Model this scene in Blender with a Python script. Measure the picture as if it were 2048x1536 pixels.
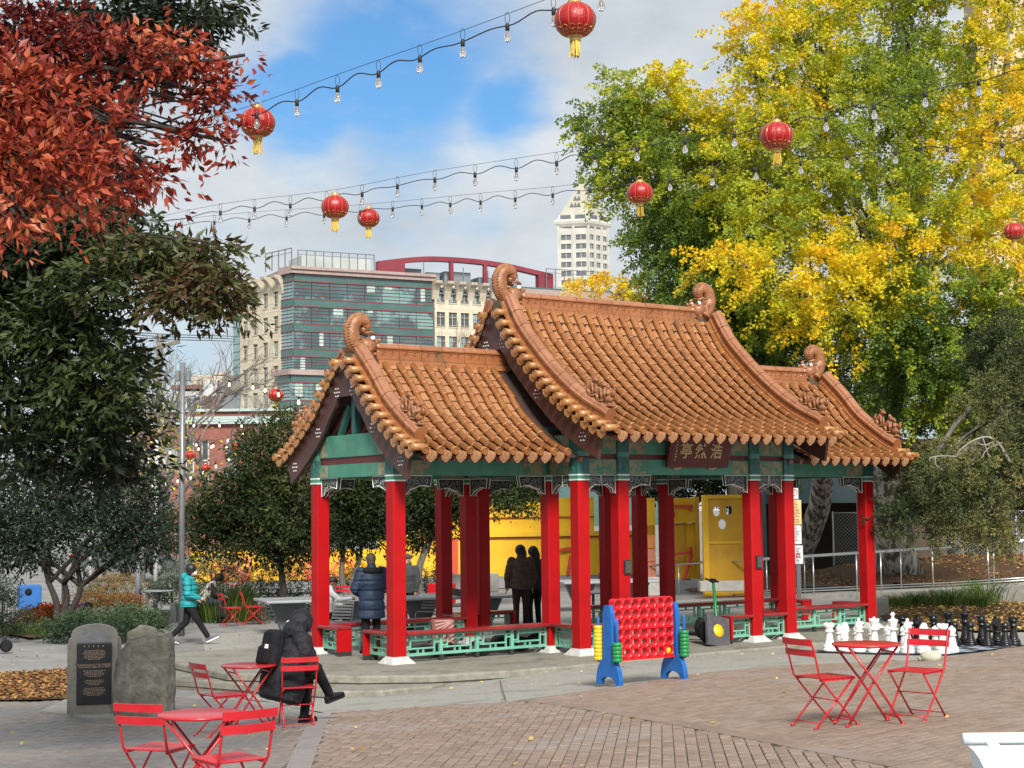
import bpy, math, random
import numpy as np
from mathutils import Vector, Matrix, Euler
R = math.radians
S = bpy.context.scene
for _o in list(bpy.data.objects): bpy.data.objects.remove(_o)
C = S.collection
rnd = random.Random(7); rng = np.random.default_rng(11)
sin, cos, pi = math.sin, math.cos, math.pi

# ---------------------------------------------------------------- camera
EYE = 2.5; F = 3200.0; PITCH = .0786; ROLL = .0117
cd = bpy.data.cameras.new('camera'); cam = bpy.data.objects.new('camera', cd); C.objects.link(cam)
cd.sensor_width = 36; cd.lens = 36*F/2048; cd.clip_end = 6000; cd.clip_start = .1
_r0 = Vector((1, 0, 0)); _u0 = Vector((0, -sin(PITCH), cos(PITCH)))
_rt = _r0*cos(ROLL)-_u0*sin(ROLL); _up = _r0*sin(ROLL)+_u0*cos(ROLL); _bk = _rt.cross(_up)
cam.matrix_world = Matrix.Translation((0, 0, EYE)) @ Matrix((_rt, _up, _bk)).transposed().to_4x4()
S.camera = cam
_fw = -_bk
def pray(px, py):                                   # direction through a picture point, forward distance = y
    d = _fw*F+_rt*(px-1024)-_up*(py-768)
    return d/d.y
def W(px, py, D): return Vector((0, 0, EYE))+pray(px, py)*D
def pxm(D): return F/D

# ---------------------------------------------------------------- world
SUN_EL, SUN_AZ = R(38), R(170)                       # azimuth clockwise from +Y (the view direction)
w = bpy.data.worlds.new('World'); S.world = w; w.use_nodes = True
nt = w.node_tree; N = nt.nodes; L = nt.links; N.clear()
out = N.new('ShaderNodeOutputWorld'); bg = N.new('ShaderNodeBackground'); bg.inputs[1].default_value = .088
sky = N.new('ShaderNodeTexSky'); sky.sky_type = 'NISHITA'; sky.sun_disc = False
sky.sun_elevation = SUN_EL; sky.sun_rotation = SUN_AZ; sky.air_density = 1.3; sky.dust_density = .6; sky.ozone_density = 2.2
tc = N.new('ShaderNodeTexCoord')
def nz(scale, detail, rough, loc=(0, 0, 0), sc=(1, 1, 2.2)):
    mp = N.new('ShaderNodeMapping'); mp.inputs[1].default_value = loc; mp.inputs[3].default_value = sc
    n = N.new('ShaderNodeTexNoise'); n.inputs['Scale'].default_value = scale; n.inputs['Detail'].default_value = detail
    n.inputs['Roughness'].default_value = rough; L.new(tc.outputs['Generated'], mp.inputs[0]); L.new(mp.outputs[0], n.inputs['Vector']); return n
def mth(op, a, b=None, clamp=False):
    m = N.new('ShaderNodeMath'); m.operation = op; m.use_clamp = clamp
    for i, v in enumerate((a, b)):
        if v is None: continue
        if isinstance(v, (int, float)): m.inputs[i].default_value = v
        else: L.new(v, m.inputs[i])
    return m.outputs[0]
def mrange(v, a, b, c=0., d=1.):
    m = N.new('ShaderNodeMapRange'); m.interpolation_type = 'SMOOTHSTEP'; m.inputs[1].default_value = a; m.inputs[2].default_value = b
    m.inputs[3].default_value = c; m.inputs[4].default_value = d; L.new(v, m.inputs[0]); return m.outputs[0]
n1 = nz(6., 7, .55, (3.1, 1.2, .4)); n2 = nz(3.0, 5, .5, (7.7, 2.3, 5.4)); n3 = nz(14., 8, .62, (1., 4., 2.))
d0 = pray(800, 110).normalized(); d1 = pray(600, 215).normalized(); d2 = pray(1000, 225).normalized(); d3 = pray(330, 720).normalized()
def blob(d, a, b):
    vm = N.new('ShaderNodeVectorMath'); vm.operation = 'DISTANCE'; L.new(tc.outputs['Generated'], vm.inputs[0]); vm.inputs[1].default_value = d
    dd = mth('ADD', vm.outputs['Value'], mth('MULTIPLY', mth('SUBTRACT', n1.outputs[0], .5), .11))
    return mrange(dd, a, b, 1., 0.)
op = mth('MAXIMUM', mth('MAXIMUM', blob(d0, .035, .10), blob(d1, .02, .058)), mth('MAXIMUM', blob(d2, .015, .05), mth('MULTIPLY', blob(d3, .0, .05), .35)))
gaps = mrange(n2.outputs[0], .62, .74)               # other openings round the sky
blue = mth('MAXIMUM', op, mth('MULTIPLY', gaps, .8), True)
blue = mth('MULTIPLY', blue, mrange(n3.outputs[0], .25, .5, .75, 1.))
cr = N.new('ShaderNodeValToRGB'); cr.color_ramp.elements[0].position = .3; cr.color_ramp.elements[1].position = .72
cr.color_ramp.elements[0].color = (3.9, 4.4, 5.0, 1); cr.color_ramp.elements[1].color = (6.7, 7.1, 7.3, 1)
mixn = mth('ADD', mth('MULTIPLY', n1.outputs[0], .65), mth('MULTIPLY', n3.outputs[0], .35)); L.new(mixn, cr.inputs[0])
mx = N.new('ShaderNodeMix'); mx.data_type = 'RGBA'; L.new(blue, mx.inputs[0]); L.new(cr.outputs[0], mx.inputs[6])
sk = N.new('ShaderNodeMix'); sk.data_type = 'RGBA'; sk.blend_type = 'MULTIPLY'; sk.inputs[0].default_value = 1; L.new(sky.outputs[0], sk.inputs[6]); sk.inputs[7].default_value = (.50, .82, 1.12, 1)
L.new(sk.outputs[2], mx.inputs[7]); L.new(mx.outputs[2], bg.inputs[0]); L.new(bg.outputs[0], out.inputs[0])
sd = bpy.data.lights.new('sun', 'SUN'); sd.energy = 4.1; sd.angle = R(16); sd.color = (1, .95, .87)
sun = bpy.data.objects.new('sun', sd); C.objects.link(sun)
_sv = Vector((sin(SUN_AZ)*cos(SUN_EL), cos(SUN_AZ)*cos(SUN_EL), sin(SUN_EL)))
sun.rotation_euler = _sv.to_track_quat('Z', 'Y').to_euler()
S.view_settings.view_transform = 'Standard'; S.view_settings.look = 'None'; S.view_settings.exposure = .5; S.view_settings.gamma = 1
S.view_settings.use_curve_mapping = False
S.cycles.max_bounces = 6; S.cycles.transparent_max_bounces = 8

# ---------------------------------------------------------------- materials
MATS = {}
def mat(name, c1, c2=None, scale=4., rough=.6, bump=0., bscale=None, metal=0., spec=.5, rand=0., tint=1., coat=0., emit=None, detail=5, lo=.35, hi=.65, stretch=None, trans=0., alpha=1., c3=None, c3scale=1., c3lo=.55, c3hi=.7, vor=False):
    if name in MATS: return MATS[name]
    m = bpy.data.materials.new(name); m.use_nodes = True; nt = m.node_tree; N = nt.nodes; L = nt.links
    b = N['Principled BSDF']; b.inputs['Roughness'].default_value = rough; b.inputs['Metallic'].default_value = metal
    b.inputs['Specular IOR Level'].default_value = spec
    if coat: b.inputs['Coat Weight'].default_value = coat; b.inputs['Coat Roughness'].default_value = .15
    if alpha < 1: b.inputs['Alpha'].default_value = alpha
    if trans: b.inputs['Transmission Weight'].default_value = trans
    c2 = c2 or tuple(min(1, x*1.25) for x in c1)
    tc = N.new('ShaderNodeTexCoord'); co = tc.outputs['Object']
    if stretch:
        mp = N.new('ShaderNodeMapping'); mp.inputs[3].default_value = stretch; L.new(co, mp.inputs[0]); co = mp.outputs[0]
    n = N.new('ShaderNodeTexNoise'); n.inputs['Scale'].default_value = scale; n.inputs['Detail'].default_value = detail; n.inputs['Roughness'].default_value = .6
    L.new(co, n.inputs['Vector'])
    mr = N.new('ShaderNodeMapRange'); mr.inputs[1].default_value = lo; mr.inputs[2].default_value = hi; L.new(n.outputs[0], mr.inputs[0])
    at = N.new('ShaderNodeAttribute'); at.attribute_name = 'tint'
    oi = N.new('ShaderNodeObjectInfo')
    def mt(op, a, b, cl=False):
        q = N.new('ShaderNodeMath'); q.operation = op; q.use_clamp = cl
        for i, v in enumerate((a, b)):
            if isinstance(v, (int, float)): q.inputs[i].default_value = v
            else: L.new(v, q.inputs[i])
        return q.outputs[0]
    fac = mr.outputs[0]
    if rand or tint != 1.:
        k = rand
        fac = mt('ADD', mt('MULTIPLY', fac, 1-k), mt('MULTIPLY', mt('FRACT', mt('ADD', oi.outputs['Random'], at.outputs['Fac']), 0), k))
    mx = N.new('ShaderNodeMix'); mx.data_type = 'RGBA'; L.new(fac, mx.inputs[0]); mx.inputs[6].default_value = (*c1, 1); mx.inputs[7].default_value = (*c2, 1)
    col = mx.outputs[2]
    if c3:
        n3 = N.new('ShaderNodeTexNoise'); n3.inputs['Scale'].default_value = c3scale; n3.inputs['Detail'].default_value = 6; n3.inputs['Roughness'].default_value = .65
        L.new(tc.outputs['Object'], n3.inputs['Vector'])
        r3 = N.new('ShaderNodeMapRange'); r3.inputs[1].default_value = c3lo; r3.inputs[2].default_value = c3hi; L.new(n3.outputs[0], r3.inputs[0])
        m3 = N.new('ShaderNodeMix'); m3.data_type = 'RGBA'; L.new(r3.outputs[0], m3.inputs[0]); L.new(col, m3.inputs[6]); m3.inputs[7].default_value = (*c3, 1); col = m3.outputs[2]
    L.new(col, b.inputs['Base Color'])
    if emit: b.inputs['Emission Color'].default_value = (*emit[:3], 1); b.inputs['Emission Strength'].default_value = emit[3]
    if bump:
        nb = N.new('ShaderNodeTexVoronoi' if vor else 'ShaderNodeTexNoise'); nb.inputs['Scale'].default_value = bscale or scale*3
        if not vor: nb.inputs['Detail'].default_value = 6
        L.new(co, nb.inputs['Vector'])
        bp = N.new('ShaderNodeBump'); bp.inputs['Strength'].default_value = min(1, bump); bp.inputs['Distance'].default_value = .02*max(1, bump)
        L.new(nb.outputs[0], bp.inputs['Height']); L.new(bp.outputs[0], b.inputs['Normal'])
    MATS[name] = m; return m

def leafmat(name, ramp, trans=.35, rough=.55, spec=.3):
    m = bpy.data.materials.new(name); m.use_nodes = True; nt = m.node_tree; N = nt.nodes; L = nt.links
    b = N['Principled BSDF']; b.inputs['Roughness'].default_value = rough; b.inputs['Specular IOR Level'].default_value = spec
    at = N.new('ShaderNodeAttribute'); at.attribute_name = 'tint'
    cr = N.new('ShaderNodeValToRGB'); e = cr.color_ramp.elements
    e[0].position = ramp[0][0]; e[0].color = (*ramp[0][1], 1); e[1].position = ramp[-1][0]; e[1].color = (*ramp[-1][1], 1)
    for p, c in ramp[1:-1]: q = e.new(p); q.color = (*c, 1)
    oi = N.new('ShaderNodeObjectInfo'); ad = N.new('ShaderNodeMath'); ad.operation = 'ADD'; ad.use_clamp = True
    L.new(at.outputs['Fac'], ad.inputs[0]); ad.inputs[1].default_value = 0; L.new(ad.outputs[0], cr.inputs[0])
    L.new(cr.outputs[0], b.inputs['Base Color'])
    t = N.new('ShaderNodeBsdfTranslucent'); L.new(cr.outputs[0], t.inputs[0]); mx = N.new('ShaderNodeMixShader'); mx.inputs[0].default_value = trans
    L.new(b.outputs[0], mx.inputs[1]); L.new(t.outputs[0], mx.inputs[2]); L.new(mx.outputs[0], N['Material Output'].inputs[0])
    MATS[name] = m; return m

# ---------------------------------------------------------------- object helpers
def thing(name, label, cat, loc=(0, 0, 0), rz=0., group=None, rot=None):
    o = bpy.data.objects.new(name, None); C.objects.link(o); o.empty_display_size = .2
    o.location = loc; o.rotation_euler = rot or (0, 0, rz); o['label'] = label; o['category'] = cat
    if group: o['group'] = group
    return o
def tag(o, label=None, cat=None, group=None, kind=None):
    if label: o['label'] = label
    if cat: o['category'] = cat
    if group: o['group'] = group
    if kind: o['kind'] = kind
    return o
def link(name, me, parent=None, loc=None, rot=None):
    o = bpy.data.objects.new(name, me); C.objects.link(o); o.parent = parent
    if loc is not None: o.location = loc
    if rot is not None: o.rotation_euler = rot
    return o
KIDS = {}
def dup(root, loc, rz=None, label=None, group=None):
    def cp(o, par):
        c = o.copy(); C.objects.link(c); c.parent = par
        for ch in [k for k in list(o.children)]: cp(ch, c)
        return c
    c = cp(root, None); c.location = loc
    if rz is not None: c.rotation_euler = (0, 0, rz)
    if label: c['label'] = label
    if group: c['group'] = group
    return c

class MB:
    def __init__(s): s.v = []; s.f = []; s.m = []; s.sm = []; s.t = []
    def add(s, vs, fs, mi=0, sm=False, t=0.):
        b = len(s.v); s.v += [tuple(p) for p in vs]
        for f in fs: s.f.append(tuple(b+i for i in f)); s.m.append(mi); s.sm.append(sm); s.t.append(t)
    def box(s, a, b, mi=0, t=0., M=None):
        x0, y0, z0 = a; x1, y1, z1 = b
        vs = [Vector(p) for p in ((x0,y0,z0),(x1,y0,z0),(x1,y1,z0),(x0,y1,z0),(x0,y0,z1),(x1,y0,z1),(x1,y1,z1),(x0,y1,z1))]
        if M: vs = [M @ p for p in vs]
        s.add(vs, ((3,2,1,0),(4,5,6,7),(0,1,5,4),(1,2,6,5),(2,3,7,6),(3,0,4,7)), mi, False, t); return s
    def cbox(s, c, d, mi=0, t=0., M=None):
        return s.box([c[i]-d[i]/2 for i in range(3)], [c[i]+d[i]/2 for i in range(3)], mi, t, M)
    def bbox(s, a, b, bv=.01, mi=0, t=0., M=None):            # box with chamfered vertical and top edges
        x0, y0, z0 = a; x1, y1, z1 = b
        o = [(x0+bv,y0),(x1-bv,y0),(x1,y0+bv),(x1,y1-bv),(x1-bv,y1),(x0+bv,y1),(x0,y1-bv),(x0,y0+bv)]
        cx, cy = (x0+x1)/2, (y0+y1)/2
        def ring(z, k): return [Vector((x-(bv*k if x > cx else -bv*k), y-(bv*k if y > cy else -bv*k), z)) for x, y in o]
        rings = [ring(z0, .9), ring(z0+bv, 0), ring(z1-bv, 0), ring(z1, .9)]
        if M: rings = [[M @ p for p in r] for r in rings]
        s.loft(rings, mi, True, t=t); return s
    def bar(s, p0, p1, w, h=None, mi=0, up=(0, 0, 1), t=0.):
        p0 = Vector(p0); p1 = Vector(p1); h = h or w; d = (p1-p0); 
        if d.length < 1e-6: return s
        d.normalize(); u = Vector(up)
        if abs(d.dot(u)) > .98: u = Vector((1, 0, 0))
        x = d.cross(u).normalized(); z = x.cross(d)
        q = [(-1,-1),(1,-1),(1,1),(-1,1)]
        vs = [p+x*a*w/2+z*b*h/2 for p in (p0, p1) for a, b in q]
        s.add(vs, ((3,2,1,0),(4,5,6,7),(0,1,5,4),(1,2,6,5),(2,3,7,6),(3,0,4,7)), mi, False, t); return s
    def loft(s, rings, mi=0, cap=True, closed=True, sm=False, t=0.):
        n = len(rings[0]); vs = [p for r in rings for p in r]; fs = []
        for i in range(len(rings)-1):
            for j in range(n if closed else n-1):
                k = (j+1) % n; fs.append((i*n+j, i*n+k, (i+1)*n+k, (i+1)*n+j))
        if cap: fs.append(tuple(range(n-1, -1, -1))); fs.append(tuple(range((len(rings)-1)*n, len(rings)*n)))
        s.add(vs, fs, mi, sm, t); return s
    def tube(s, path, r, n=8, mi=0, cap=True, sm=True, t=0.):
        path = [Vector(p) for p in path]; rs = r if hasattr(r, '__len__') else [r]*len(path)
        rings = []; x = None
        for i, p in enumerate(path):
            d = (path[min(i+1, len(path)-1)]-path[max(i-1, 0)])
            if d.length < 1e-9: d = Vector((0, 0, 1))
            d.normalize()
            if x is None:
                u = Vector((0, 0, 1)) if abs(d.z) < .9 else Vector((1, 0, 0)); x = d.cross(u).normalized()
            else:
                x = x-d*x.dot(d)
                x = x.normalized() if x.length > 1e-6 else d.orthogonal().normalized()
            y = d.cross(x)
            rings.append([p+(x*cos(2*pi*k/n)+y*sin(2*pi*k/n))*rs[i] for k in range(n)])
        s.loft(rings, mi, cap, sm=sm, t=t); return s
    def lathe(s, prof, n=16, o=(0, 0, 0), mi=0, M=None, sm=True, cap=True, t=0.):
        rings = [[Vector((max(r, 1e-4)*cos(2*pi*k/n), max(r, 1e-4)*sin(2*pi*k/n), z)) for k in range(n)] for r, z in prof]
        o = Vector(o); rings = [[(M @ p if M else p)+o for p in q] for q in rings]
        s.loft(rings, mi, cap, sm=sm, t=t); return s
    def ball(s, c, r, n=10, mi=0, sc=(1, 1, 1), M=None, t=0.):
        k = max(4, n//2); c = Vector(c); rings = []
        for i in range(k+1):
            a = -pi/2+pi*i/k; q = []
            for j in range(n):
                p = Vector((cos(a)*cos(2*pi*j/n)*sc[0], cos(a)*sin(2*pi*j/n)*sc[1], sin(a)*sc[2]))*r
                if i in (0, k): p = Vector((cos(2*pi*j/n)*1e-3*r, sin(2*pi*j/n)*1e-3*r, sin(a)*sc[2]*r))
                q.append((M @ p if M else p)+c)
            rings.append(q)
        s.loft(rings, mi, True, sm=True, t=t); return s
    def ext(s, poly, y0, y1, mi=0, M=None, t=0., sm=False):      # polygon in x,z pushed from y0 to y1
        n = len(poly); vs = [Vector((x, y0, z)) for x, z in poly]+[Vector((x, y1, z)) for x, z in poly]
        if M: vs = [M @ p for p in vs]
        b = len(s.v); s.add(vs, [(j, (j+1) % n, n+(j+1) % n, n+j) for j in range(n)], mi, sm, t)
        s.f += [tuple(b+i for i in range(n-1, -1, -1)), tuple(b+n+i for i in range(n))]; s.m += [mi, mi]; s.sm += [False, False]; s.t += [t, t]
        return s
    def quad(s, a, b, c, d, mi=0, t=0.): s.add((a, b, c, d), ((0, 1, 2, 3),), mi, False, t); return s
    def mesh(s, name, mats):
        me = bpy.data.meshes.new(name); me.from_pydata(s.v, [], s.f)
        for m in (mats if isinstance(mats, (list, tuple)) else [mats]): me.materials.append(m)
        me.polygons.foreach_set('material_index', s.m); me.polygons.foreach_set('use_smooth', s.sm)
        if any(s.t): a = me.attributes.new('tint', 'FLOAT', 'FACE'); a.data.foreach_set('value', s.t)
        import bmesh
        bm = bmesh.new(); bm.from_mesh(me); bmesh.ops.recalc_face_normals(bm, faces=bm.faces); bm.to_mesh(me); bm.free()
        me.update(); return me
    def build(s, name, mats, parent=None, loc=None, rot=None): return link(name, s.mesh(name, mats), parent, loc, rot)

def quads_mesh(name, V, material, tint=None, smooth=False):      # V: (n,4,3)
    n = len(V); me = bpy.data.meshes.new(name); me.vertices.add(4*n); me.vertices.foreach_set('co', V.reshape(-1).astype(np.float32))
    me.loops.add(4*n); me.loops.foreach_set('vertex_index', np.arange(4*n, dtype=np.int32))
    me.polygons.add(n); me.polygons.foreach_set('loop_start', np.arange(0, 4*n, 4, dtype=np.int32))
    try: me.polygons.foreach_set('loop_total', np.full(n, 4, dtype=np.int32))
    except Exception: pass
    me.update(calc_edges=True)
    if tint is not None: a = me.attributes.new('tint', 'FLOAT', 'FACE'); a.data.foreach_set('value', np.clip(tint, 0, 1).astype(np.float32))
    me.materials.append(material); return me

def fold_leaves(P, A, size, wid, g, nk=.5, depth=.16):          # two half blades along a sunken midrib, tip bent down
    n = len(P); A = A/np.maximum(np.linalg.norm(A, axis=1, keepdims=True), 1e-9); s = g.uniform(.65, 1.25, (n, 1))*size
    nr = g.normal(size=(n, 3))*(1-nk*.6)+np.array([0, -.4, 1])*nk; B = np.cross(A, nr); B /= np.maximum(np.linalg.norm(B, axis=1, keepdims=True), 1e-9); N_ = np.cross(B, A)
    bend = g.uniform(-.05, .30, (n, 1)); m = P+A*s*.42-N_*s*depth*wid; tip = P+A*s-N_*s*bend; w_ = wid*g.uniform(.8, 1.15, (n, 1))
    l = P+A*s*.40+B*s*w_*.5-N_*s*bend*.15; r = P+A*s*.40-B*s*w_*.5-N_*s*bend*.15
    V = np.empty((2*n, 4, 3)); V[0::2] = np.stack([P, m, tip, l], 1); V[1::2] = np.stack([P, r, tip, m], 1); return V

def bez(pts, n):                                    # Catmull-Rom through points
    P = [Vector(p) for p in pts]; P = [P[0]*2-P[1]]+P+[P[-1]*2-P[-2]]; o = []
    m = len(P)-3
    for i in range(m):
        for k in range(n):
            t = k/n; a, b, c, d = P[i:i+4]
            o.append(.5*((2*b)+(c-a)*t+(2*a-5*b+4*c-d)*t*t+(3*b-3*c+d-a)*t**3))
    return o+[P[-2]]
# ---------------------------------------------------------------- terrain height
_cp = np.array([(3.2,14.4,.57),(-2.4,11.3,.38),(-2.5,24,-.25),(1.66,19.7,.30),(0,0,1.0),(7,8,.9),(-6,8,.3),(7.5,29,-.01),(4,27,-.03),(1.2,26.3,-.03),(9,32,.0),(12,30,.05),(-2,28,-.22),(5,33,-.08),(-6.9,34,-.19),(-5.2,22,-.17),(-10,30,-.2),(-6,38.5,-.2),(-15,20,-.1),(0,45,-.2),(10,45,0),(-20,60,-.3),(0,70,-.25),(20,60,0),(30,30,.3),(-30,30,-.2),(20,5,1.2),(-20,5,.3)])
def _tk(d2): return np.where(d2 > 1e-9, .5*d2*np.log(np.maximum(d2, 1e-9)), 0)
_n = len(_cp); _d2 = ((_cp[:, None, :2]-_cp[None, :, :2])**2).sum(-1)
_A = np.zeros((_n+3, _n+3)); _A[:_n, :_n] = _tk(_d2)+np.eye(_n)*2.; _A[:_n, _n] = 1; _A[:_n, _n+1:] = _cp[:, :2]; _A[_n:, :_n] = _A[:_n, _n:].T
_w = np.linalg.solve(_A, np.concatenate([_cp[:, 2], [0, 0, 0]]))
def zfa(x, y):
    x = np.asarray(x, float); y = np.asarray(y, float)
    xx = np.clip(x, -26, 26); yy = np.clip(y, -2, 62)
    d2 = (xx[..., None]-_cp[:, 0])**2+(yy[..., None]-_cp[:, 1])**2
    z = _tk(d2) @ _w[:_n]+_w[_n]+_w[_n+1]*xx+_w[_n+2]*yy
    t = np.clip((np.hypot(x, y-20)-38)/20, 0, 1); t = t*t*(3-2*t)
    return z*(1-t)+(-.25)*t
def zf(x, y): return float(zfa(x, y))
def G(px, py, dz=0.):                                # picture point -> point on the ground
    d = pray(px, py); lo, hi = 4., None; t = 4.
    while t < 400:
        p = d*t
        if EYE+p.z < zf(p.x, p.y)+dz: hi = t; break
        lo = t; t *= 1.01
    if hi is None: hi = 400
    for _ in range(30):
        m = (lo+hi)/2; p = d*m
        if EYE+p.z < zf(p.x, p.y)+dz: hi = m
        else: lo = m
    p = d*hi; return Vector((p.x, p.y, EYE+p.z))
def on(x, y): return Vector((x, y, zf(x, y)))

import bmesh
def sheet(name, poly, material, dz=0., step=.8, parent=None, zfun=None, skirt=0., kind='structure'):
    bm = bmesh.new(); vs = [bm.verts.new((p[0], p[1], 0)) for p in poly]; bm.faces.new(vs)
    xs = [p[0] for p in poly]; ys = [p[1] for p in poly]
    for ax, a, b in ((0, min(xs), max(xs)), (1, min(ys), max(ys))):
        k = math.floor(a/step)+1
        while k*step < b:
            co = Vector((0, 0, 0)); co[ax] = k*step; no = Vector((0, 0, 0)); no[ax] = 1
            bmesh.ops.bisect_plane(bm, geom=bm.verts[:]+bm.edges[:]+bm.faces[:], plane_co=co, plane_no=no); k += 1
    for v in bm.verts: v.co.z = (zfun(v.co.x, v.co.y) if zfun else zf(v.co.x, v.co.y))+dz
    bmesh.ops.recalc_face_normals(bm, faces=bm.faces)
    for f in bm.faces:
        if f.normal.z < 0: f.normal_flip()
    if skirt:
        be = [e for e in bm.edges if e.is_boundary]
        r = bmesh.ops.extrude_edge_only(bm, edges=be)
        for v in r['geom']:
            if isinstance(v, bmesh.types.BMVert): v.co.z -= skirt
    for f in bm.faces: f.smooth = not skirt
    me = bpy.data.meshes.new(name); bm.to_mesh(me); bm.free(); me.materials.append(material)
    o = link(name, me, parent)
    if kind and not parent: o['kind'] = kind
    return o
def inside(x, y, poly):
    c = False; n = len(poly); j = n-1
    for i in range(n):
        xi, yi = poly[i][:2]; xj, yj = poly[j][:2]
        if (yi > y) != (yj > y) and x < (xj-xi)*(y-yi)/(yj-yi)+xi: c = not c
        j = i
    return c

m_asph = mat('pavement_grey', (.20,.195,.19), (.27,.262,.25), 1.2, .85, .35, 60, c3=(.15,.145,.14), c3scale=.7, c3lo=.5, c3hi=.72, spec=.3)
m_conc = mat('concrete_aggregate', (.25,.243,.215), (.36,.35,.31), 22, .8, .5, 90, c3=(.19,.19,.17), c3scale=1.1, c3lo=.52, c3hi=.72, spec=.3)
m_slab = mat('slab_concrete', (.20,.192,.16), (.28,.27,.225), 9, .75, .5, 70, c3=(.13,.125,.10), c3scale=1.6, c3lo=.5, c3hi=.7, spec=.4)
m_mort = mat('paving_joint', (.09,.08,.07), (.14,.125,.11), 8, .95, spec=.1)
m_brick = mat('paving_brick', (.185,.130,.098), (.30,.222,.174), 14, .62, .35, 60, rand=.6, c3=(.27,.24,.225), c3scale=.55, c3lo=.5, c3hi=.68, spec=.4)
m_brickL = mat('paving_brick_wet', (.17,.14,.12), (.29,.24,.205), 14, .42, .35, 60, rand=.6, c3=(.15,.15,.15), c3scale=.5, c3lo=.47, c3hi=.65, spec=.5)
m_curb = mat('kerb_concrete', (.30,.29,.26), (.40,.39,.36), 5, .85, .3, 50, c3=(.2,.2,.17), c3scale=2, spec=.3)

# ground to the horizon
_g = [-900,-400,-200,-120,-80]+[i*2 for i in range(-30, 31)]+[80,120,200,400,900]
_gx = np.array(_g, float); _gy = np.array([-300,-100,-40]+[i*2 for i in range(-6, 41)]+[90,110,140,200,300,500,900,1500], float)
gx, gy = np.meshgrid(_gx, _gy); gz = zfa(gx, gy)-.03
_v = np.stack([gx, gy, gz], -1).reshape(-1, 3); nx = len(_gx); ny = len(_gy)
me = bpy.data.meshes.new('ground'); me.from_pydata(_v.tolist(), [], [(j*nx+i, j*nx+i+1, (j+1)*nx+i+1, (j+1)*nx+i) for j in range(ny-1) for i in range(nx-1)])
me.materials.append(m_asph); me.polygons.foreach_set('use_smooth', [True]*len(me.polygons)); tag(link('ground', me), kind='structure')

# brick plaza: three fields laid at different angles
_e = lambda *l: [tuple(G(*p))[:2] for p in l]
P_edge = _e((655,1424),(820,1414),(1000,1404),(1215,1375),(1400,1346),(1560,1331),(1720,1324),(1840,1320),(1925,1310),(2048,1290))
seamA, seamB, seamC = _e((1040,1402),(1400,1466),(1690,1516))
bandT, bandTL = _e((664,1425),(628,1427)); bandB, bandBL = _e((622,1536),(572,1536))
def ext_(a, b, k): return (a[0]+(b[0]-a[0])*k, a[1]+(b[1]-a[1])*k)
bandB2, bandBL2 = ext_(bandT, bandB, 1.8), ext_(bandTL, bandBL, 1.8)
seamD = ext_(seamA, seamC, 1.9)
PR = [seamA]+P_edge[3:]+[(14,25),(14,9),seamD]
PM = [bandT]+P_edge[1:3]+[seamA, seamD, (7.2,6.5), bandB2]
P_L = [bandTL]+[ext_(bandTL, bandBL, .3), ext_(bandTL, bandBL, .7), bandBL2]+[(-7,6.6),(-9,12)]+_e((-40,1404),(60,1403),(130,1400),(345,1392),(480,1402))
paving = sheet('brick_paving', [bandTL]+P_edge+[(14,25),(14,7),(7.2,6.5),bandB2,(-7,6.6),(-9,12)]+_e((-40,1404),(60,1403),(130,1400),(345,1392),(480,1402)), m_mort, -.012, .7)
def lay(poly, ang, ox, L=.2, B=.1, gap=.004):
    o = []; c, s_ = cos(ang), sin(ang)
    pu = [(p[0]*c+p[1]*s_, -p[0]*s_+p[1]*c) for p in poly]
    u0, u1 = min(p[0] for p in pu), max(p[0] for p in pu); v0, v1 = min(p[1] for p in pu), max(p[1] for p in pu)
    j = 0; v = v0
    while v < v1:
        u = u0-(L*((j*.5+ox) % 1)); w_ = B+rnd.uniform(-.002, .002)
        while u < u1:
            cu, cv = u+L/2, v+w_/2
            x, y = cu*c-cv*s_, cu*s_+cv*c
            if inside(x, y, poly): o.append((x, y, ang+rnd.uniform(-.012, .012), L-gap-rnd.uniform(0, .004), w_-gap-rnd.uniform(0, .003), rnd.uniform(-.004, .003), rnd.random()))
            u += L
        v += B; j += 1
    return o
bricks = [(b, 0) for b in lay(PM, R(90-5.2), 0)]+[(b, 0) for b in lay(PR, R(90-42), .3)]+[(b, 1) for b in lay(P_L, R(-45), .1)]
def brick_geo(L, B):
    h = .03; c = .004
    return [(-L/2,-B/2,-h),(L/2,-B/2,-h),(L/2,B/2,-h),(-L/2,B/2,-h),(-L/2,-B/2,-c),(L/2,-B/2,-c),(L/2,B/2,-c),(-L/2,B/2,-c),(-L/2+c,-B/2+c,0),(L/2-c,-B/2+c,0),(L/2-c,B/2-c,0),(-L/2+c,B/2-c,0)], [(8,9,10,11),(4,5,9,8),(5,6,10,9),(6,7,11,10),(7,4,8,11),(0,1,5,4),(1,2,6,5),(2,3,7,6),(3,0,4,7)]
def inview(x, y, z, m=8):
    v = Vector((x, y, z-EYE)); d = v.dot(_fw); px = 1024+F*v.dot(_rt)/d; py = 768-F*v.dot(_up)/d
    return d > 0 and m < px < 2048-m and m < py < 1536-m
def tilt(x, y):
    e = .1; n = Vector((-(zf(x+e, y)-zf(x-e, y))/(2*e), -(zf(x, y+e)-zf(x, y-e))/(2*e), 1)).normalized(); return n
near = sorted((b for b in bricks if inview(b[0][0], b[0][1], zf(b[0][0], b[0][1]))), key=lambda b: math.hypot(b[0][0], b[0][1]))[:300]
nearset = set(id(b) for b in near)
bv = []
for k in range(4):
    q = MB(); q.add(*brick_geo(.192-.003*(k % 2), .092-.002*(k//2))); bv.append([q.mesh('brick', m_brick), None]); bv[-1][1] = bv[-1][0].copy(); bv[-1][1].materials[0] = m_brickL
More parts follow.
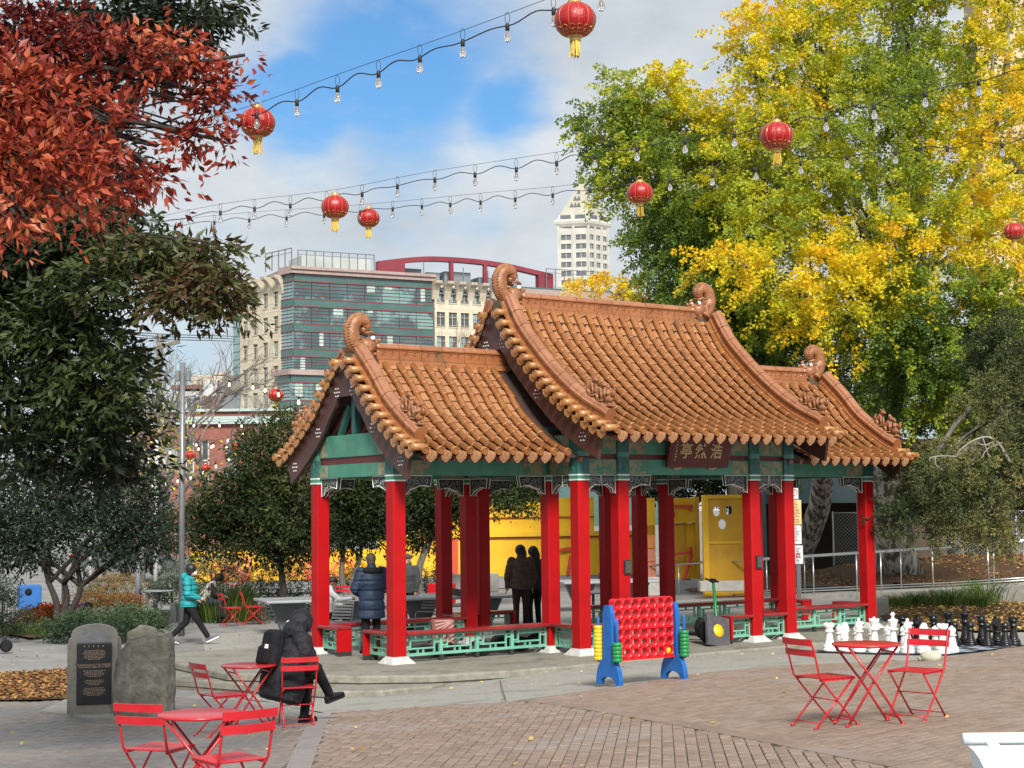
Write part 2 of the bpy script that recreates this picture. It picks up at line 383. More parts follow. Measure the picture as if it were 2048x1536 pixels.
for b, k in near:
    x, y, a, L_, B_, dz, t = b; n = tilt(x, y)
    o = link('brick', bv[rnd.randrange(4)][k], paving, (x, y, zf(x, y)+dz)); o.rotation_euler = (Vector((0, 0, 1)).rotation_difference(n) @ Euler((0, 0, a)).to_quaternion()).to_euler()
V = []; Fc = []; Mi = []; T = []
far = [b for b in bricks if id(b) not in nearset]
fx = np.array([b[0][0] for b in far]); fy = np.array([b[0][1] for b in far]); fz = zfa(fx, fy); gxx = (zfa(fx+.1, fy)-zfa(fx-.1, fy))/.2; gyy = (zfa(fx, fy+.1)-zfa(fx, fy-.1))/.2
for i, (b, k) in enumerate(far):
    x, y, a, L_, B_, dz, t = b; vs, fs = brick_geo(L_, B_); c, s_ = cos(a), sin(a); o = len(V)
    for px, py, pz in vs:
        X, Y = px*c-py*s_, px*s_+py*c; V.append((x+X, y+Y, fz[i]+gxx[i]*X+gyy[i]*Y+pz+dz))
    for f in fs: Fc.append(tuple(o+q for q in f)); Mi.append(k); T.append(t)
me = bpy.data.meshes.new('bricks'); me.from_pydata(V, [], Fc); me.materials.append(m_brick); me.materials.append(m_brickL); me.polygons.foreach_set('material_index', Mi)
at_ = me.attributes.new('tint', 'FLOAT', 'FACE'); at_.data.foreach_set('value', T); tag(link('bricks', me, paving), kind='stuff')
# long pavers of the dividing band and the soldier course on the seam
def strip(a, b, w0, w1, n, name, m, par):
    for i in range(n):
        q = MB(); p = [ext_(a, b, (i+.01)/n), ext_(a, b, (i+.99)/n)]; p2 = [ext_(w0, w1, (i+.99)/n), ext_(w0, w1, (i+.01)/n)]; pp = p+p2
        top = [(x, y, zf(x, y)+.004) for x, y in pp]; bot = [(x, y, z-.04) for x, y, z in top]
        q.add(bot+top, ((4,5,6,7),(0,1,5,4),(1,2,6,5),(2,3,7,6),(3,0,4,7))); q.build(name, m, par)
m_band = mat('band_paver', (.22,.19,.18), (.32,.28,.265), 10, .6, .3, 70, rand=.5, c3=(.2,.19,.19), c3scale=.8)
strip(bandT, bandB2, bandTL, bandBL2, 12, 'band_paver', m_band, paving)
_nn = Vector((seamC[0]-seamA[0], seamC[1]-seamA[1])).normalized(); _nn = Vector((-_nn.y, _nn.x))*.2
strip(seamA, seamD, (seamA[0]+_nn.x, seamA[1]+_nn.y), (seamD[0]+_nn.x, seamD[1]+_nn.y), 42, 'edge_brick', m_brick, paving)
# ---------------------------------------------------------------- pavilion
YAW, TX, TY = .6199, 1.916, 31.031
eX, aX, bX, Dw, Dc, HC = 5.684, 2.488, 1.593, 1.299, 2.168, 2.999
PM4 = Matrix.Translation((TX, TY, 0)) @ Matrix.Rotation(YAW, 4, 'Z'); PMI = PM4.inverted()
def PL(px, py, z=0.): d = pray(px, py); return PMI @ (Vector((0, 0, EYE))+d*((z-EYE)/d.z))
def PW(x, y, z=0.): return PM4 @ Vector((x, y, z))
m_red = mat('red_paint', (.35,.003,.005), (.43,.005,.007), 1.5, .42, .12, 40, spec=.22, c3=(.30,.012,.012), c3scale=3, c3lo=.58, c3hi=.8)
m_redw = mat('red_paint_worn', (.35,.004,.006), (.42,.006,.008), 2, .45, .2, 40, spec=.22, c3=(.55,.42,.38), c3scale=14, c3lo=.71, c3hi=.73)
m_rail = mat('bench_red', (.22,.012,.014), (.32,.022,.024), 3, .25, .1, 30, c3=(.15,.03,.03), c3scale=4)
m_teal = mat('teal_paint', (.045,.21,.145), (.075,.27,.19), 2.5, .5, .15, 30, c3=(.09,.16,.115), c3scale=2.3, c3lo=.55, c3hi=.75)
m_tealD = mat('teal_dark', (.02,.095,.085), (.035,.14,.12), 5, .5, c3=(.03,.07,.10), c3scale=9)
m_mott = mat('faded_pattern', (.24,.20,.11), (.34,.29,.18), 9, .6, c3=(.06,.22,.15), c3scale=7, c3lo=.5, c3hi=.56)
m_strip = mat('dark_red_strip', (.10,.016,.014), (.14,.02,.018), 4, .5)
m_latt = mat('lattice_green', (.13,.38,.27), (.18,.46,.33), 3, .5, .1, 30)
m_brown = mat('barge_brown', (.065,.026,.02), (.09,.036,.028), 2.2, .45, .1, 30, c3=(.05,.022,.02), c3scale=3)
m_deck = mat('roof_underside', (.04,.02,.016), (.06,.03,.022), 4, .8)
m_raft = mat('rafter_pink', (.27,.065,.055), (.36,.10,.08), 6, .6)
m_white = mat('white_paint', (.70,.72,.68), (.80,.80,.77), 5, .5)
m_brk = mat('bracket_dark', (.018,.024,.022), (.03,.035,.03), 8, .5)
m_scroll = mat('bracket_scroll', (.30,.34,.32), (.42,.45,.42), 8, .5)
m_bud = mat('bracket_bud', (.25,.10,.06), (.33,.16,.1), 8, .5)
m_stone = mat('column_stone', (.45,.45,.43), (.58,.58,.56), 6, .75, .3, 40, c3=(.3,.3,.29), c3scale=4)
m_tile = mat('roof_tile', (.26,.094,.028), (.39,.165,.054), 6, .26, .15, 40, rand=.55, c3=(.17,.085,.045), c3scale=2.2, c3lo=.53, c3hi=.78, spec=.5, coat=.12)
m_pan = mat('roof_pan_tile', (.32,.142,.062), (.45,.232,.118), 6, .3, .15, 40, rand=.6, c3=(.18,.095,.055), c3scale=2.2, c3lo=.53, c3hi=.78, spec=.5, coat=.12)
m_ridge = mat('ridge_tile', (.25,.085,.03), (.36,.138,.052), 7, .3, .2, 40, rand=.4, c3=(.115,.075,.035), c3scale=3.5, c3lo=.57, c3hi=.7, spec=.5, coat=.15)
m_cap = mat('ridge_cap_tile', (.25,.098,.046), (.38,.17,.09), 7, .27, .15, 40, rand=.4, c3=(.22,.11,.06), c3scale=4, c3lo=.6, c3hi=.7, coat=.15)
m_gtile = mat('gable_tile', (.33,.145,.05), (.45,.22,.085), 7, .3, .15, 40, rand=.4, coat=.12)
m_fig = mat('roof_figure', (.22,.08,.032), (.38,.17,.075), 9, .4, .5, 30, c3=(.14,.08,.04), c3scale=8, c3lo=.55, c3hi=.7)
m_moss = mat('moss_mortar', (.06,.055,.03), (.11,.09,.05), 12, .95, .4, 50)
m_sign = mat('sign_board', (.10,.014,.012), (.125,.018,.015), 4, .45)
m_gold = mat('gold_paint', (.50,.36,.16), (.62,.47,.25), 14, .4)

# concrete apron and platform
apron = sheet('concrete_apron', P_edge[:6]+P_edge[6:]+[(16,30),(15,40),(-2,42),(-7,36)]+_e((430,1386),(560,1404)), m_conc, -.014, .8)
for a_, b_ in (((1000,1359),(1012,1402)),):
    pa, pb = G(*a_), G(*b_); q = MB(); q.bar(pa+Vector((0,0,-.008)), pb+Vector((0,0,-.008)), .010, .004); q.build('joint', m_mort, apron)
top_px = [(455,1346),(719,1352),(864,1350),(1017,1341),(1134,1332)]
pts = [PL(x, y, 0) for x, y in top_px]
slab_poly = [(-8.3,3.2)]+[(p.x, p.y) for p in pts]+[(-1.5,-3.3),(3.2,-3.2),(6.6,-2.2),(6.8,2.4),(2.9,3.4),(-2.9,3.4),(-6.6,3.2)]
def flat(name, poly, z0, z1, m, bev=.03):
    q = MB(); n = len(poly); cx = sum(p[0] for p in poly)/n; cy = sum(p[1] for p in poly)/n
    def ins(k): return [Vector((p[0]+(cx-p[0])*k/max(.1, math.hypot(p[0]-cx, p[1]-cy)), p[1]+(cy-p[1])*k/max(.1, math.hypot(p[0]-cx, p[1]-cy)), 0)) for p in poly]
    rings = [[Vector((p.x, p.y, z)) for p in ins(k)] for z, k in ((z0, .05), (z1-.115, .05), (z1-.11, 0), (z1-bev, 0), (z1-bev*.3, bev*.4), (z1, bev))]
    q.loft(rings, 0, True); return q.build(name, m)
def pw(poly): return [tuple(PW(x, y))[:2] for x, y in poly]
tag(flat('pavilion_platform', pw(slab_poly), -.6, 0, m_slab), kind='structure')
s2 = [(398,1360),(560,1372),(684,1382),(770,1380),(864,1371)]
p2 = [PL(x, y, -.13) for x, y in s2]
tag(flat('platform_step', pw([(-9.6,1.5)]+[(p.x, p.y) for p in p2]+[(-4.5,-2.4),(-7,2.5)]), -.6, -.13, m_slab), kind='structure')

pav = thing('pavilion', 'red columned open pavilion with glazed orange tile roofs in three gabled sections', 'pavilion', (TX, TY, 0), YAW)

# columns
q = MB(); q.bbox((-.125,-.125,.06), (.125,.125,HC), .018); me_col = q.mesh('column', m_red)
q = MB(); q.bbox((-.125,-.125,.06), (.125,.125,HC), .018); me_colw = q.mesh('column', m_redw)
q = MB()
for r, z in ((0, 0),): 
    rg = [[Vector((sx*w_, sy*w_, z)) for sx, sy in ((-1,-1),(1,-1),(1,1),(-1,1))] for w_, z in ((.235,-.02),(.225,.01),(.17,.07),(.135,.115))]
    q.loft(rg)
me_base = q.mesh('column_base', m_stone)
q = MB(); w_ = .127
for z0, z1, mi, g in ((HC,HC+.025,1,.004),(HC+.025,HC+.085,2,.001),(HC+.085,HC+.11,1,.004),(HC+.11,HC+.42,0,0),(HC+.42,HC+.5,2,.003),(HC+.5,HC+.95,0,0)):
    q.box((-w_-g,-w_-g,z0), (w_+g,w_+g,z1), mi)
for sx, sy in ((0,-1),(-1,0),(1,0),(0,1)):
    for z in (HC+.2, HC+.33):                       # painted rosettes
        M = Matrix.Translation((sx*(w_+.003), sy*(w_+.003), z)) @ Matrix.Rotation(math.atan2(sx, -sy), 4, 'Z')
        for k in range(6): q.bar(M @ Vector((0,0,0)), M @ Vector((.06*cos(k*pi/3+.5),0,.06*sin(k*pi/3+.5))), .008, .004, 2)
me_capi = q.mesh('capital', [m_tealD, m_white, m_teal])
cols = {}
for sx in (-1, 1):
    for sy in (-1, 1):
        for nm, x, y in (('e', eX, Dw), ('aw', aX, Dw), ('ac', aX, Dc), ('b', bX, Dc)):
            c = link('column', me_colw if (nm, sx, sy) in (('e',-1,-1),('b',1,-1),('ac',1,-1)) else me_col, pav, (sx*x, sy*y, 0)); cols[nm, sx, sy] = c
            link('column_base', me_base, c); link('capital', me_capi, c)
q = MB(); q.bbox((-.07,-.02,-.125), (.07,.02,.125), .008); q.box((-.055,-.026,-.1), (.055,-.02,.1), 1)
me_box = q.mesh('junction_box', [mat('box_dark', (.02,.02,.02), (.035,.035,.035), 6, .5), mat('box_face', (.05,.05,.05), (.08,.08,.08), 20, .4)])
for sx in (-1, 1): tag(link('junction_box', me_box, cols['b', sx, -1], (.03, -.147, 1.48)))

# beams
def beam(p0, p1, z0, z1, m=m_teal, th=.17, ends=.42, name='beam', strips=True):
    v0 = Vector((*p0, 0)); v1 = Vector((*p1, 0)); d = (v1-v0); Lb = d.length; d.normalize(); v0 = v0+d*.128; v1 = v1-d*.128; Lb -= .256; zc = (z0+z1)/2; h = z1-z0
    q = MB(); q.bar(v0+Vector((0,0,zc)), v1+Vector((0,0,zc)), th, h, 0)
    if ends:
        e = min(ends, Lb*.5-.02)
        for s_, vv in ((1, v0), (-1, v1)): q.bar(vv+d*s_*.012+Vector((0,0,zc)), vv+d*s_*e+Vector((0,0,zc)), th+.006, h-.03, 1)
    o = q.build(name, [m, m_mott], pav)
    return o
for sy in (-1, 1):
    for x0, x1 in ((-aX,-bX),(-bX,bX),(bX,aX)):
        beam((x0, sy*Dc), (x1, sy*Dc), 3.10, 3.37); beam((x0, sy*Dc), (x1, sy*Dc), 3.372, 3.458, m_strip, .13, 0, 'beam_strip'); beam((x0, sy*Dc), (x1, sy*Dc), 3.46, 3.80)
    for sx in (-1, 1):
        beam((sx*aX, sy*Dw), (sx*eX, sy*Dw), 3.10, 3.36, ends=.5); beam((sx*aX, sy*Dw), (sx*eX, sy*Dw), 3.365, 3.6, m_tealD, .12, 0)
        beam((sx*aX, sy*Dw), (sx*aX, sy*Dc), 3.10, 3.37, ends=.3); beam((sx*aX, sy*Dw), (sx*aX, sy*Dc), 3.46, 3.8, ends=.3)
for sx in (-1, 1):
    beam((sx*eX, -Dw), (sx*eX, Dw), 3.10, 3.33, ends=.3); beam((sx*eX, -Dw), (sx*eX, Dw), 3.334, 3.452, m_strip, .12, 0, 'beam_strip'); beam((sx*eX, -Dw), (sx*eX, Dw), 3.455, 3.84, ends=.3)
    beam((sx*aX, -Dw), (sx*aX, Dw), 3.10, 3.5, m_tealD)
    q = MB(); q.bar((sx*eX,0,3.84), (sx*eX,0,4.9), .12, .12); q.bar((sx*eX,-.55,3.84), (sx*eX,-.2,4.35), .09, .09); q.bar((sx*eX,.55,3.84), (sx*eX,.2,4.35), .09, .09); q.build('king_post', m_tealD, pav)

# carved corner brackets
def spiral(cx, cz, r0, turns, ph, sgn=1, n=14): return [(cx+(r0*(1-.8*k/n))*cos(ph+sgn*turns*2*pi*k/n), 0, cz+(r0*(1-.8*k/n))*sin(ph+sgn*turns*2*pi*k/n)) for k in range(n+1)]
def bracket_mesh(kx):
    P = [(0,0),(.57,0),(.535,-.19),(.44,-.165),(.32,-.17),(.22,-.21),(.13,-.235),(.09,-.29),(.03,-.31),(0,-.325)]
    P = [(x*kx, z) for x, z in P]
    q = MB(); q.ext(P, -.035, .035, 0)
    for y in (-.037, .037):
        q.tube([(x, y, z) for x, z in P]+[(0, y, 0)], .0095, 4, 1, sm=False)
        for cx, cz, r, t, ph, s_ in ((.12,-.09,.06,1.3,0,1),(.1,-.2,.045,1.2,2,-1),(.26,-.1,.062,1.3,1.5,1),(.38,-.08,.05,1.2,3,-1),(.47,-.1,.045,1.2,.5,1),(.19,-.16,.03,1,4,1),(.33,-.14,.025,1,0,-1)):
            if cx*kx > .5*kx: continue
            q.tube([((x if kx > .9 else cx*kx+(x-cx)*.8), y*1.02, z) for x, _, z in spiral(cx, cz, r, t, ph, s_)], .0055, 3, 2, sm=False)
        for cx, cz in ((.06,-.26),(.15,-.2)): q.ball((cx*kx, y, cz), .024, 6, 3, (1,.4,1))
    return q.mesh('bracket', [m_brk, m_white, m_scroll, m_bud])
me_bk = bracket_mesh(1.); me_bks = bracket_mesh(.55)
def brackets(p0, p1, short=False):
    v0 = Vector((*p0, 3.095)); v1 = Vector((*p1, 3.095)); d = (v1-v0).normalized()
    for v, dd in ((v0, d), (v1, -d)): link('bracket', me_bks if short else me_bk, pav, v+dd*.126, (0, 0, math.atan2(dd.y, dd.x)))
for sy in (-1, 1):
    brackets((-aX, sy*Dc), (-bX, sy*Dc), True); brackets((-bX, sy*Dc), (bX, sy*Dc)); brackets((bX, sy*Dc), (aX, sy*Dc), True)
    for sx in (-1, 1): brackets((sx*aX, sy*Dw), (sx*eX, sy*Dw)); brackets((sx*aX, sy*Dw), (sx*aX, sy*Dc), True)
for sx in (-1, 1): brackets((sx*eX, -Dw), (sx*eX, Dw)); brackets((sx*aX, -Dw), (sx*aX, Dw))

# bench rails with fretwork
def bench(p0, p1, end0=False, end1=False):
    v0 = Vector((*p0, 0)); v1 = Vector((*p1, 0)); d = (v1-v0).normalized(); M = Matrix.Translation(v0) @ Matrix.Rotation(math.atan2(d.y, d.x), 4, 'Z'); Lb = (v1-v0).length
    i0 = 0 if end0 else .127; i1 = Lb if end1 else Lb-.127
    q = MB(); q.bbox((i0,-.15,.455), (i1,.15,.51), .012, 0, 0, M); t = q.build('bench_top', m_rail, pav)
    for f, x in ((end0, i0), (end1, i1-.055)):
        if f: q = MB(); q.box((x,-.14,.08), (x+.055,.14,.454), 0, 0, M); q.box((x+.004,-.135,-.0), (x+.05,.135,.079), 1, 0, M); q.build('bench_end', [m_red, m_brk], pav)
    q = MB(); a = i0+(.056 if end0 else 0); b = i1-(.056 if end1 else 0); n = max(1, round((b-a)/.78)); wd = (b-a)/n; z0, z1 = .10, .452
    def vb(x, za, zb, t_=.026): q.box((x-t_/2,-.018,za), (x+t_/2,.018,zb), 0, 0, M)
    def hb(xa, xb, z, t_=.026): q.box((xa,-.017,z-t_/2), (xb,.017,z+t_/2), 0, 0, M)
    q.box((a,-.025,z0), (b,.025,z0+.045), 0, 0, M); q.box((a,-.022,z1-.03), (b,.022,z1), 0, 0, M)
    for k in range(n):
        x0 = a+k*wd; x1 = x0+wd; g = min(.13, wd*.2)
        q.box((x0,-.024,z0+.045), (x0+.032,.024,z1-.03), 0, 0, M); q.box((x1-.032,-.024,z0+.045), (x1,.024,z1-.03), 0, 0, M)
        xa, xb = x0+g, x1-g; zl, zh = z0+.10, z1-.085; xm = (xa+xb)/2
        vb(xa, z0+.045, zh); vb(xb, zl, z1-.03); hb(xa, xb+(x1-xb)*.6, zl+.02); hb(xa-(xa-x0)*.75, xb, zh)
        vb(xm, zh, z1-.03); vb(xm-.02, z0+.045, zl); hb(x0+.032, xa, (zl+zh)/2+.03); hb(xb, x1-.032, (zl+zh)/2-.03); vb(xm+wd*.12, z0+.045, zl, .022)
    q.build('lattice', m_latt, pav)
    for k in range(n+1): q = MB(); x = a+.03+(b-a-.06)*k/n; q.box((x-.035,-.03,0), (x+.035,.03,.099), 0, 0, M); q.build('rail_foot', m_brk, pav)
for sy in (-1, 1):
    for sx in (-1, 1):
        bench((sx*aX, sy*Dw), (sx*eX, sy*Dw)); bench((sx*aX, sy*Dw), (sx*aX, sy*Dc)); bench((sx*aX, sy*Dc), (sx*bX, sy*Dc))
        bench((sx*bX, sy*Dc), (sx*.88, sy*Dc), False, True)
        bench((sx*eX, sy*Dw), (sx*eX, sy*.42), False, True)

# ---- roofs
PR_W = [(0,5.27),(.1,5.15),(.6,4.70),(1.06,4.23),(1.75,3.75),(2.1,3.58),(2.4,3.47)]
PR_C = [(0,6.45),(.1,6.32),(.5,5.73),(1.0,5.24),(1.5,4.82),(2.0,4.46),(2.5,4.17),(3.0,3.95),(3.4,3.80)]
class Prof:
    def __init__(s, P):
        s.p = bez([(y, 0, z) for y, z in P[1:]], 12); s.s = [0]
        for i in range(1, len(s.p)): s.s.append(s.s[-1]+(s.p[i]-s.p[i-1]).length)
        s.L = s.s[-1]
    def at(s, l):
        l = max(-.3, min(s.L+.3, l)); i = max(1, min(len(s.s)-1, next((k for k in range(len(s.s)) if s.s[k] >= l), len(s.s)-1)))
        a, b = s.p[i-1], s.p[i]; t = (l-s.s[i-1])/(s.s[i]-s.s[i-1]); p = a+(b-a)*t; d = (b-a).normalized(); return p.x, p.z, d.x, d.z
PW_, PC_ = Prof(PR_W), Prof(PR_C)
def frame(x, l, pr, side, lift=0.):                  # local x across, y down the slope, z off the slope
    y, z, dy, dz = pr.at(l); d = Vector((0, side*dy, dz)); n = Vector((0, -side*dz, dy)); X = d.cross(n)
    M = Matrix((X, d, n)).transposed().to_4x4(); M.translation = Vector((x, side*y, z))+n*lift; return M
RB = .06
def barrel_geo(Lt, disc=False):
    q = MB(); rings = []
    for y, r in ((0, RB*.93), (Lt*.9, RB), (Lt*.91, RB*1.07), (Lt, RB*1.07)): rings.append([Vector((r*cos(pi*k/8), y, r*sin(pi*k/8)*1.05-.012)) for k in range(9)])
    q.loft(rings, 0, True, closed=False, sm=True)
    if disc:
        M = Matrix.Translation((0, Lt, .0)) @ Matrix.Rotation(-pi/2, 4, 'X')
        q.lathe([(.001,.03),(.03,.03),(.034,.022),(.047,.022),(.05,.034),(.062,.034),(.065,.0),(.065,-.02)], 14, (0,0,0), 0, M, sm=False)
    return q
def pan_geo(Lt, drip=False):
    q = MB(); wd = .24; rings = []
    for y, dz in ((-.06, -.046), (Lt, -.006), (Lt, -.046)): rings.append([Vector((wd*(k/4-.5), y, dz+.018*abs(k/2-1)**2)) for k in range(5)])
    q.loft(rings, 0, False, closed=False)
    if drip:
        P = [(-.105,.015),(-.06,-.005),(0,-.012),(.06,-.005),(.105,.015),(.106,-.05),(.09,-.1),(.05,-.14),(0,-.175),(-.05,-.14),(-.09,-.1),(-.106,-.05)]
        q.ext(P, Lt+.004, Lt+.024); q.ext([(x*.72, z*.72-.012) for x, z in P], Lt+.024, Lt+.03)
    return q
LB, LP = .276, .205
me_b = [barrel_geo(LB).mesh('barrel_tile', m_tile), barrel_geo(LB, True).mesh('eave_barrel_tile', m_tile)]
m_drip = mat('drip_tile', (.28,.12,.055), (.50,.27,.14), 22, .4, .5, 30, rand=.4, c3=(.15,.09,.05), c3scale=9, c3lo=.55, c3hi=.7)
me_p = [pan_geo(LP).mesh('pan_tile', m_pan), pan_geo(LP, True).mesh('drip_tile', m_drip)]
roofs = []; bar_c = []; pan_c = []
def collect(roof, pr, x0, x1, side, sp=.287):
    n = max(1, round((x1-x0)/sp)); sp = (x1-x0)/n
    for j in range(n+1):
        x = x0+j*sp; m = round(pr.L/LB)
        for i in range(m):
            l = pr.L-(i+1)*LB+.03
            if l < -.1: continue
            jx = rnd.uniform(-.006, .006)
            bar_c.append((roof, frame(x+jx, l, pr, side, .034) @ Matrix.Rotation(rnd.uniform(-.012, .012), 4, 'Z'), i == 0, side))
        if j == n: continue
        xm = x+sp/2; m = round(pr.L/LP)
        for i in range(m+1):
            l = pr.L-(i+1)*LP+.01
            if l < -.12: continue
            pan_c.append((roof, frame(xm+rnd.uniform(-.004, .004), l, pr, side, -.012), i == 0, side))
def deck(name, pr, x0, x1):
    q = MB(); pts = [pr.at((pr.L-.11)*k/14) for k in range(15)]
    prof = [(-y, z) for y, z, _, _ in reversed(pts)]+[(y, z) for y, z, _, _ in pts]
    up = [(y, z-.075) for y, z in prof]; dn = [(y, z-.12) for y, z in reversed(prof)]
    poly = up+dn; n = len(up)
    rings = [[Vector((x, y, z)) for y, z in poly] for x in (x0, x1)]
    for i in range(n-1):                             # the shell as a strip of convex pieces
        a = i; b = i+1; c_ = 2*n-2-i; d_ = 2*n-1-i
        q.add([rings[0][a], rings[0][b], rings[0][c_], rings[0][d_], rings[1][a], rings[1][b], rings[1][c_], rings[1][d_]], ((0,1,2,3),(7,6,5,4),(0,4,5,1),(2,6,7,3),(1,5,6,2),(3,7,4,0)))
    o = q.build(name, m_deck, pav)
    r = MB(); k = x0+.15                             # rafters
    while k < x1-.1:
        for sd in (-1, 1):
            for i in range(8):
                le = pr.L-.07; la, lb = le*(.35+.65*i/8), le*(.35+.65*(i+1)/8); ya, za, _, _ = pr.at(la); yb, zb, _, _ = pr.at(lb)
                r.bar((k, sd*ya, za-.14), (k, sd*yb, zb-.14), .07, .08)
        k += .287
    tag(r.build('rafters', m_raft, o), kind='stuff'); return o
GC, GW = 2.72, 5.88
main = deck('main_roof', PC_, -GC, GC); left = deck('side_roof', PW_, -GW, -2.35); right = deck('side_roof', PW_, 2.35, GW)
for sd in (-1, 1):
    collect(main, PC_, -GC+.06, GC-.06, sd); collect(left, PW_, -GW+.06, -2.95, sd); collect(right, PW_, 2.95, GW-.06, sd)
cw = Vector((0, 0, EYE))
def place(cands, meshes, base, stuffname, matl, geo):
    key = lambda c: (PM4 @ c[1].translation-cw).length+(100 if c[3] > 0 else 0)
    order = sorted(range(len(cands)), key=lambda i: (not cands[i][2] or cands[i][3] > 0, key(cands[i])))
    # eave pieces are a kind of their own; of the plain ones the 300 nearest are single objects
    plain = [i for i in order if not cands[i][2]]; eave = [i for i in order if cands[i][2] and cands[i][3] < 0]
    solo = set(plain[:300]) | set(eave)
    rest = {}
    for i, (rf, M, ev, sd) in enumerate(cands):
        if i in solo: o = link(meshes[1 if ev else 0].name.split('.')[0], meshes[1 if ev else 0], rf); o.matrix_basis = M
        else: rest.setdefault(rf.name, (rf, []))[1].append((M, ev))
    gs = [geo(False), geo(True)]
    for rf, lst in rest.values():
        q = MB()
        for M, ev in lst: g = gs[ev]; b = len(q.v); q.v += [tuple(M @ Vector(v)) for v in g.v]; q.f += [tuple(b+i for i in f) for f in g.f]; q.m += g.m; q.sm += g.sm; q.t += [rnd.random()+.001]*len(g.f)
        tag(q.build(stuffname, matl, rf), kind='stuff')
place(bar_c, me_b, 'barrel', 'barrel_tiles', m_tile, lambda e: barrel_geo(LB, e))
place(pan_c, me_p, 'pan', 'pan_tiles', m_pan, lambda e: pan_geo(LP, e))

# gable edge tiles, barge boards, studs, ridges
def gtile_geo():
    q = MB(); M = Matrix.Rotation(-pi/2, 4, 'X')      # axis along +y (outwards)
    q.loft([[Vector((0.06*cos(2*pi*k/12), y, .06*sin(2*pi*k/12))) for k in range(12)] for y in (0, .3)], 0, True, sm=True)
    q.lathe([(.001,.012),(.04,.012),(.045,.004),(.06,.004),(.06,.014),(.068,.014),(.068,-.03)], 14, (0,.3,0), 0, M, sm=False); return q
def gdrip_geo():
    q = MB(); P = [(-.10,.02),(0,-.01),(.10,.02),(.105,-.04),(.08,-.085),(.04,-.11),(0,-.135),(-.04,-.11),(-.08,-.085),(-.105,-.04)]
    q.ext(P, .25, .28); q.add([(-.1,0,.02),(.1,0,.02),(.1,.26,.02),(.0,.26,-.01),(-.1,.26,.02),(0,0,-.01)], ((0,4,3,5),(5,3,2,1))); return q
me_gt = gtile_geo().mesh('gable_tile', m_gtile); me_gd = gdrip_geo().mesh('gable_drip_tile', m_gtile)
def barge(roof, pr, gx, sx, sides=(-1, 1)):
    x = sx*gx
    for sd in sides:
        # board
        n = 22; o = []; i_ = []
        for k in range(n+1):
            l = -.05+(pr.L-.27)*k/n; y, z, dy, dz = pr.at(l); o.append((sd*max(0, y-.1 if k == 0 else y), z-.10)); t = k/n
            dep = .50
            i_.append((y+dz*0-dep*.45*1.0*(-dz)-(.0), z-.10-dep*max(.62, dy)))
        inner = [(sd*max(0., y), z) for y, z in i_]
        # rounded arch at the apex
        zr = next((z for yy, z in inner if abs(yy) > .26), inner[-1][1])
        inner = [(yy, zr+.16*(1-(yy/.3)**2)**.5*1. if abs(yy) < .3 else z) for yy, z in inner]
        inner = [(yy, min(z, zr+.10)) for yy, z in inner]
        q = MB()
        for k in range(n):
            a, b, c_, d_ = o[k], o[k+1], inner[k+1], inner[k]
            if (Vector(a)-Vector(d_)).length < .01: continue
            vs = [Vector((x+sx*(-.03), p[0], p[1])) for p in (a, b, c_, d_)]+[Vector((x+sx*.03, p[0], p[1])) for p in (a, b, c_, d_)]
            f = [(0,1,2,3),(7,6,5,4),(0,4,5,1),(2,6,7,3)]
            if k == n-1: f.append((1,5,6,2))
            if k == 0: f.append((3,7,4,0))
            q.add(vs, f)
        # cloud-cut foot
        bo = q.build('barge_board', m_brown, roof)
        s_ = MB()
        for fr in ((.12,) if False else (.14, .47, .82)):
            y, z, dy, dz = pr.at(pr.L*fr); cy, cz = y-.2*(-dz), z-.1-.2*dy-.06
            for k in range(7):
                r = 0 if k == 6 else .075; s_.ball((x+sx*.034, sd*(cy+r*cos(k*pi/3)), cz+r*sin(k*pi/3)), .017, 6)
        tag(s_.build('studs', m_stone, bo), kind='stuff')
        # edge tiles
        st = .245; m = int(pr.L/st)
        for k in range(m+1):
            l = pr.L-.03-k*st
            if l < .05: continue
            for me, dl, z_ in ((me_gt, 0, .045), (me_gd, -st/2, -.045)):
                y, z, dy, dz = pr.at(l+dl); ob = link(me.name.split('.')[0], me, roof, (x-sx*.13, sd*y, z+z_), (rnd.uniform(-.05, .02), math.atan2(-dz, dy)*.0, (pi/2 if sx < 0 else -pi/2)))
        # sloping ridge in short pieces
        l0, l1 = .02, pr.L-.32; n = round((l1-l0)/.4); st = (l1-l0)/n
        for k in range(n):
            q = MB(); rings = []; last = k == n-1
            sec = [(-.12,-.02),(-.12,.05),(-.095,.06),(-.095,.15),(-.125,.165),(-.125,.20),(-.10,.215),(-.085,.26),(-.045,.285),(0,.292),(.045,.285),(.085,.26),(.10,.215),(.125,.20),(.125,.165),(.095,.15),(.095,.06),(.12,.05),(.12,-.02)]
            for j in range(4):
                l = l0+st*k+(st-.012)*j/3; M = frame(x-sx*.15, l, pr, sd, .03); kk = 1. if not last or j < 3 else .9
                rings.append([M @ Vector((u, 0, v*kk)) for u, v in sec])
            q.loft(rings, 0, True)
            for f in range(len(q.f)): 
                if f < 3*19 and 5 <= f % 19 <= 12: q.m[f] = 1
            q.build('ridge_tile', [m_ridge, m_cap], roof)
for rf, pr, gx, sx in ((main, PC_, GC, -1), (main, PC_, GC, 1), (left, PW_, GW, -1), (right, PW_, GW, 1)): barge(rf, pr, gx, sx)

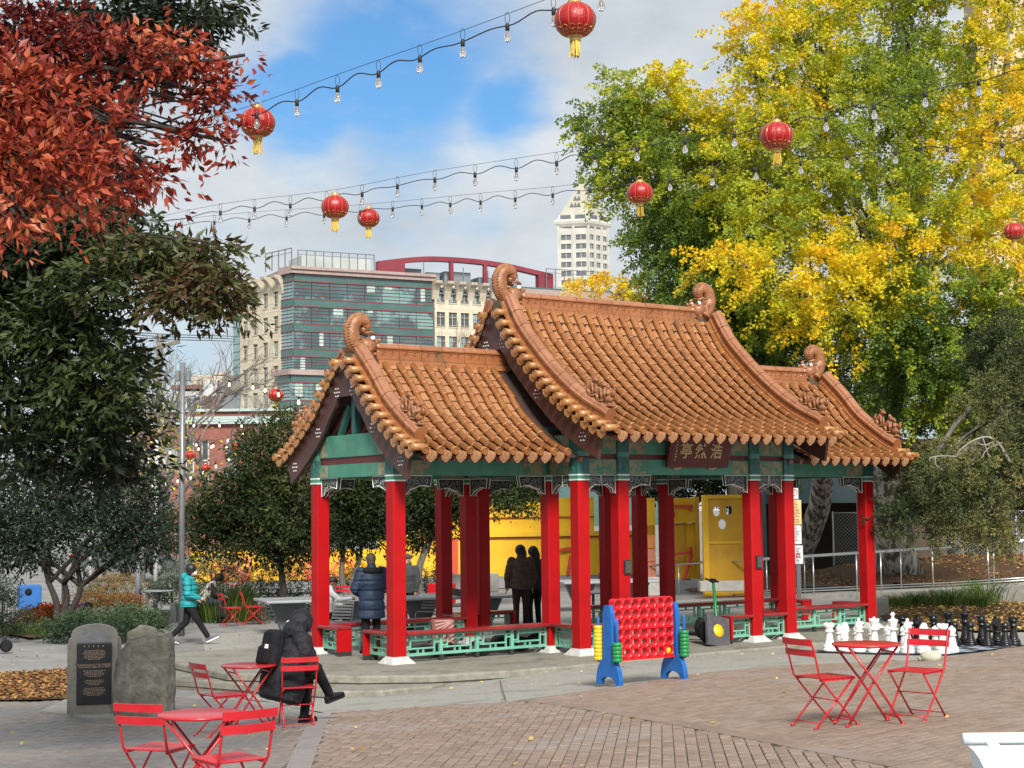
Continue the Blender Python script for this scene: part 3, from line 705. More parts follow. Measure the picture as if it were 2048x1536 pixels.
def main_ridge(roof, x0, x1, zb, n):
    sec = [(-.17,-.10),(-.15,-.02),(-.13,.0),(-.10,.012),(-.10,.04),(-.085,.05),(-.085,.19),(-.11,.205),(-.11,.225),(-.085,.24),(-.07,.285),(-.035,.305),(0,.31)]
    sec = sec+[(-u, v) for u, v in reversed(sec[:-1])]
    st = (x1-x0)/n
    for k in range(n):
        q = MB(); rings = [[Vector((x, u, zb+v)) for u, v in sec] for x in (x0+st*k+.006, x0+st*(k+1)-.006)]; q.loft(rings, 0, True)
        for f in range(24):
            if 8 <= f <= 15: q.m[f] = 1
        xa = x0+st*k
        for sd in (-1, 1):                           # scroll relief
            for cx, ph, s_ in ((.3, 0, 1), (.7, pi, -1)): q.tube([(xa+st*cx+p[0], sd*.088, zb+.125+p[2]*.75) for p in spiral(0, 0, .05, 1.2, ph, s_, 10)], .009, 4, 0, sm=False)
            q.tube([(xa+.03, sd*.088, zb+.17), (xa+st*.3, sd*.09, zb+.18), (xa+st*.5, sd*.088, zb+.165), (xa+st*.7, sd*.09, zb+.18), (xa+st-.03, sd*.088, zb+.17)], .007, 4, 0, sm=False)
        q.build('ridge_tile', [m_ridge, m_cap], roof)
    q = MB()                                         # scalloped course and mossy bed under the ridge
    k = x0
    q.box((x0,-.125,zb-.10), (x1,.125,zb+.01), 1)
    while k < x1-.1:
        for sd in (-1, 1):
            P = [(-.1,.06),(.1,.06),(.1,.0),(.07,-.05),(0,-.075),(-.07,-.05),(-.1,.0)]
            M = Matrix.Translation((k+.145, sd*.135, zb-.05)) @ Matrix.Rotation(sd*R(35), 4, 'X'); q.ext(P, -.012, .012, 0, M)
        k += .287
    q.build('ridge_apron', [m_tile, m_moss], roof)
main_ridge(main, -GC+.56, GC-.56, 6.26, 10); main_ridge(left, -GW+.56, -2.55, 5.15, 6); main_ridge(right, 2.55, GW-.56, 5.15, 6)

# dragon-fish ridge ends (faces bite the ridge; tail curls up and back over)
def chiwen_mesh():
    q = MB()                                         # local +x looks along the ridge, inwards
    path = bez([(.26,0,.10), (.10,0,.08), (-.03,0,.20), (-.10,0,.38), (-.05,0,.56), (.08,0,.63), (.18,0,.56), (.16,0,.46), (.09,0,.46)], 5)
    n = len(path); rad = [float(np.interp(i/(n-1), (0, .12, .25, .4, .55, .7, .82, .92, 1), (.13, .17, .155, .14, .135, .12, .10, .075, .05))) for i in range(n)]
    q.tube(path, rad, 10, 0)
    for i in range(8, n-8, 1):                       # scales down the back
        d = (path[i+1]-path[i-1]).normalized(); nn = Vector((-d.z, 0, d.x)); 
        for y in (-.6, 0, .6): q.ball(path[i]+nn*rad[i]*.85*(1 if abs(y) < .1 else .75)+Vector((0, y*rad[i], 0)), .032, 6, 0, (1,1,.6))
    q.ball((.20,0,.16), .19, 10, 0, (1,.95,.85)); q.ball((.35,0,.24), .10, 8, 0, (1.2,1,.6)); q.ball((.34,0,.03), .09, 8, 0, (1.2,1,.5)); q.ball((.37,0,.13), .075, 8, 2, (1.,1.,.7))      # head and jaws
    for y in (-.09, .09): q.ball((.27,y*1.25,.30), .048, 8, 1); q.ball((.30,y*1.3,.30), .028, 6, 2); q.ball((.44,y*.5,.28), .035, 6, 0); q.tube([(.30,y*1.2,.36),(.2,y*1.7,.40),(.08,y*1.8,.38)], [.035,.03,.01], 6, 0); q.tube([(.2,y*1.9,.1),(.1,y*2.1,.05),(.05,y*2.0,-.04)], [.05,.04,.015], 6, 0)
    for y in (-.07, -.035, 0, .035, .07): q.ball((.43-abs(y)*.5,y,.085), .02, 5, 1, (1,1,1.5)); q.ball((.44-abs(y)*.5,y,.175), .018, 5, 1, (1,1,1.4))
    for k in range(3):
        for y in (-.12, .12): q.tube(spiral(.1+.02*k, .02+.09*k, .05, 1.1, k, 1, 8) and [(p[0], y*1.15, p[2]) for p in spiral(.08-.03*k, .02+.12*k, .055, 1.1, k, 1, 8)], .018, 5, 0)
    q.lathe([(.05,0),(.05,.08),(.075,.1),(.08,.2),(.06,.21)], 8, (-.17,0,.32), 0, sm=False)          # hilt
    q.box((-.17,-.11,-.22), (.3,.11,.02), 2)
    return q.mesh('ridge_dragon', [m_fig, m_white, m_moss])
me_dr = chiwen_mesh()
for rf, gx, z in ((main, GC, 6.36), (left, GW, 5.24), (right, GW, 5.24)):
    for sx in (-1, 1):
        if rf is left and sx > 0 or rf is right and sx < 0: continue
        link('ridge_dragon', me_dr, rf, (sx*(gx-.2), 0, z-.02), (0, 0, 0 if sx < 0 else pi))
def beast_mesh(k):
    q = MB()                                          # little beasts sitting in file, facing down the slope (+y)
    q.bbox((-.07,-.09,0), (.07,.10,.025), .008)
    if k < 2:
        q.tube(bez([(0,-.08,.13),(0,-.02,.17),(0,.05,.23)], 4), [.05,.055,.057,.06,.06,.056,.055,.052,.05], 8); q.ball((0,.085,.285), .05, 8, 0, (.9,1.2,.9)); q.ball((0,.13,.27), .03, 6)
        for x in (-.035, .035): q.tube([(x,.06,.2),(x,.075,.02)], [.024,.018], 6); q.tube([(x,-.06,.13),(x*1.3,-.02,.08),(x*1.2,-.06,.02)], [.035,.028,.02], 6); q.ball((x,.06,.335), .018, 5)
        q.tube([(0,-.08,.12),(0,-.13,.2),(0,-.09,.27)], [.02,.022,.01], 5)
        if k: q.ball((0,.05,.34), .028, 6, 0, (1,1,1.6))
    else:                                             # rider on a bird
        q.ball((0,0,.13), .085, 8, 0, (.8,1.3,.8)); q.tube([(0,.08,.16),(0,.13,.24),(0,.11,.28)], [.035,.028,.03], 6); q.ball((0,.14,.28), .022, 6)
        q.tube([(0,-.08,.15),(0,-.14,.25),(0,-.1,.33)], [.04,.045,.015], 6); q.tube([(0,-.01,.18),(0,-.02,.29)], [.045,.035], 7); q.ball((0,-.015,.335), .033, 7); q.ball((0,-.02,.375), .018, 5)
        for x in (-.05, .05): q.tube([(x*.8,-.01,.27),(x*1.4,.03,.21)], [.02,.014], 5); q.tube([(x*.6,.03,.06),(x*.6,.04,.02)], .02, 5)
    return q.mesh('roof_figure', m_fig)
me_be = [beast_mesh(k) for k in range(3)]
for rf, pr, gx, sx in ((main, PC_, GC, -1), (main, PC_, GC, 1), (left, PW_, GW, -1), (right, PW_, GW, 1)):
    for sd in (-1, 1):
        for k in range(3):
            l = pr.L-.95+.27*k; y, z, dy, dz = pr.at(l); M = frame(sx*(gx-.15), l, pr, sd, .0)
            o = link('roof_figure', me_be[k], rf, M @ Vector((0, 0, .30)), (0, 0, pi if sd < 0 else 0)); o.scale = (1., 1., 1.)

# name board
dg = None
def text_mesh(s, size, depth, material, align='CENTER', bold=0.):
    cu = bpy.data.curves.new('text', 'FONT'); cu.body = s; cu.size = size; cu.extrude = depth; cu.align_x = align; cu.align_y = 'CENTER'; cu.offset = bold; cu.resolution_u = 3
    o = bpy.data.objects.new('text', cu); C.objects.link(o); bpy.context.view_layer.update()
    me = bpy.data.meshes.new_from_object(o.evaluated_get(bpy.context.evaluated_depsgraph_get())); bpy.data.objects.remove(o); bpy.data.curves.remove(cu)
    me.materials.clear(); me.materials.append(material); return me
q = MB(); q.bbox((-.74,-.04,-.31), (.74,.04,.31), .012); q.box((-.69,-.046,-.26), (.69,-.041,.26), 1)
sg = q.build('name_board', [m_strip, m_sign], pav, (.1, -Dc-.24, 3.54), (R(14), 0, 0))
for ch, x in (('亭', -.36), ('然', 0), ('浩', .37)):
    me = text_mesh(ch, .30, .006, m_gold, bold=.004); o = link('character', me, sg, (x, -.05, -.02), (pi/2, 0, 0))
q = MB()
for i in range(7): 
    z = .16-.055*i; q.box((-.61,-.05,z-.012), (-.585+.012*(i % 2),-.046,z+.012)); q.box((-.6,-.05,z-.02), (-.592,-.0465,z+.004))
q.build('inscription', m_gold, sg)
for x in (-.42, .43):
    q = MB(); q.ball((0,0,0), .06, 8, 0, (1.5,.8,.7)); q.ball((.07,-.02,.03), .035, 6); q.ball((-.08,-.01,.0), .03, 6); q.ball((.0,-.04,.035), .03, 6); q.tube([(0,.02,-.02),(0,.14,-.06)], .025, 6)
    q.build('board_foot', mat('foot_plaster', (.30,.24,.17), (.42,.36,.28), 20, .7), sg, (x, .06, -.34))
# ---------------------------------------------------------------- buildings behind
m_cream = mat('cream_stone', (.50,.44,.33), (.60,.53,.41), .6, .8, c3=(.42,.36,.27), c3scale=.35)
m_cream2 = mat('cream_trim', (.42,.37,.29), (.5,.44,.35), 1, .8)
m_fascia = mat('mauve_fascia', (.30,.22,.20), (.37,.28,.255), 1, .6)
m_glass = mat('office_glass', (.04,.085,.09), (.075,.135,.14), .18, .05, spec=1., c3=(.17,.31,.29), c3scale=.16, c3lo=.5, c3hi=.58)
m_glassL = mat('corner_glass', (.14,.26,.27), (.22,.36,.37), .2, .05, spec=1.)
m_spand = mat('green_spandrel', (.05,.105,.095), (.07,.135,.122), .3, .2, spec=.8)
m_win = mat('window_dark', (.045,.06,.065), (.09,.11,.115), .5, .08, spec=.8)
m_redline = mat('red_mullion', (.20,.03,.035), (.25,.04,.045), 1, .5)
m_arch = mat('arch_red', (.17,.022,.035), (.22,.03,.045), .4, .55)
m_fence = mat('roof_rail_grey', (.12,.13,.14), (.16,.17,.18), 1, .5)
m_mech = mat('mechanical_grey', (.36,.40,.38), (.45,.48,.46), .3, .7)
m_blind = mat('window_blind', (.30,.42,.38), (.42,.52,.47), .6, .6)
def wall(q, o, d, u0, u1, z0, z1, th, mi, off=0.):
    """upright slab on the line o + d*u, off = how far its face stands out"""
    n = Vector((d.y, -d.x, 0)); a = o+d*u0+n*off; b = o+d*u1+n*off; c_ = b-n*th; e = a-n*th
    q.add([(p.x, p.y, z0) for p in (a, b, c_, e)]+[(p.x, p.y, z1) for p in (a, b, c_, e)], ((3,2,1,0),(4,5,6,7),(0,1,5,4),(1,2,6,5),(2,3,7,6),(3,0,4,7)), mi)
D0 = 240.; kx = W(586, 1020, D0); O = Vector((kx.x, kx.y, 0))
dR = Vector((.89, .456, 0)).normalized(); dL = Vector((.67, -.74, 0)).normalized()          # both run left to right in view
def hz(px, py, D): return W(px, py, D).z
ztop = hz(586, 528, D0); FH = 3.82
off = thing('office_building', 'cream and green glass office block with a red arch on its roof', 'building', (O.x, O.y, -.3))
oo = Vector((0, 0, 0))
zs = [ztop-1.2-FH*k for k in range(9)]
zband = hz(586, 735, D0)                              # mauve ledge where the lower storeys step out
def u_at(px, o=O, d=dR):                              # distance along a facade for a picture column
    r = pray(px, 800); # (o+d*u) parallel to r in plan
    return (o.y*r.x-o.x)/(d.x-d.y*r.x) if abs(d.x-d.y*r.x) > 1e-6 else 0
uG = u_at(868); uE = u_at(1290); 
# glass front
def glassfront(o, d, u0, u1, ztop_, zbot, name_l, glassmat, nm=7, lines=5):
    z = ztop_; k = 0
    while z > zbot:
        sp = min(1.15, z-zbot); q = MB(); wall(q, o, d, u0, u1, z-sp, z, .3, 0, .0); q.build('spandrel', m_spand, off)
        zb = max(zbot, z-FH); 
        if z-sp > zb:
            n = nm
            for i in range(n):
                a = u0+(u1-u0)*i/n; b = u0+(u1-u0)*(i+1)/n; q = MB(); wall(q, o, d, a+.04, b-.04, zb, z-sp, .15, 0, -.12)
                pane = q.build('pane', glassmat, off)
                if rnd.random() < .45 and glassmat is m_glass:
                    q = MB(); c_ = a+(b-a)*rnd.uniform(.1, .5); zz = z-sp; hh = rnd.choice([.5, 1.2, 2.2]); wall(q, o, d, c_, min(b-.1, c_+rnd.uniform(.6, 1.6)), zz-hh, zz, .02, 0, -.1); q.build('blind', m_blind, off)
            q = MB()
            for j in range(1, lines): zz = z-sp-(z-sp-zb)*j/lines; wall(q, o, d, u0, u1, zz-.025, zz+.025, .12, 0, -.02)
            wall(q, o, d, u0, u1, z-.06, z+.06, .12, 0, .06); wall(q, o, d, u0, u1, z-sp-.06, z-sp+.06, .12, 0, .06)
            tag(q.build('mullions', m_redline, off), kind='stuff')
        z -= FH; k += 1
lo = oo
glassfront(lo, dR, .15, uG, ztop-1.1, zband, '', m_glass, 8)
uL0 = -4.4                                            # corner bay on the left facade
glassfront(lo, dL, -3.2, -.15, ztop-1.1, zband, '', m_glassL, 2)
nrm = Vector((dR.y, -dR.x, 0)); o2 = oo+Vector((-.2, -1.6, 0))
glassfront(o2, dR, .15, uG, zband-.9, -.0, '', m_glass, 8); glassfront(o2, dL, uL0+1.0, -.15, zband-.9, 0, '', m_glassL, 2)
q = MB(); wall(q, oo, dR, -.4, uG+.2, ztop-1.1, ztop, 14, 0, .5); wall(q, oo, dR, -.5, uG+.3, ztop-.5, ztop-.15, .5, 0, .8); wall(q, oo, dL, -3.3, .4, ztop-1.1, ztop, 10, 0, .5); q.build('cornice', m_fascia, off)
q = MB(); wall(q, o2, dR, -.4, uG+.2, zband-.9, zband-.1, 3, 0, .4); wall(q, o2, dL, uL0-.2, .4, zband-.9, zband-.1, 3, 0, .4); q.build('ledge', m_fascia, off)
q = MB(); wall(q, oo, dR, 0, uE, 0, ztop-1.0, 14, 0, -.4); wall(q, oo, dL, -14.5, 0, 0, ztop-1.0, 14, 0, -.45); q.build('core', m_spand, off)
# stone facades: wall panels round recessed windows
def stone(o, d, u0, u1, n, ztop_, rows, wwid, whei, zstart, name='stone_wall', off_=0.):
    st = (u1-u0)/n; q = MB()
    zr = [zstart-FH*k for k in range(rows)]
    last = ztop_
    for z in zr:
        wall(q, o, d, u0, u1, z, last, .5, 0, off_); last = z-whei
        for i in range(n+1):
            a = u0 if i == 0 else u0+st*(i-.5)+wwid/2; b = u1 if i == n else u0+st*(i+.5)-wwid/2
            wall(q, o, d, a, b, z-whei, z, .5, 0, off_)
    wall(q, o, d, u0, u1, 0, last, .5, 0, off_)
    q.build(name, m_cream, off)
    g = MB()
    for z in [ztop_-1.27*k for k in range(1, 26)]: wall(g, o, d, u0, u1, z-.03, z+.03, .02, 0, off_+.015)
    tag(g.build('stone_joints', m_cream2, off), kind='stuff')
    for z in zr:
        for i in range(n):
            c_ = u0+st*(i+.5); w_ = MB(); wall(w_, o, d, c_-wwid/2, c_+wwid/2, z-whei, z, .06, 0, off_-.3); wn = w_.build('window', m_win, off)
            f = MB(); wall(f, o, d, c_-.05, c_+.05, z-whei, z, .06, 0, off_-.24); wall(f, o, d, c_-wwid/2-.1, c_+wwid/2+.1, z-whei-.2, z-whei, .3, 0, off_+.08); f.build('sill', m_cream2, wn)
            gl = MB(); wall(gl, o, d, c_-wwid/2+.08, c_-.07, z-whei+.1, z-.1, .03, 0, off_-.27); gl.build('pane', m_glassL if rnd.random() < .6 else m_win, wn)
zst = hz(555, 570, D0)
stone(oo, dL, -14.6, -3.2, 4, ztop-1.4, 6, 1.35, 2.35, zst-.2)
q = MB(); wall(q, oo, dL, -17.6, -14.6, 0, ztop-2.2, .4, 0, -.6); q.build('side_glass', m_glassL, off)
q = MB()
for k in range(30): wall(q, oo, dL, -17.6, -14.6, ztop-3-1.25*k, ztop-2.9-1.25*k, .1, 0, -.55)
tag(q.build('side_mullions', m_spand, off), kind='stuff')
stone(oo, dR, uG+.2, uG+.2+12.6, 6, ztop-1.6, 7, 1.45, 2.3, hz(890, 572, 251), off_=.15)
# flared cornice brackets
def flare(o, d, u, name='cornice_bracket', off_=0.):
    n = Vector((d.y, -d.x, 0)); q = MB(); prof = [(0,-2.6),(.15,-2.0),(.4,-1.2),(.9,-.5),(1.5,-.15),(1.6,.25),(-.6,.25),(-.6,-2.6)]
    rings = [[o+d*(u+s_)+n*(x+off_)+Vector((0, 0, z+ztop-1.35)) for x, z in prof] for s_ in (-.55, .55)]
    q.loft(rings, 0, True); q.build(name, m_cream2, off)
for k in range(5): flare(oo, dL, -14.4+11.2*k/4)
for k in range(7): flare(oo, dR, uG+.3+12.4*k/6, off_=.15)
for k in range(6):
    u = uG+.3+12.4*(k+.5)/6; q = MB(); z = ztop-2.2
    for a, b in (((u-.6, z-.7), (u+.6, z+.7)), ((u-.6, z+.7), (u+.6, z-.7)), ((u-.7, z-.75), (u+.7, z-.75)), ((u-.7, z+.75), (u+.7, z+.75))): q.bar(oo+dR*a[0]+nrm*.25+Vector((0, 0, a[1])), oo+dR*b[0]+nrm*.25+Vector((0, 0, b[1])), .12)
    q.build('cornice_grille', m_fence, off)
q = MB(); wall(q, oo, dR, uG+12.9, uE+8, ztop-2.6, ztop-1.3, 8, 0, -.2); wall(q, oo, dR, uG+12.9, uE+8, 0, ztop-2.6, 8, 1, -.6); q.build('east_wing', [m_fascia, m_spand], off)
# roof: mechanical screens, rails, arch
def rail(o, d, u0, u1, z0, z1, n, name='roof_rail'):
    q = MB()
    for k in range(n+1): u = u0+(u1-u0)*k/n; wall(q, o, d, u-.06, u+.06, z0, z1, .12, 0, 0)
    wall(q, o, d, u0, u1, z1-.12, z1, .12, 0, .01); wall(q, o, d, u0, u1, z1-.75, z1-.68, .08, 0, .01); return q.build(name, m_fence, off)
zr_ = hz(600, 492, D0)
rail(oo-nrm*1., dR, 1.2, u_at(755), ztop, zr_, 9); rail(oo-nrm*1.+dL*-3.4, dL, -3.5, 3.6, ztop, zr_+.2, 4)
q = MB(); wall(q, oo-nrm*5, dR, 3.2, u_at(755)+1, ztop-.5, ztop+2.6, 6, 0, 0); q.build('mechanical_room', m_mech, off)
za = [(758,512),(800,508),(850,505),(900,507),(960,513),(1020,523),(1070,535),(1110,545)]
oa = oo-nrm*2.4
arc = [(u_at(px, O-nrm*2.4), hz(px, py, 246+(px-760)*.05)) for px, py in za]
arc = [(p.x, p.z) for p in bez([(u, 0, z) for u, z in arc], 4)]
q = MB(); zb_ = ztop-1.4
for i in range(len(arc)-1):
    (u0, z0), (u1, z1) = arc[i], arc[i+1]; dp = .75
    solid = u1 < u_at(812, O-nrm*2.4) or u0 > u_at(1070, O-nrm*2.4)
    lo0, lo1 = (zb_, zb_) if solid else (z0-dp, z1-dp)
    n_ = nrm; vs = [oa+dR*u+Vector((0, 0, z))-n_*t for t in (0, 1.2) for u, z in ((u0, lo0), (u1, lo1), (u1, z1), (u0, z0))]
    q.add(vs, ((0,1,2,3),(7,6,5,4),(0,4,5,1),(1,5,6,2),(2,6,7,3),(3,7,4,0)))
for px in (906, 974): u = u_at(px, O-nrm*2.4); wall(q, oa, dR, u-.3, u+.3, zb_, hz(px, 515, 252), .6, 0, .02)
q.build('roof_arch', m_arch, off)
q = MB()
for a, b, z in ((822,868,2.3),(880,905,1.9),(915,968,2.2),(985,1030,1.6),(1040,1068,1.0)): wall(q, oo-nrm*4.5, dR, u_at(a), u_at(b), ztop-1.4, ztop+z-.8, 4, 0, 0)
q.build('mechanical_room', mat('mech_blue', (.17,.19,.21), (.23,.25,.27), .4, .6), off)
q = MB()
for px in (860, 940, 990, 1010, 1030, 1050): u = u_at(px); wall(q, oo-nrm*2., dR, u-.06, u+.06, ztop-1.4, ztop+2.2-(px-860)*.005, .1, 0, 0)
for px, r in ((1005,.5),(1022,.6),(1012,.4)): u = u_at(px); q.ball(oo+dR*u-nrm*1.6+Vector((0, 0, ztop+1.2-r)), r*.6, 8)
q.build('antennas', m_fence, off)['kind'] = 'stuff'
rail(oo-nrm*1.5, dR, u_at(1105), u_at(1230), ztop-1.4, hz(1150, 533, 262), 7)
q = MB(); wall(q, oo-nrm*5, dR, u_at(1130), u_at(1165), ztop-1.6, ztop+.1, 5, 0, 0); q.build('mechanical_room', m_mech, off)

# white tower with a pyramid roof, far behind
DT = 520.; m_tow = mat('tower_white', (.43,.42,.37), (.52,.51,.46), .3, .7); m_twin = mat('tower_window', (.10,.11,.12), (.15,.16,.17), .5, .2)
tb = W(1178, 560, DT); tw = thing('white_tower', 'tall white tower with many windows and a pyramid roof, far behind', 'tower', (tb.x, tb.y, -.3))
a1 = Vector((-.93, -.05, 0)); fwid = (1178-1120)/pxm(DT); f1 = Vector((.985, -.17, 0)).normalized(); f2 = Vector((.72, .69, 0)).normalized()
zz = lambda py: hz(1178, py, DT)+.3
w1 = 9.9; w2 = 9.4; co = Vector((0, 0, 0))
def towwall(d, L0, L1, ncol, up):
    st = (L1-L0)/ncol; q = MB(); rows = [zz(468)-3.0*k for k in range(18)]; ww, wh = st*.68, 1.75; last = zz(455)
    for z in rows:
        wall(q, co, d, L0, L1, z, last, .5, 0, 0); last = z-wh
        for i in range(ncol+1):
            a = L0 if i == 0 else L0+st*(i-.5)+ww/2; b = L1 if i == ncol else L0+st*(i+.5)-ww/2; wall(q, co, d, a, b, z-wh, z, .5, 0, 0)
    wall(q, co, d, L0, L1, 0, last, .5, 0, 0)
    for i in range(ncol+1): u = L0+st*i; wall(q, co, d, u-.35, u+.35, 0, zz(450), .3, 0, .3)
    q.build('wall', m_tow, tw)
    for z in rows[:9]:
        for i in range(ncol):
            c_ = L0+st*(i+.5); g = MB(); wall(g, co, d, c_-ww/2, c_+ww/2, z-wh, z, .05, 0, -.3); wall(g, co, d, c_-.1, c_+.1, z-wh, z, .05, 1, -.22); g.build('window', [m_twin, m_tow], tw)
towwall(f1, -w1, 0, 2, 1); towwall(f2, 0, w2, 3, 1)
cA, cB, cC = co, f1*-w1, f2*w2; cD = cB+cC
ctr = (cB+cC)*.5
def sq(k, z): return [ctr+(p-ctr)*k+Vector((0, 0, z)) for p in (cB, cA, cC, cD)]
q = MB()
for k0, z0, k1, z1 in ((1.0,452,1.16,446),(1.16,446,1.2,441),(1.2,441,1.1,437)): q.loft([sq(k0, zz(z0)), sq(k1, zz(z1))], 0, True)
q.loft([sq(1.02, zz(440)), sq(1.0, zz(428))]); q.build('cornice', m_tow, tw)
q = MB()
for k in (.26, .74):
    for a, b in ((cB, cA), (cA, cC)):
        m_ = a+(b-a)*k; d = (b-a).normalized(); n = Vector((d.y, -d.x, 0)); m_ = ctr+(m_-ctr)*1.02; q.bar(m_-d*1.7+n*.05+Vector((0, 0, zz(433))), m_+d*1.7+n*.05+Vector((0, 0, zz(433))), .3, 1.5)
q.build('vent', m_twin, tw)
m_pyr = mat('pyramid_roof', (.34,.32,.26), (.42,.40,.33), .5, .7)
q = MB(); q.loft([sq(.99, zz(428)), sq(.86, zz(420)), sq(.10, zz(362)), sq(.05, zz(357))], 0, True); py_ = q.build('roof', m_pyr, tw)
q = MB(); q.loft([sq(.05, zz(357)), sq(.06, zz(354)), sq(.01, zz(345))]); q.build('finial', m_pyr, tw)
for a, b in ((cB, cA), (cA, cC)):
    for row, (zpy, cnt) in enumerate(((412, 3), (398, 2), (384, 1))):
        kz = .86+(.10-.86)*(zpy-420)/(362-420)
        for i in range(cnt):
            t = .5+(i-(cnt-1)/2)*.19; p = ctr+((a+(b-a)*(.5+(t-.5)/max(kz,.01)*.62))-ctr)*kz*1.015; d = (b-a).normalized(); n = Vector((d.y, -d.x, 0)); p = p+Vector((0, 0, zz(zpy)))
            g = MB(); g.add([p-d*.7+n*.05, p+d*.7+n*.05, p+Vector((0, 0, 1.7))+n*.0, p-d*.7-n*1.2, p+d*.7-n*1.2, p+Vector((0, 0, 1.7))-n*1.2], ((0,1,2),(0,3,4,1),(1,4,5,2),(2,5,3,0))); g.build('dormer', m_twin, py_)

# low white modern building and brick building on the left
m_wpan = mat('white_panel', (.42,.43,.43), (.5,.5,.5), .4, .6); m_dbr = mat('dark_brown_wall', (.07,.035,.03), (.09,.045,.04), .5, .7); m_roofb = mat('rust_roof', (.16,.06,.04), (.2,.08,.05), .5, .8)
DW = 190.; wb = W(440, 900, DW); lw = thing('low_office', 'low white panelled building left of the office block', 'building', (wb.x, wb.y, -.3))
s_ = DW/F; Z = lambda py: hz(440, py, DW)+.3; X = lambda px: (px-440)*s_
q = MB(); q.box((X(352),0,0), (X(408),12,Z(782))); q.box((X(408),-1,0), (X(441),12,Z(762))); q.build('wall', m_wpan, lw)
q = MB(); q.box((X(341),.5,Z(776)), (X(408),13,Z(768))); q.box((X(380),1,Z(772)), (X(445),13,Z(748)), 1); q.box((X(425),1,Z(750)), (X(445),8,Z(742)), 1); q.build('roof', [m_roofb, m_cream2], lw)
q = MB(); q.box((X(410),-1.1,0), (X(438),-1.0,Z(793))); q.box((X(438),-1.2,0), (X(441),-.9,Z(762)), 1); q.build('base_wall', [m_dbr, m_arch], lw)
for a, b in ((352,372),(374,394),(396,407)):
    g = MB(); g.box((X(a),-.06,Z(822)), (X(b)-.1,-.02,Z(796))); wn = g.build('window', m_win, lw); g = MB(); g.box((X((a+b)/2)-.06,-.1,Z(822)), (X((a+b)/2)+.06,-.06,Z(796))); g.build('frame', m_wpan, wn)
DB = 105.; m_bw = mat('red_brick_wall', (.20,.07,.05), (.29,.115,.085), 2.5, .85, .3, 30, c3=(.34,.17,.13), c3scale=.5); m_cop = mat('green_coping', (.34,.44,.42), (.42,.52,.5), .6, .6)
bb = W(300, 1000, DB); br = thing('brick_building', 'two storey red brick building with pale green roof coping', 'building', (bb.x, bb.y, -.3))
s_ = DB/F; Z = lambda py: hz(300, py, DB)+.3; X = lambda px: (px-300)*s_
wins = [(302,322,880,945),(330,346,882,945),(371,388,880,962),(402,418,880,962),(452,472,880,962),(486,504,880,960)]
q = MB(); x0, x1 = X(262), X(590); za_, zb_ = Z(962), Z(882); q.box((x0,0,0), (x1,10,za_)); q.box((x0,0,zb_), (x1,10,Z(845))); last = x0
for a, b, _, _ in wins: q.box((last,0,za_), (X(a),.5,zb_)); last = X(b)
q.box((last,0,za_), (x1,.5,zb_)); q.box((x0,.5,za_), (x1,10,zb_)); q.box((x0-1,0,Z(847)), (x1,10,Z(834))); q.build('wall', m_bw, br)
q = MB(); q.box((x0,-.35,Z(850)), (x1,.1,Z(835))); q.box((x0,-.35,Z(825)), (x1,.1,Z(820))); q.box((x0-.2,-.1,Z(835)), (x1,.1,Z(825)), 1); q.build('coping', [m_cop, m_bw], br)
for a, b, t, u in wins:
    g = MB(); g.box((X(a),.2,za_), (X(b),.24,zb_)); wn = g.build('window', m_win, br)
    g = MB(); g.box((X(b)-.12,.1,za_), (X(b),.2,zb_)); g.box((X(a),.1,za_), (X(a)+.06,.2,zb_)); g.box((X(a),.1,(za_+zb_)/2-.05), (X(b),.2,(za_+zb_)/2+.05)); g.build('frame', m_tow, wn)

# yellow painted hoarding behind the pavilion
m_yel = mat('yellow_paint', (.66,.36,.008), (.76,.45,.012), 1.3, .6, .1, 10, c3=(.55,.30,.02), c3scale=1.2, c3lo=.55, c3hi=.8)
m_yel2 = mat('ochre_panel', (.52,.27,.012), (.60,.33,.015), 1.3, .55, .1, 10, c3=(.42,.22,.02), c3scale=2)
m_org = mat('orange_panel', (.70,.22,.04), (.78,.28,.07), 1, .6); m_salm = mat('salmon_panel', (.66,.22,.13), (.72,.27,.17), 1, .6); m_rust = mat('rust_line', (.28,.07,.01), (.35,.1,.015), 2, .7)
m_rbar = mat('red_bar', (.50,.05,.02), (.58,.07,.03), 2, .5); m_wash = mat('grey_plinth', (.20,.20,.21), (.27,.27,.28), 1, .8)
DY = 56.
yl = W(975, 1150, DY); yw = thing('yellow_wall', 'long yellow painted wall with a ledge, seen between the pavilion columns', 'wall', (yl.x, yl.y, -.2), R(9))
s_ = DY/F; Z = lambda py: hz(1080, py, DY+1)+.2; X = lambda px: (px-975)*s_*1.01
q = MB(); q.box((X(760),0,Z(1150)), (X(1302),.35,Z(1064))); q.box((X(400),0,Z(1150)), (X(760)-.003,.35,Z(1092))); q.build('lower_wall', m_yel, yw)
q = MB(); q.box((X(830),.1,Z(1064)+.002), (X(1192),.4,Z(996))); q.box((X(830),.02,Z(1035)), (X(1192),.1,Z(1033)), 1); q.build('upper_wall', [m_yel, m_rust], yw)
q = MB(); q.box((X(830),-.12,Z(1072)), (X(1302),.1,Z(1063))); q.box((X(830),-.05,Z(1076)), (X(1302),.0,Z(1072.2)), 1); q.build('ledge', [m_yel, m_rust], yw)
q = MB(); q.box((X(400),-.1,0), (X(1302),.38,Z(1151))); q.build('plinth', m_wash, yw)
q = MB(); q.bar((X(1120),-.1,Z(1100)), (X(1150),-.1,Z(1096)), .1, .12); q.bar((X(1135),-.1,Z(1150)), (X(1142),-.1,Z(1112)), .1, .12); q.build('red_brace', m_rbar, yw)
for a, c_ in ((905, m_rbar), (915, m_rbar)): pass
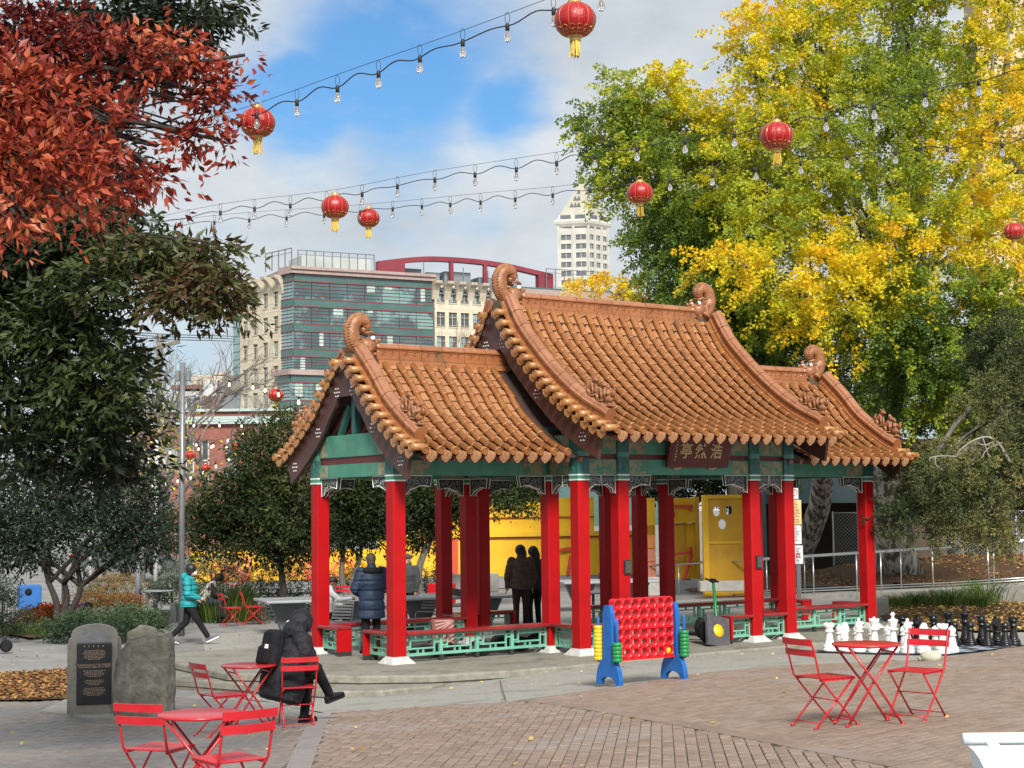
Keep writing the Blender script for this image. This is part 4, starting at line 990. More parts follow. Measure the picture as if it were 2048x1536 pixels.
q = MB(); q.box((X(902),-.15,Z(1146)), (X(916),-.05,Z(1075))); q.build('red_post', m_rbar, yw)
# painted swirls on the far left stretch of the wall
for px, py, r, m in ((455,1128,14,m_org),(480,1135,18,m_rbar),(505,1120,12,m_salm),(530,1138,16,m_yel2),(600,1130,16,m_org),(630,1128,14,m_rbar),(650,1130,14,m_salm),(690,1132,15,m_org),(720,1125,12,m_yel2)):
    q = MB(); P = spiral(X(px), Z(py), r*s_*1.6, 1.2, rnd.random()*6, rnd.choice((-1, 1)), 14); q.tube([(p[0], -.03, p[2]) for p in P], [.12-.006*i for i in range(15)], 4, 0, sm=False); q.build('painted_swirl', m, yw)
yb = W(1350, 1150, 50); ys = thing('play_wall', 'stepped yellow and orange play structure behind the entrance', 'play structure', (yb.x, yb.y, 0), R(4))
s_ = 50/F; Z = lambda py: hz(1350, py, 50); X = lambda px: (px-1350)*s_
q = MB(); q.box((X(1285),0,Z(1160)), (X(1312),.3,Z(995))); q.build('yellow_panel', m_yel, ys)
for z0, z1, m in ((1070,1048,m_yel),(1095,1050,m_org),(1122,1097,m_salm),(1158,1124,m_salm)): q = MB(); q.box((X(1292),-.04,Z(z0)), (X(1311),-.005,Z(z1))); q.build('painted_panel', m, ys)
q = MB(); q.box((X(1344),.1,Z(1158)), (X(1392),.5,Z(1047))); q.box((X(1344),-.1,Z(1046)), (X(1392),.5,Z(996))); q.build('yellow_panel', m_yel, ys)
q = MB(); q.box((X(1392),-.1,Z(1158)), (X(1400),.5,Z(994))); q.build('edge_panel', m_yel2, ys)
q = MB(); q.box((X(1345),.02,Z(1158)), (X(1371),.09,Z(1050))); q.build('door', m_yel2, ys)
q = MB(); q.bar((X(1344),-.15,Z(1013)), (X(1384),-.15,Z(1013)), .12, .09); q.bar((X(1382),-.15,Z(1010)), (X(1382),-.15,Z(1022)), .1, .1); q.box((X(1346),-.2,Z(1034)), (X(1350),-.1,Z(1024))); q.build('red_bar', m_rbar, ys)
q = MB(); q.bar((X(1345),-.4,Z(1108)), (X(1380),-.4,Z(1104)), .1, .09); q.bar((X(1378),-.4,Z(1094)), (X(1378),-.4,Z(1112)), .1, .09); q.bar((X(1362),-.5,Z(1158)), (X(1380),-.4,Z(1108)), .09, .09); q.build('red_brace', m_rbar, ys)
# yellow board with a face of three round holes
fb = W(1412, 1180, 47.5); fd = thing('face_board', 'tall yellow board with three round holes like a face', 'board', (fb.x, fb.y, -.1), R(6))
s_ = 47.5/F; Z = lambda py: hz(1412, py, 47.5)+.1; X = lambda px: (px-1412)*s_
ring = [(X(1437), Z(1023), .105, .15), (X(1462), Z(1021), .105, .15), (X(1448), Z(1049), .115, .15)]
bm = bmesh.new(); xa, xb, z0, z1 = X(1419), X(1490), 0., Z(997)
outer = [bm.verts.new((x, 0, z)) for x, z in ((xa, z0), (xb, z0), (xb, z1), (xa, z1))]; eds = [bm.edges.new((outer[i], outer[(i+1) % 4])) for i in range(4)]
for cx, cz, rx, rz in ring:
    vs = [bm.verts.new((cx+rx*cos(k*pi/8), 0, cz+rz*sin(k*pi/8))) for k in range(16)]; eds += [bm.edges.new((vs[i], vs[(i+1) % 16])) for i in range(16)]
bmesh.ops.triangle_fill(bm, edges=eds, use_beauty=True)
r_ = bmesh.ops.extrude_face_region(bm, geom=bm.faces[:]); bmesh.ops.translate(bm, verts=[v for v in r_['geom'] if isinstance(v, bmesh.types.BMVert)], vec=(0, .05, 0)); bmesh.ops.recalc_face_normals(bm, faces=bm.faces)
me = bpy.data.meshes.new('board'); bm.to_mesh(me); bm.free(); me.materials.append(m_yel2); link('board', me, fd)
q = MB(); q.box((X(1408),-.08,0), (X(1419),.12,Z(990))); q.box((X(1419),-.08,Z(997)), (X(1490),.12,Z(990))); q.box((xa,-.03,Z(1088)), (xb,-.002,Z(1083))); q.build('frame', m_yel, fd)

# dark building under the roadway on the right
m_dk = mat('dark_wall', (.045,.036,.028), (.06,.048,.038), .8, .85); m_tan = mat('tan_wall', (.15,.095,.05), (.19,.12,.065), .7, .85, c3=(.11,.07,.04), c3scale=.6)
m_stl = mat('blue_grey_steel', (.085,.135,.15), (.11,.165,.18), .6, .5); m_grn = mat('dark_green_steel', (.012,.06,.05), (.02,.08,.07), .8, .5); m_tanw = mat('tan_tower', (.52,.38,.24), (.6,.45,.3), .3, .8)
DG = 54.; gb = W(1500, 1150, DG); gr = thing('parking_structure', 'dark open ground floor with a blue grey steel beam behind the ramp', 'building', (gb.x, gb.y, 0), R(-4))
s_ = DG/F; Z = lambda py: hz(1750, py, DG); X = lambda px: (px-1500)*s_
q = MB(); q.box((X(1480),0,0), (X(2500),.3,Z(905))); q.build('back_wall', m_dk, gr).location.y = 5
q = MB(); q.box((X(1510),-.3,Z(1005)), (X(1712),.4,Z(925))); q.build('steel_beam', m_stl, gr)
q = MB(); q.box((X(1520),-.5,0), (X(1532),.1,Z(925))); q.build('steel_post', m_stl, gr)
q = MB(); q.box((X(1480),-.2,Z(1000)), (X(2500),6,Z(880))); q.build('upper_floor', m_tan, gr)
q = MB(); q.box((X(1600),.8,0), (X(1632),1.2,Z(1040))); q.build('wall_panel', m_tan, gr)
q = MB(); q.box((X(1826),.5,0), (X(1892),1,Z(1005))); q.build('wall_panel', m_tan, gr)
q = MB(); q.box((X(1950),-.6,0), (X(1992),0,Z(930))); q.build('green_column', m_grn, gr)
m_wbk = mat('white_block', (.16,.16,.165), (.22,.22,.225), .8, .8)
for a, b in ((1905,1950),(1995,2060)):
    q = MB(); q.box((X(a),.2,0), (X(b),.6,Z(1050))); q.build('block_wall', m_wbk, gr)
tb_ = W(1990, 500, 92); tn = thing('tan_building', 'plain tan building behind the ginkgo crowns', 'building', (tb_.x, tb_.y, -.3))
s_ = 92/F; q = MB(); q.box((-.6,0,0), (14,2.5,hz(1990, -160, 92)+.3)); q.build('wall', m_tanw, tn)
for k in range(6):
    for j in range(2): g = MB(); g.box((1.2+3.2*j,-.06,5+4.2*k), (3.0+3.2*j,-.01,7+4.2*k)); g.build('window', m_win, tn)
# chain link fence
m_galv = mat('galvanised', (.34,.34,.33), (.44,.44,.43), 3, .45, metal=.5)
fn = thing('chain_link_fence', 'chain link fence on grey posts under the dark building', 'fence', (X(1590)+gb.x, gb.y-1.2, zf(gb.x, gb.y-1)), R(-4))
q = MB(); Lf = 8.0; hf = 2.35; kk = 0
while kk < Lf+hf:
    a = max(0, kk-hf); b = min(Lf, kk)
    for s2_ in (0, 1):
        u0, z0, u1, z1 = (a, kk-a if False else min(hf, kk-a), b, kk-b)
        if s2_: u0, u1 = Lf-u0, Lf-u1
        q.bar((u0, 0, z0), (u1, 0, max(0, z1)), .007)
    kk += .12
tag(q.build('wire_mesh', m_galv, fn), kind='stuff')
for u in (.0, 1.35, 1.9, 4.3, 5.9, 8.0): q = MB(); q.tube([(u, 0, -.2), (u, 0, hf+.05)], .03, 8); q.build('post', m_galv, fn)
q = MB(); q.tube([(0, 0, hf), (Lf, 0, hf)], .024, 6); q.build('top_rail', m_galv, fn)
# ---------------------------------------------------------------- trees and plants
def snoise(P, k, ph=0.):
    x, y, z = P[:, 0]*k+ph, P[:, 1]*k-ph*.7, P[:, 2]*k+ph*1.3
    return (np.sin(x*1.7+np.sin(y*1.3+z))+np.sin(y*2.1+np.sin(z*1.9-x))+np.sin(z*1.9+np.sin(x*1.1+y*.7)))/3
def unit(v): return v/np.maximum(np.linalg.norm(v, axis=-1, keepdims=True), 1e-9)
def leaves(P, A, size, wid, g, nbias=(0, 0, 1), nk=.8, fold=0):
    n = len(P); A = unit(A); s = g.uniform(.7, 1.25, (n, 1))*size
    nr = unit(g.normal(size=(n, 3))*(1-nk*.6)+np.asarray(nbias)*nk); B = unit(np.cross(A, nr))
    V = np.empty((n, 4, 3)); V[:, 0] = P; V[:, 2] = P+A*s; m = P+A*s*.45; V[:, 1] = m+B*s*wid*.5; V[:, 3] = m-B*s*wid*.5
    return V
def foliage(lobes, nf, flen, per, spread, g, up=.5, outk=.8, droop=0., shell=2.2, rnd_=.5, tn=.15, tl=.06, nk=.35, flat=0.):
    """fingers (twigs) set through ellipsoid lobes, leaves round each finger: points, leaf axes, tints, finger starts"""
    wts = np.array([l[3]*l[1][0]*l[1][2] for l in lobes], float); wts /= wts.sum(); idx = g.choice(len(lobes), nf, p=wts)
    c = np.array([tuple(l[0]) for l in lobes])[idx]; r = np.array([l[1] for l in lobes])[idx]; tb = np.array([l[2] for l in lobes])[idx]
    d = unit(g.normal(size=(nf, 3))); u = g.uniform(0, 1, (nf, 1))**(1/shell); s = c+d*r*u
    f = unit(d*outk+np.array([0, 0, up])+g.normal(size=(nf, 3))*rnd_); f[:, 2] *= (1-flat); L_ = flen*g.uniform(.5, 1.3, (nf, 1))
    t = g.uniform(0, 1, (nf, per, 1)); off = g.normal(size=(nf, per, 3)); off -= (off*f[:, None]).sum(-1, keepdims=True)*f[:, None]; off[..., 2] *= (1-flat)
    P = s[:, None]+f[:, None]*L_[:, None]*t+off*spread*(1.1-.8*t)
    P[..., 2] -= droop*(t[..., 0]**2)*L_
    A = off*.7+f[:, None]*.7+g.normal(size=off.shape)*.4+np.array([0, 0, -.25]); P = P.reshape(-1, 3); A = A.reshape(-1, 3)
    tint = np.repeat(tb, per)+np.repeat(g.normal(size=nf)*.5*tn, per)+snoise(P, .9)*tn+g.normal(size=len(P))*tl
    return P, A, tint, s, f, L_
def limbs(q, base, joint, tr, lobes, starts, g, kk=3, rc=.5, mi=0, n=6, twig=.008, lr=.4):
    base = Vector(base); joint = Vector(joint)
    mid = (base+joint)/2+Vector((g.normal()*.06, g.normal()*.06, 0))*(joint-base).length
    flare = [1.55, 1.12, 1., .95, .9, .85, .8, .75, .7]
    q.tube(bez([base, mid, joint], 4), [tr*f for f in flare], 10, mi)
    for l in lobes:
        e = Vector(l[0]); L_ = (e-joint).length; m = joint.lerp(e, .5)+Vector((g.normal(), g.normal(), abs(g.normal())*1.2))*L_*.07
        pth = bez([joint-(joint-base).normalized()*tr, m, e], 4); r0 = min(tr*.7, .02+L_*.016, rc)
        q.tube(pth, [r0*(1-.8*i/8)+.006 for i in range(9)], n, mi)
        if len(starts):
            dd = np.linalg.norm(starts-np.array(tuple(e)), axis=1); pick = np.argsort(dd)[:kk*4]; g.shuffle(pick)
            for i in pick[:kk]:
                s = Vector(starts[i]); a = pth[g.integers(3, 8)]; q.tube([a, a.lerp(s, .5)+Vector((0, 0, .05*(s-a).length)), s], [r0*lr, r0*lr*.6, twig], 4, mi)
def tree(name, label, cat, base, joint, tr, lobes, fol, leaf, lm, bark, group=None, seed=1, kk=4, n_single=0, stems=None, lr=.4, fold=False, rc=.5):
    g = np.random.default_rng(seed); base = Vector(base); t = thing(name, label, cat, base, group=group)
    lb = [(Vector(l[0])-base, l[1], l[2]-(.05 if lm.name.startswith('ginkgo') and l[2] > .5 else 0), l[3]) for l in lobes]
    P, A, tint, s, f, L_ = foliage(lb, g=g, **fol)
    q = MB()
    if stems:
        for st in stems: limbs(q, Vector(st[0])-base, Vector(st[1])-base, tr, lb[st[2]:st[3]], s, g, kk, lr=lr)
    else: limbs(q, (0, 0, -.1), Vector(joint)-base, tr, lb, s, g, kk, rc, lr=lr)
    q.build('trunk', bark, t)
    size, wid, nk = leaf; V = fold_leaves(P, A, size, wid, g, nk) if n_single or fold else leaves(P, A, size, wid, g, nk=nk)
    if n_single:                                      # the nearest leaves are single objects
        wp = P+np.array(tuple(base)); v = wp-np.array((0, 0, EYE)); fw = np.array(tuple(_fw)); dpt = v@fw; px = 1024+F*(v@np.array(tuple(_rt)))/dpt; py = 768-F*(v@np.array(tuple(_up)))/dpt
        ok = (px > 15) & (px < 2030) & (py > 15) & (py < 1500); o = np.where(ok, dpt, 1e9).argsort()[:n_single]
        keep = np.ones(len(P), bool); keep[o] = False
        protos = []
        for k in range(6): protos.append(quads_mesh('leaf', fold_leaves(np.zeros((1, 3)), np.array([[1., 0, 0]]), size, wid, np.random.default_rng(k+1), 1.), lm, np.array([k/5*.7+.2]*2)))
        for i in o:
            a = Vector(unit(A[i][None])[0]); nn = Vector(g.normal(size=3)); nn = (nn-a*a.dot(nn)).normalized(); b = nn.cross(a)
            M = Matrix((a, b, nn)).transposed().to_4x4(); M.translation = Vector(P[i]); ob = link('leaf', protos[int(np.clip((tint[i]-.2)/.7*5, 0, 5))], t); ob.matrix_basis = M @ Matrix.Scale(float(g.uniform(.8, 1.2)), 4)
        V = V.reshape(-1, 2, 4, 3)[keep].reshape(-1, 4, 3); tint = tint[keep]
    link('crown', quads_mesh('crown', V, lm, tint if len(V) == len(tint) else np.repeat(tint, 2)), t)
    return t
def lob(px, py, D, rx, ry, tint, w=1., rd=None):
    k = D/F; rx *= k; ry *= k; return (W(px, py, D), (rx, rd or (rx+ry)/2, ry), tint, w)
m_bark = mat('bark_grey', (.10,.09,.075), (.19,.17,.145), 3, .95, 1., 9, stretch=(5, 5, .8), spec=.2)
m_gbark = mat('ginkgo_bark', (.10,.085,.07), (.46,.44,.39), 2., .95, 2., 5, stretch=(3.4, 3.4, .6), lo=.44, hi=.56, spec=.2)
m_dbark = mat('bark_dark', (.035,.03,.026), (.06,.05,.045), 3, .95, .8, 9, stretch=(5, 5, 1), spec=.2)
gk = [(0, (.018,.04,.014)), (.22, (.10,.18,.042)), (.45, (.26,.35,.045)), (.62, (.50,.52,.035)), (.8, (.82,.68,.03)), (1, (.88,.58,.03))]
m_gk = leafmat('ginkgo_leaf', gk, .45)
FG = dict(flen=.95, per=88, spread=.10, up=.35, outk=1.0, droop=.4, shell=3.2, tn=.15, tl=.035)
zb = lambda px, py: G(px, py)
LA = [lob(*a) for a in ((1600,120,42,90,130,.66),(1545,150,42,70,100,.86,1.1),(1495,90,42,35,60,.95,1.5),(1550,30,42.5,35,60,.85,1.4),(1640,20,42,60,70,.8),(1760,60,43,170,150,.5),(1880,40,43.5,90,90,.45),(2000,80,42,80,110,.82,1.2),(1990,220,41.5,90,120,.86,1.2),(1700,240,41.5,160,150,.55),(1850,220,42,130,130,.55),(1560,330,41.5,140,110,.7),(1720,420,41,170,120,.58),(1900,400,41,110,110,.72),(2000,450,40.5,80,120,.9,1.2),(1560,480,40.5,110,80,.62),(1830,500,40.2,170,70,.85),(1600,545,39.6,150,42,.88,1.4),(1480,520,39.6,80,18,.92,1.8),(1700,590,39.5,110,70,.82,1.3),(1640,640,39.5,30,55,.92,1.5),(1560,600,39.7,25,50,.88,1.2),(1900,620,40,150,80,.42,1.6),(1780,660,40.5,120,60,.38,1.6),(2000,680,40,80,120,.38,1.8),(1880,740,40.5,120,70,.4,2.2),(1950,830,41,80,70,.4,1.8),(1800,790,42,90,50,.22,1.6),(1750,740,42,70,50,.25,1.6),(1700,760,46,150,110,.05,.8),(1850,860,47,150,120,.06,.8),(2120,300,43,100,300,.6),(1750,-120,43,250,130,.6),(2000,-100,43,150,120,.7))]
gtrunk = G(1800, 1146); D_ = 43.
gbase = Vector(W(1800, 1150, 47.)); gbase.z = W(1800, 1146, 47.).z-.1
tree('ginkgo_tree', 'large ginkgo with pale furrowed trunk behind the handrail, crown turning yellow at upper right', 'tree', gbase, W(1790, 640, 44.), .5, LA, dict(FG, nf=3200), (.080, .95, .55), m_gk, m_gbark, 'ginkgo trees', 21, 3)
LB_ = [lob(*a) for a in ((1235,190,46,14,45,.45,1.6),(1285,235,46,40,50,.5,1.2),(1330,200,46,40,50,.75,1.2),(1190,250,46,30,35,.3,1.2),(1225,340,46,35,50,.3),(1280,300,46,90,80,.5),(1390,260,46,70,60,.75),(1460,290,46,70,60,.72),(1290,410,45.5,55,70,.32),(1390,370,45,120,90,.52),(1500,400,45,100,100,.6),(1360,490,45,85,70,.38),(1450,480,44.5,110,80,.4),(1330,570,45,50,40,.3),(1215,580,45,60,10,.92,2.),(1400,580,44,90,70,.33),(1500,620,43.5,90,70,.35),(1540,690,43.5,70,60,.3),(1480,680,44.5,70,60,.12),(1620,700,46,90,100,.06,.8),(1560,820,48,120,90,.05,.5))]
b2 = G(1572, 1165)
tree('ginkgo_tree', 'ginkgo with green and yellow crown, left one of two, overlapping the white tower', 'tree', b2, W(1545, 720, 46.5), .38, LB_, dict(FG, nf=1850), (.080, .95, .55), m_gk, m_gbark, 'ginkgo trees', 22, 3)

# red-leaved tree overhead at the left and the dark green tree behind it
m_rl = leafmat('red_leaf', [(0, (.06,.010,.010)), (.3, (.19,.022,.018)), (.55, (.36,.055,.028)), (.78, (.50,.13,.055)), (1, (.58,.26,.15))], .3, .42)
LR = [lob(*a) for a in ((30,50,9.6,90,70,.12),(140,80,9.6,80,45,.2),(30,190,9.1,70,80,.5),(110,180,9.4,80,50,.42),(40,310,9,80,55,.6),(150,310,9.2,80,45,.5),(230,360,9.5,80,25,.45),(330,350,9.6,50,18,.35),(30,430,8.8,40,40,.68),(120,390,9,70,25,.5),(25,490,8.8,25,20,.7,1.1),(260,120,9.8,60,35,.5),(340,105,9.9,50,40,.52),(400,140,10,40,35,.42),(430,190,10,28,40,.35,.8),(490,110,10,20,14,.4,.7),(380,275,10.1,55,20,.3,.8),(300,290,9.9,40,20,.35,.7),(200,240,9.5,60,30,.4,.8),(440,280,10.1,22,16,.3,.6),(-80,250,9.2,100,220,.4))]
rb = on(-4.3, 9.4)
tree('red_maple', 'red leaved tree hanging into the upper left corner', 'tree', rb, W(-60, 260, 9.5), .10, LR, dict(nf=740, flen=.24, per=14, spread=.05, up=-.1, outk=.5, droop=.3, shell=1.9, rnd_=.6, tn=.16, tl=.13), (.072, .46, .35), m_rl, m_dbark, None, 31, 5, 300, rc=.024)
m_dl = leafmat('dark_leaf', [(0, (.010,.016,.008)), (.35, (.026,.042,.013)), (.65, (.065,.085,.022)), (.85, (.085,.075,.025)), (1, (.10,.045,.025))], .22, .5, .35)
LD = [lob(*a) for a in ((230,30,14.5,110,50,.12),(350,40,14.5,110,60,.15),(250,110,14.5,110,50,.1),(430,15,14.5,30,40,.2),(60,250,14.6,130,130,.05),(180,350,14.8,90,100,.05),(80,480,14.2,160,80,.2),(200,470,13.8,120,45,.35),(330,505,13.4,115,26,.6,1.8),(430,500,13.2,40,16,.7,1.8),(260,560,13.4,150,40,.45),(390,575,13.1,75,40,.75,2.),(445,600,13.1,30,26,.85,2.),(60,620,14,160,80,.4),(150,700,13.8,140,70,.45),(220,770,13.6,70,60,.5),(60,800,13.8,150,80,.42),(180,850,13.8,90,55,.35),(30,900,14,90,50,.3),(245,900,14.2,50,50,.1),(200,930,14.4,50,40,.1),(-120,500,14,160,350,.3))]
db = on(-7.2, 14.5)
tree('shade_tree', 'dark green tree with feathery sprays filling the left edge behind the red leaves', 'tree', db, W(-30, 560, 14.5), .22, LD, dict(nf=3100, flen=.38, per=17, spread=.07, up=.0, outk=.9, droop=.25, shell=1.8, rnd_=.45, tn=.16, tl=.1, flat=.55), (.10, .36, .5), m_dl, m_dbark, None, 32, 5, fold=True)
# low multi-stemmed tree at left, and the round trees behind the pavilion
m_l3 = leafmat('blue_green_leaf', [(0, (.012,.022,.014)), (.4, (.035,.056,.034)), (.75, (.065,.09,.05)), (1, (.12,.14,.075))], .2, .65, .15)
LL = [lob(*a) for a in ((60,980,37,90,60,.5),(170,980,37,90,70,.45),(260,1000,37,80,75,.42),(60,1060,37,100,60,.32),(180,1070,37,110,60,.35),(290,1070,37,60,50,.35),(40,1105,37,70,30,.2),(250,1105,37,50,20,.2),(335,1065,38,30,30,.4),(-60,1040,37,90,90,.3),(40,925,37,60,25,.75))]
lb_ = on(W(120, 1240, 37).x, 37)
_st = lambda px, py, D: tuple(W(px, py, D))
tree('low_tree', 'low dark multi-stemmed tree over the hedge behind the plaque stone', 'tree', lb_, None, .08, LL, dict(nf=1500, flen=.42, per=17, spread=.14, up=.2, outk=.7, droop=.15, shell=2., tn=.2, tl=.12), (.12, .38, .4), m_l3, m_dbark, None, 33, 3, 0, [(_st(116,1240,37), _st(95,1160,37), 0, 4), (_st(122,1240,37), _st(128,1160,37), 4, 7), (_st(128,1240,37), _st(165,1165,37), 7, 11)])
m_ph = leafmat('photinia_leaf', [(0, (.010,.018,.008)), (.4, (.038,.055,.018)), (.7, (.085,.105,.032)), (.88, (.17,.16,.07)), (1, (.26,.13,.10))], .2, .6, .15)
FP = dict(flen=.5, per=20, spread=.13, up=.5, outk=.8, droop=.1, shell=2.2, tn=.22, tl=.12)
LP1 = [lob(*a) for a in ((575,870,40,40,45,.55),(530,905,40,55,50,.5),(590,950,40,60,55,.5),(520,985,40,70,55,.5),(455,1010,40,55,55,.55),(590,1040,39.6,70,50,.35),(500,1060,39.8,80,50,.3),(430,1060,40,45,40,.4),(550,1095,40,80,30,.12),(620,1080,40,50,40,.15),(380,1060,41,40,45,.5))]
tree('round_tree', 'broad round evergreen tree with reddish tips left of the pavilion', 'tree', on(W(560, 1215, 40.2).x, 40.2), W(560, 1120, 40), .10, LP1, dict(FP, nf=1500), (.12, .42, .4), m_ph, m_dbark, 'trees behind the pavilion', 34, 3)
LP2 = [lob(*a) for a in ((680,1000,43,50,40,.35),(720,985,43,60,45,.4),(690,1060,43,55,40,.15),(760,1010,43,60,50,.3),(740,1060,43,50,35,.1),(650,1040,43,30,60,.2))]
tree('round_tree', 'dark round tree with twin trunks seen between the two left corner columns', 'tree', on(W(700, 1205, 43).x, 43), None, .09, LP2, dict(FP, nf=900), (.12, .42, .4), m_ph, m_bark, 'trees behind the pavilion', 35, 3, 0, [(_st(694,1200,43), _st(686,1110,43), 0, 3), (_st(702,1200,43), _st(722,1110,43), 3, 6)])
LP3 = [lob(*a) for a in ((840,1000,44,50,40,.3),(880,1020,44,45,45,.25),(850,1060,44,35,40,.1),(910,1000,44,50,35,.35),(990,1000,44,45,22,.55),(1010,975,44.5,70,25,.45),(1050,1000,44.5,30,30,.5))]
tree('round_tree', 'leaning trunked tree under the middle of the pavilion, in front of the yellow wall', 'tree', on(W(850, 1180, 44.3).x, 44.3), W(868, 1060, 44), .12, LP3, dict(FP, nf=900), (.12, .42, .4), m_ph, m_bark, 'trees behind the pavilion', 36, 3)
LP4 = [lob(*a) for a in ((1290,955,60,70,35,.2),(1370,965,60,70,40,.25),(1450,960,60,60,40,.3),(1240,940,60,50,40,.2))]
tree('round_tree', 'dark tree top showing over the yellow walls under the roof edge', 'tree', on(W(1370, 1000, 60).x, 60), W(1370, 1040, 60), .12, LP4, dict(FP, nf=700), (.15, .45, .4), m_ph, m_bark, 'trees behind the pavilion', 38, 3)
# shaggy conifer at the right edge
m_cf = leafmat('conifer_leaf', [(0, (.02,.03,.012)), (.4, (.07,.09,.03)), (.7, (.15,.165,.05)), (1, (.30,.23,.08))], .15, .6)
LC = [lob(*a) for a in ((2030,720,34,70,110,.35),(2000,830,33.5,90,90,.45),(1930,930,33,110,60,.5),(2020,960,33,70,90,.55),(1850,960,33,90,45,.38),(1810,1010,33,60,35,.3),(1900,1000,33,60,45,.42),(1870,1050,33,28,40,.6,1.2),(1950,1050,33,50,35,.65,1.2),(2000,1060,33,30,50,.65,1.2),(1790,1045,33,25,35,.4),(2080,850,34,80,220,.4),(1990,720,34.5,60,80,.2))]
tree('conifer_tree', 'shaggy olive conifer drooping over the handrail at the right edge', 'tree', on(12.6, 35), W(2110, 760, 34.3), .25, LC, dict(nf=1750, flen=.34, per=56, spread=.06, up=-.2, outk=.7, droop=.3, shell=2.2, tn=.22, tl=.1), (.075, .34, .2), m_cf, m_bark, None, 37, 3)
m_wb = mat('white_branch', (.22,.21,.18), (.33,.31,.28), 5, .8)
q = MB(); br_ = thing('bare_branch', 'pale bare branch arching over the olive conifer', 'branch', W(2000, 915, 32.4)); oo_ = Vector(br_.location)
pb = lambda l: [W(x, y, 32.4)-oo_ for x, y in l]
q.tube(bez(pb([(2020,925),(2000,890),(1975,874),(1945,882),(1920,900),(1912,915)]), 4), [.03-.001*i for i in range(21)], 6)
for l in ([(1965,874),(1975,905),(1985,935)], [(1990,882),(1970,890),(1955,886)], [(2005,885),(1975,898),(1962,918)], [(1912,913),(1885,912),(1862,915),(1858,922)], [(1870,914),(1872,930),(1885,940)]): q.tube(bez(pb(l), 3), .013, 5)
q.build('branch', m_wb, br_)
# shrubs, hedges, grass
m_sh = leafmat('shrub_leaf', [(0, (.018,.028,.018)), (.4, (.06,.085,.05)), (.75, (.15,.175,.11)), (1, (.30,.28,.18))], .2, .6)
m_br = leafmat('autumn_shrub_leaf', [(0, (.03,.03,.016)), (.35, (.10,.095,.035)), (.6, (.20,.17,.07)), (.8, (.32,.15,.03)), (1, (.36,.08,.02))], .2, .6)
m_jn = leafmat('juniper_leaf', [(0, (.012,.025,.014)), (.5, (.045,.085,.04)), (1, (.11,.16,.075))], .15, .6)
def shrub(label, lobes, nf, m, seed, leaf=(.06, .4, .4), fol=None, name='shrub', group='shrubs in the planting beds'):
    L_ = [lob(*a) for a in lobes]; b = min((l[0].z-l[1][2]*.8 for l in L_)); c = L_[0][0]; base = Vector((c.x, c.y, max(zf(c.x, c.y), b)-.02))
    return tree(name, label, 'shrub', base, base+Vector((0, 0, .12)), .03, L_, dict(dict(flen=.15, per=18, spread=.06, up=.6, outk=.9, droop=.05, shell=2., tn=.2, tl=.13, nf=nf), **(fol or {})), leaf, m, m_dbark, group, seed, 2)
shrub('grey green shrub behind the walking person', ((425,1125,44,50,28,.6),(385,1150,44,40,40,.5),(470,1150,44,40,35,.6)), 420, m_sh, 51)
shrub('wide grey green shrub behind the far table tennis table', ((560,1160,45,55,40,.5),(620,1180,45,55,45,.45),(530,1200,44,50,40,.3),(590,1210,44,60,35,.2)), 560, m_sh, 52)
shrub('shrub with pale leaves between the corner columns', ((700,1165,46,60,28,.6),(760,1160,47,40,30,.6)), 300, m_sh, 53)
shrub('shrub under the leaning tree by the middle bench', ((870,1165,47,40,30,.5),(840,1185,46,40,25,.4)), 260, m_sh, 54)
shrub('big dark shrub at the left edge of the bed', ((5,1195,35,30,45,.35),(20,1245,34.6,50,25,.2),(-40,1200,35,50,60,.3)), 420, m_l3, 55)
shrub('rusty orange low shrub beside the blue box', ((85,1230,38.5,40,18,.85),(60,1240,38.3,35,20,.75),(112,1228,38.6,22,12,.9)), 260, m_br, 56)
shrub('dry brown shrub in front of the parked car', ((215,1170,45.5,60,28,.5),(255,1185,45,55,35,.5),(180,1190,45,50,30,.45)), 380, m_br, 57)
shrub('yellow and orange low shrub beside the grey post', ((235,1207,42.5,50,18,.65),(265,1209,42.5,20,14,.85),(190,1203,42.5,40,20,.7)), 260, m_br, 58)
shrub('spreading juniper hedge behind the plaque stone', ((170,1245,34.6,60,26,.55),(250,1241,34.8,70,28,.55),(300,1250,34.8,40,26,.5),(120,1262,34.4,50,22,.4),(210,1266,34.2,90,22,.25)), 900, m_jn, 59, (.06, .3, .2), dict(flen=.15, per=30, spread=.04, up=.25), 'juniper_hedge')
shrub('low shrub at the left of the far lantern pole', ((345,1165,44,40,30,.45),(320,1190,43,40,25,.4)), 240, m_sh, 60)
shrub('small shrub below the far red chairs', ((520,1262,40,22,22,.35),(505,1225,41,22,14,.7)), 130, m_br, 61)
def grass(label, px, py, D, w, h, n, seed, m, name='grass_clump', group='grass clumps'):
    g = np.random.default_rng(seed); c = G(px, py) if D is None else Vector((W(px, py, D).x, D, zf(W(px, py, D).x, D)))
    a = g.uniform(0, 2*pi, n); r = np.abs(g.normal(size=n))*w*.35; P = np.stack([r*np.cos(a), r*np.sin(a), np.zeros(n)], 1); L_ = h*g.uniform(.5, 1.1, n)
    d = unit(np.stack([np.cos(a)*g.uniform(.1, .7, n), np.sin(a)*g.uniform(.1, .7, n), np.ones(n)], 1)); s = unit(np.cross(d, g.normal(size=(n, 3))))*.009
    M1 = P+d*L_[:, None]*.55; T = P+d*L_[:, None]*.95+np.stack([np.cos(a), np.sin(a), np.zeros(n)], 1)*L_[:, None]*.18
    V = np.concatenate([np.stack([P-s, P+s, M1+s, M1-s], 1), np.stack([M1-s, M1+s, T+s*.2, T-s*.2], 1)]); t = thing(name, label, 'grass', c, group=group)
    tag(link('blades', quads_mesh('blades', V, m, np.tile(g.uniform(.1, 1, n), 2)), t), kind='stuff'); return t
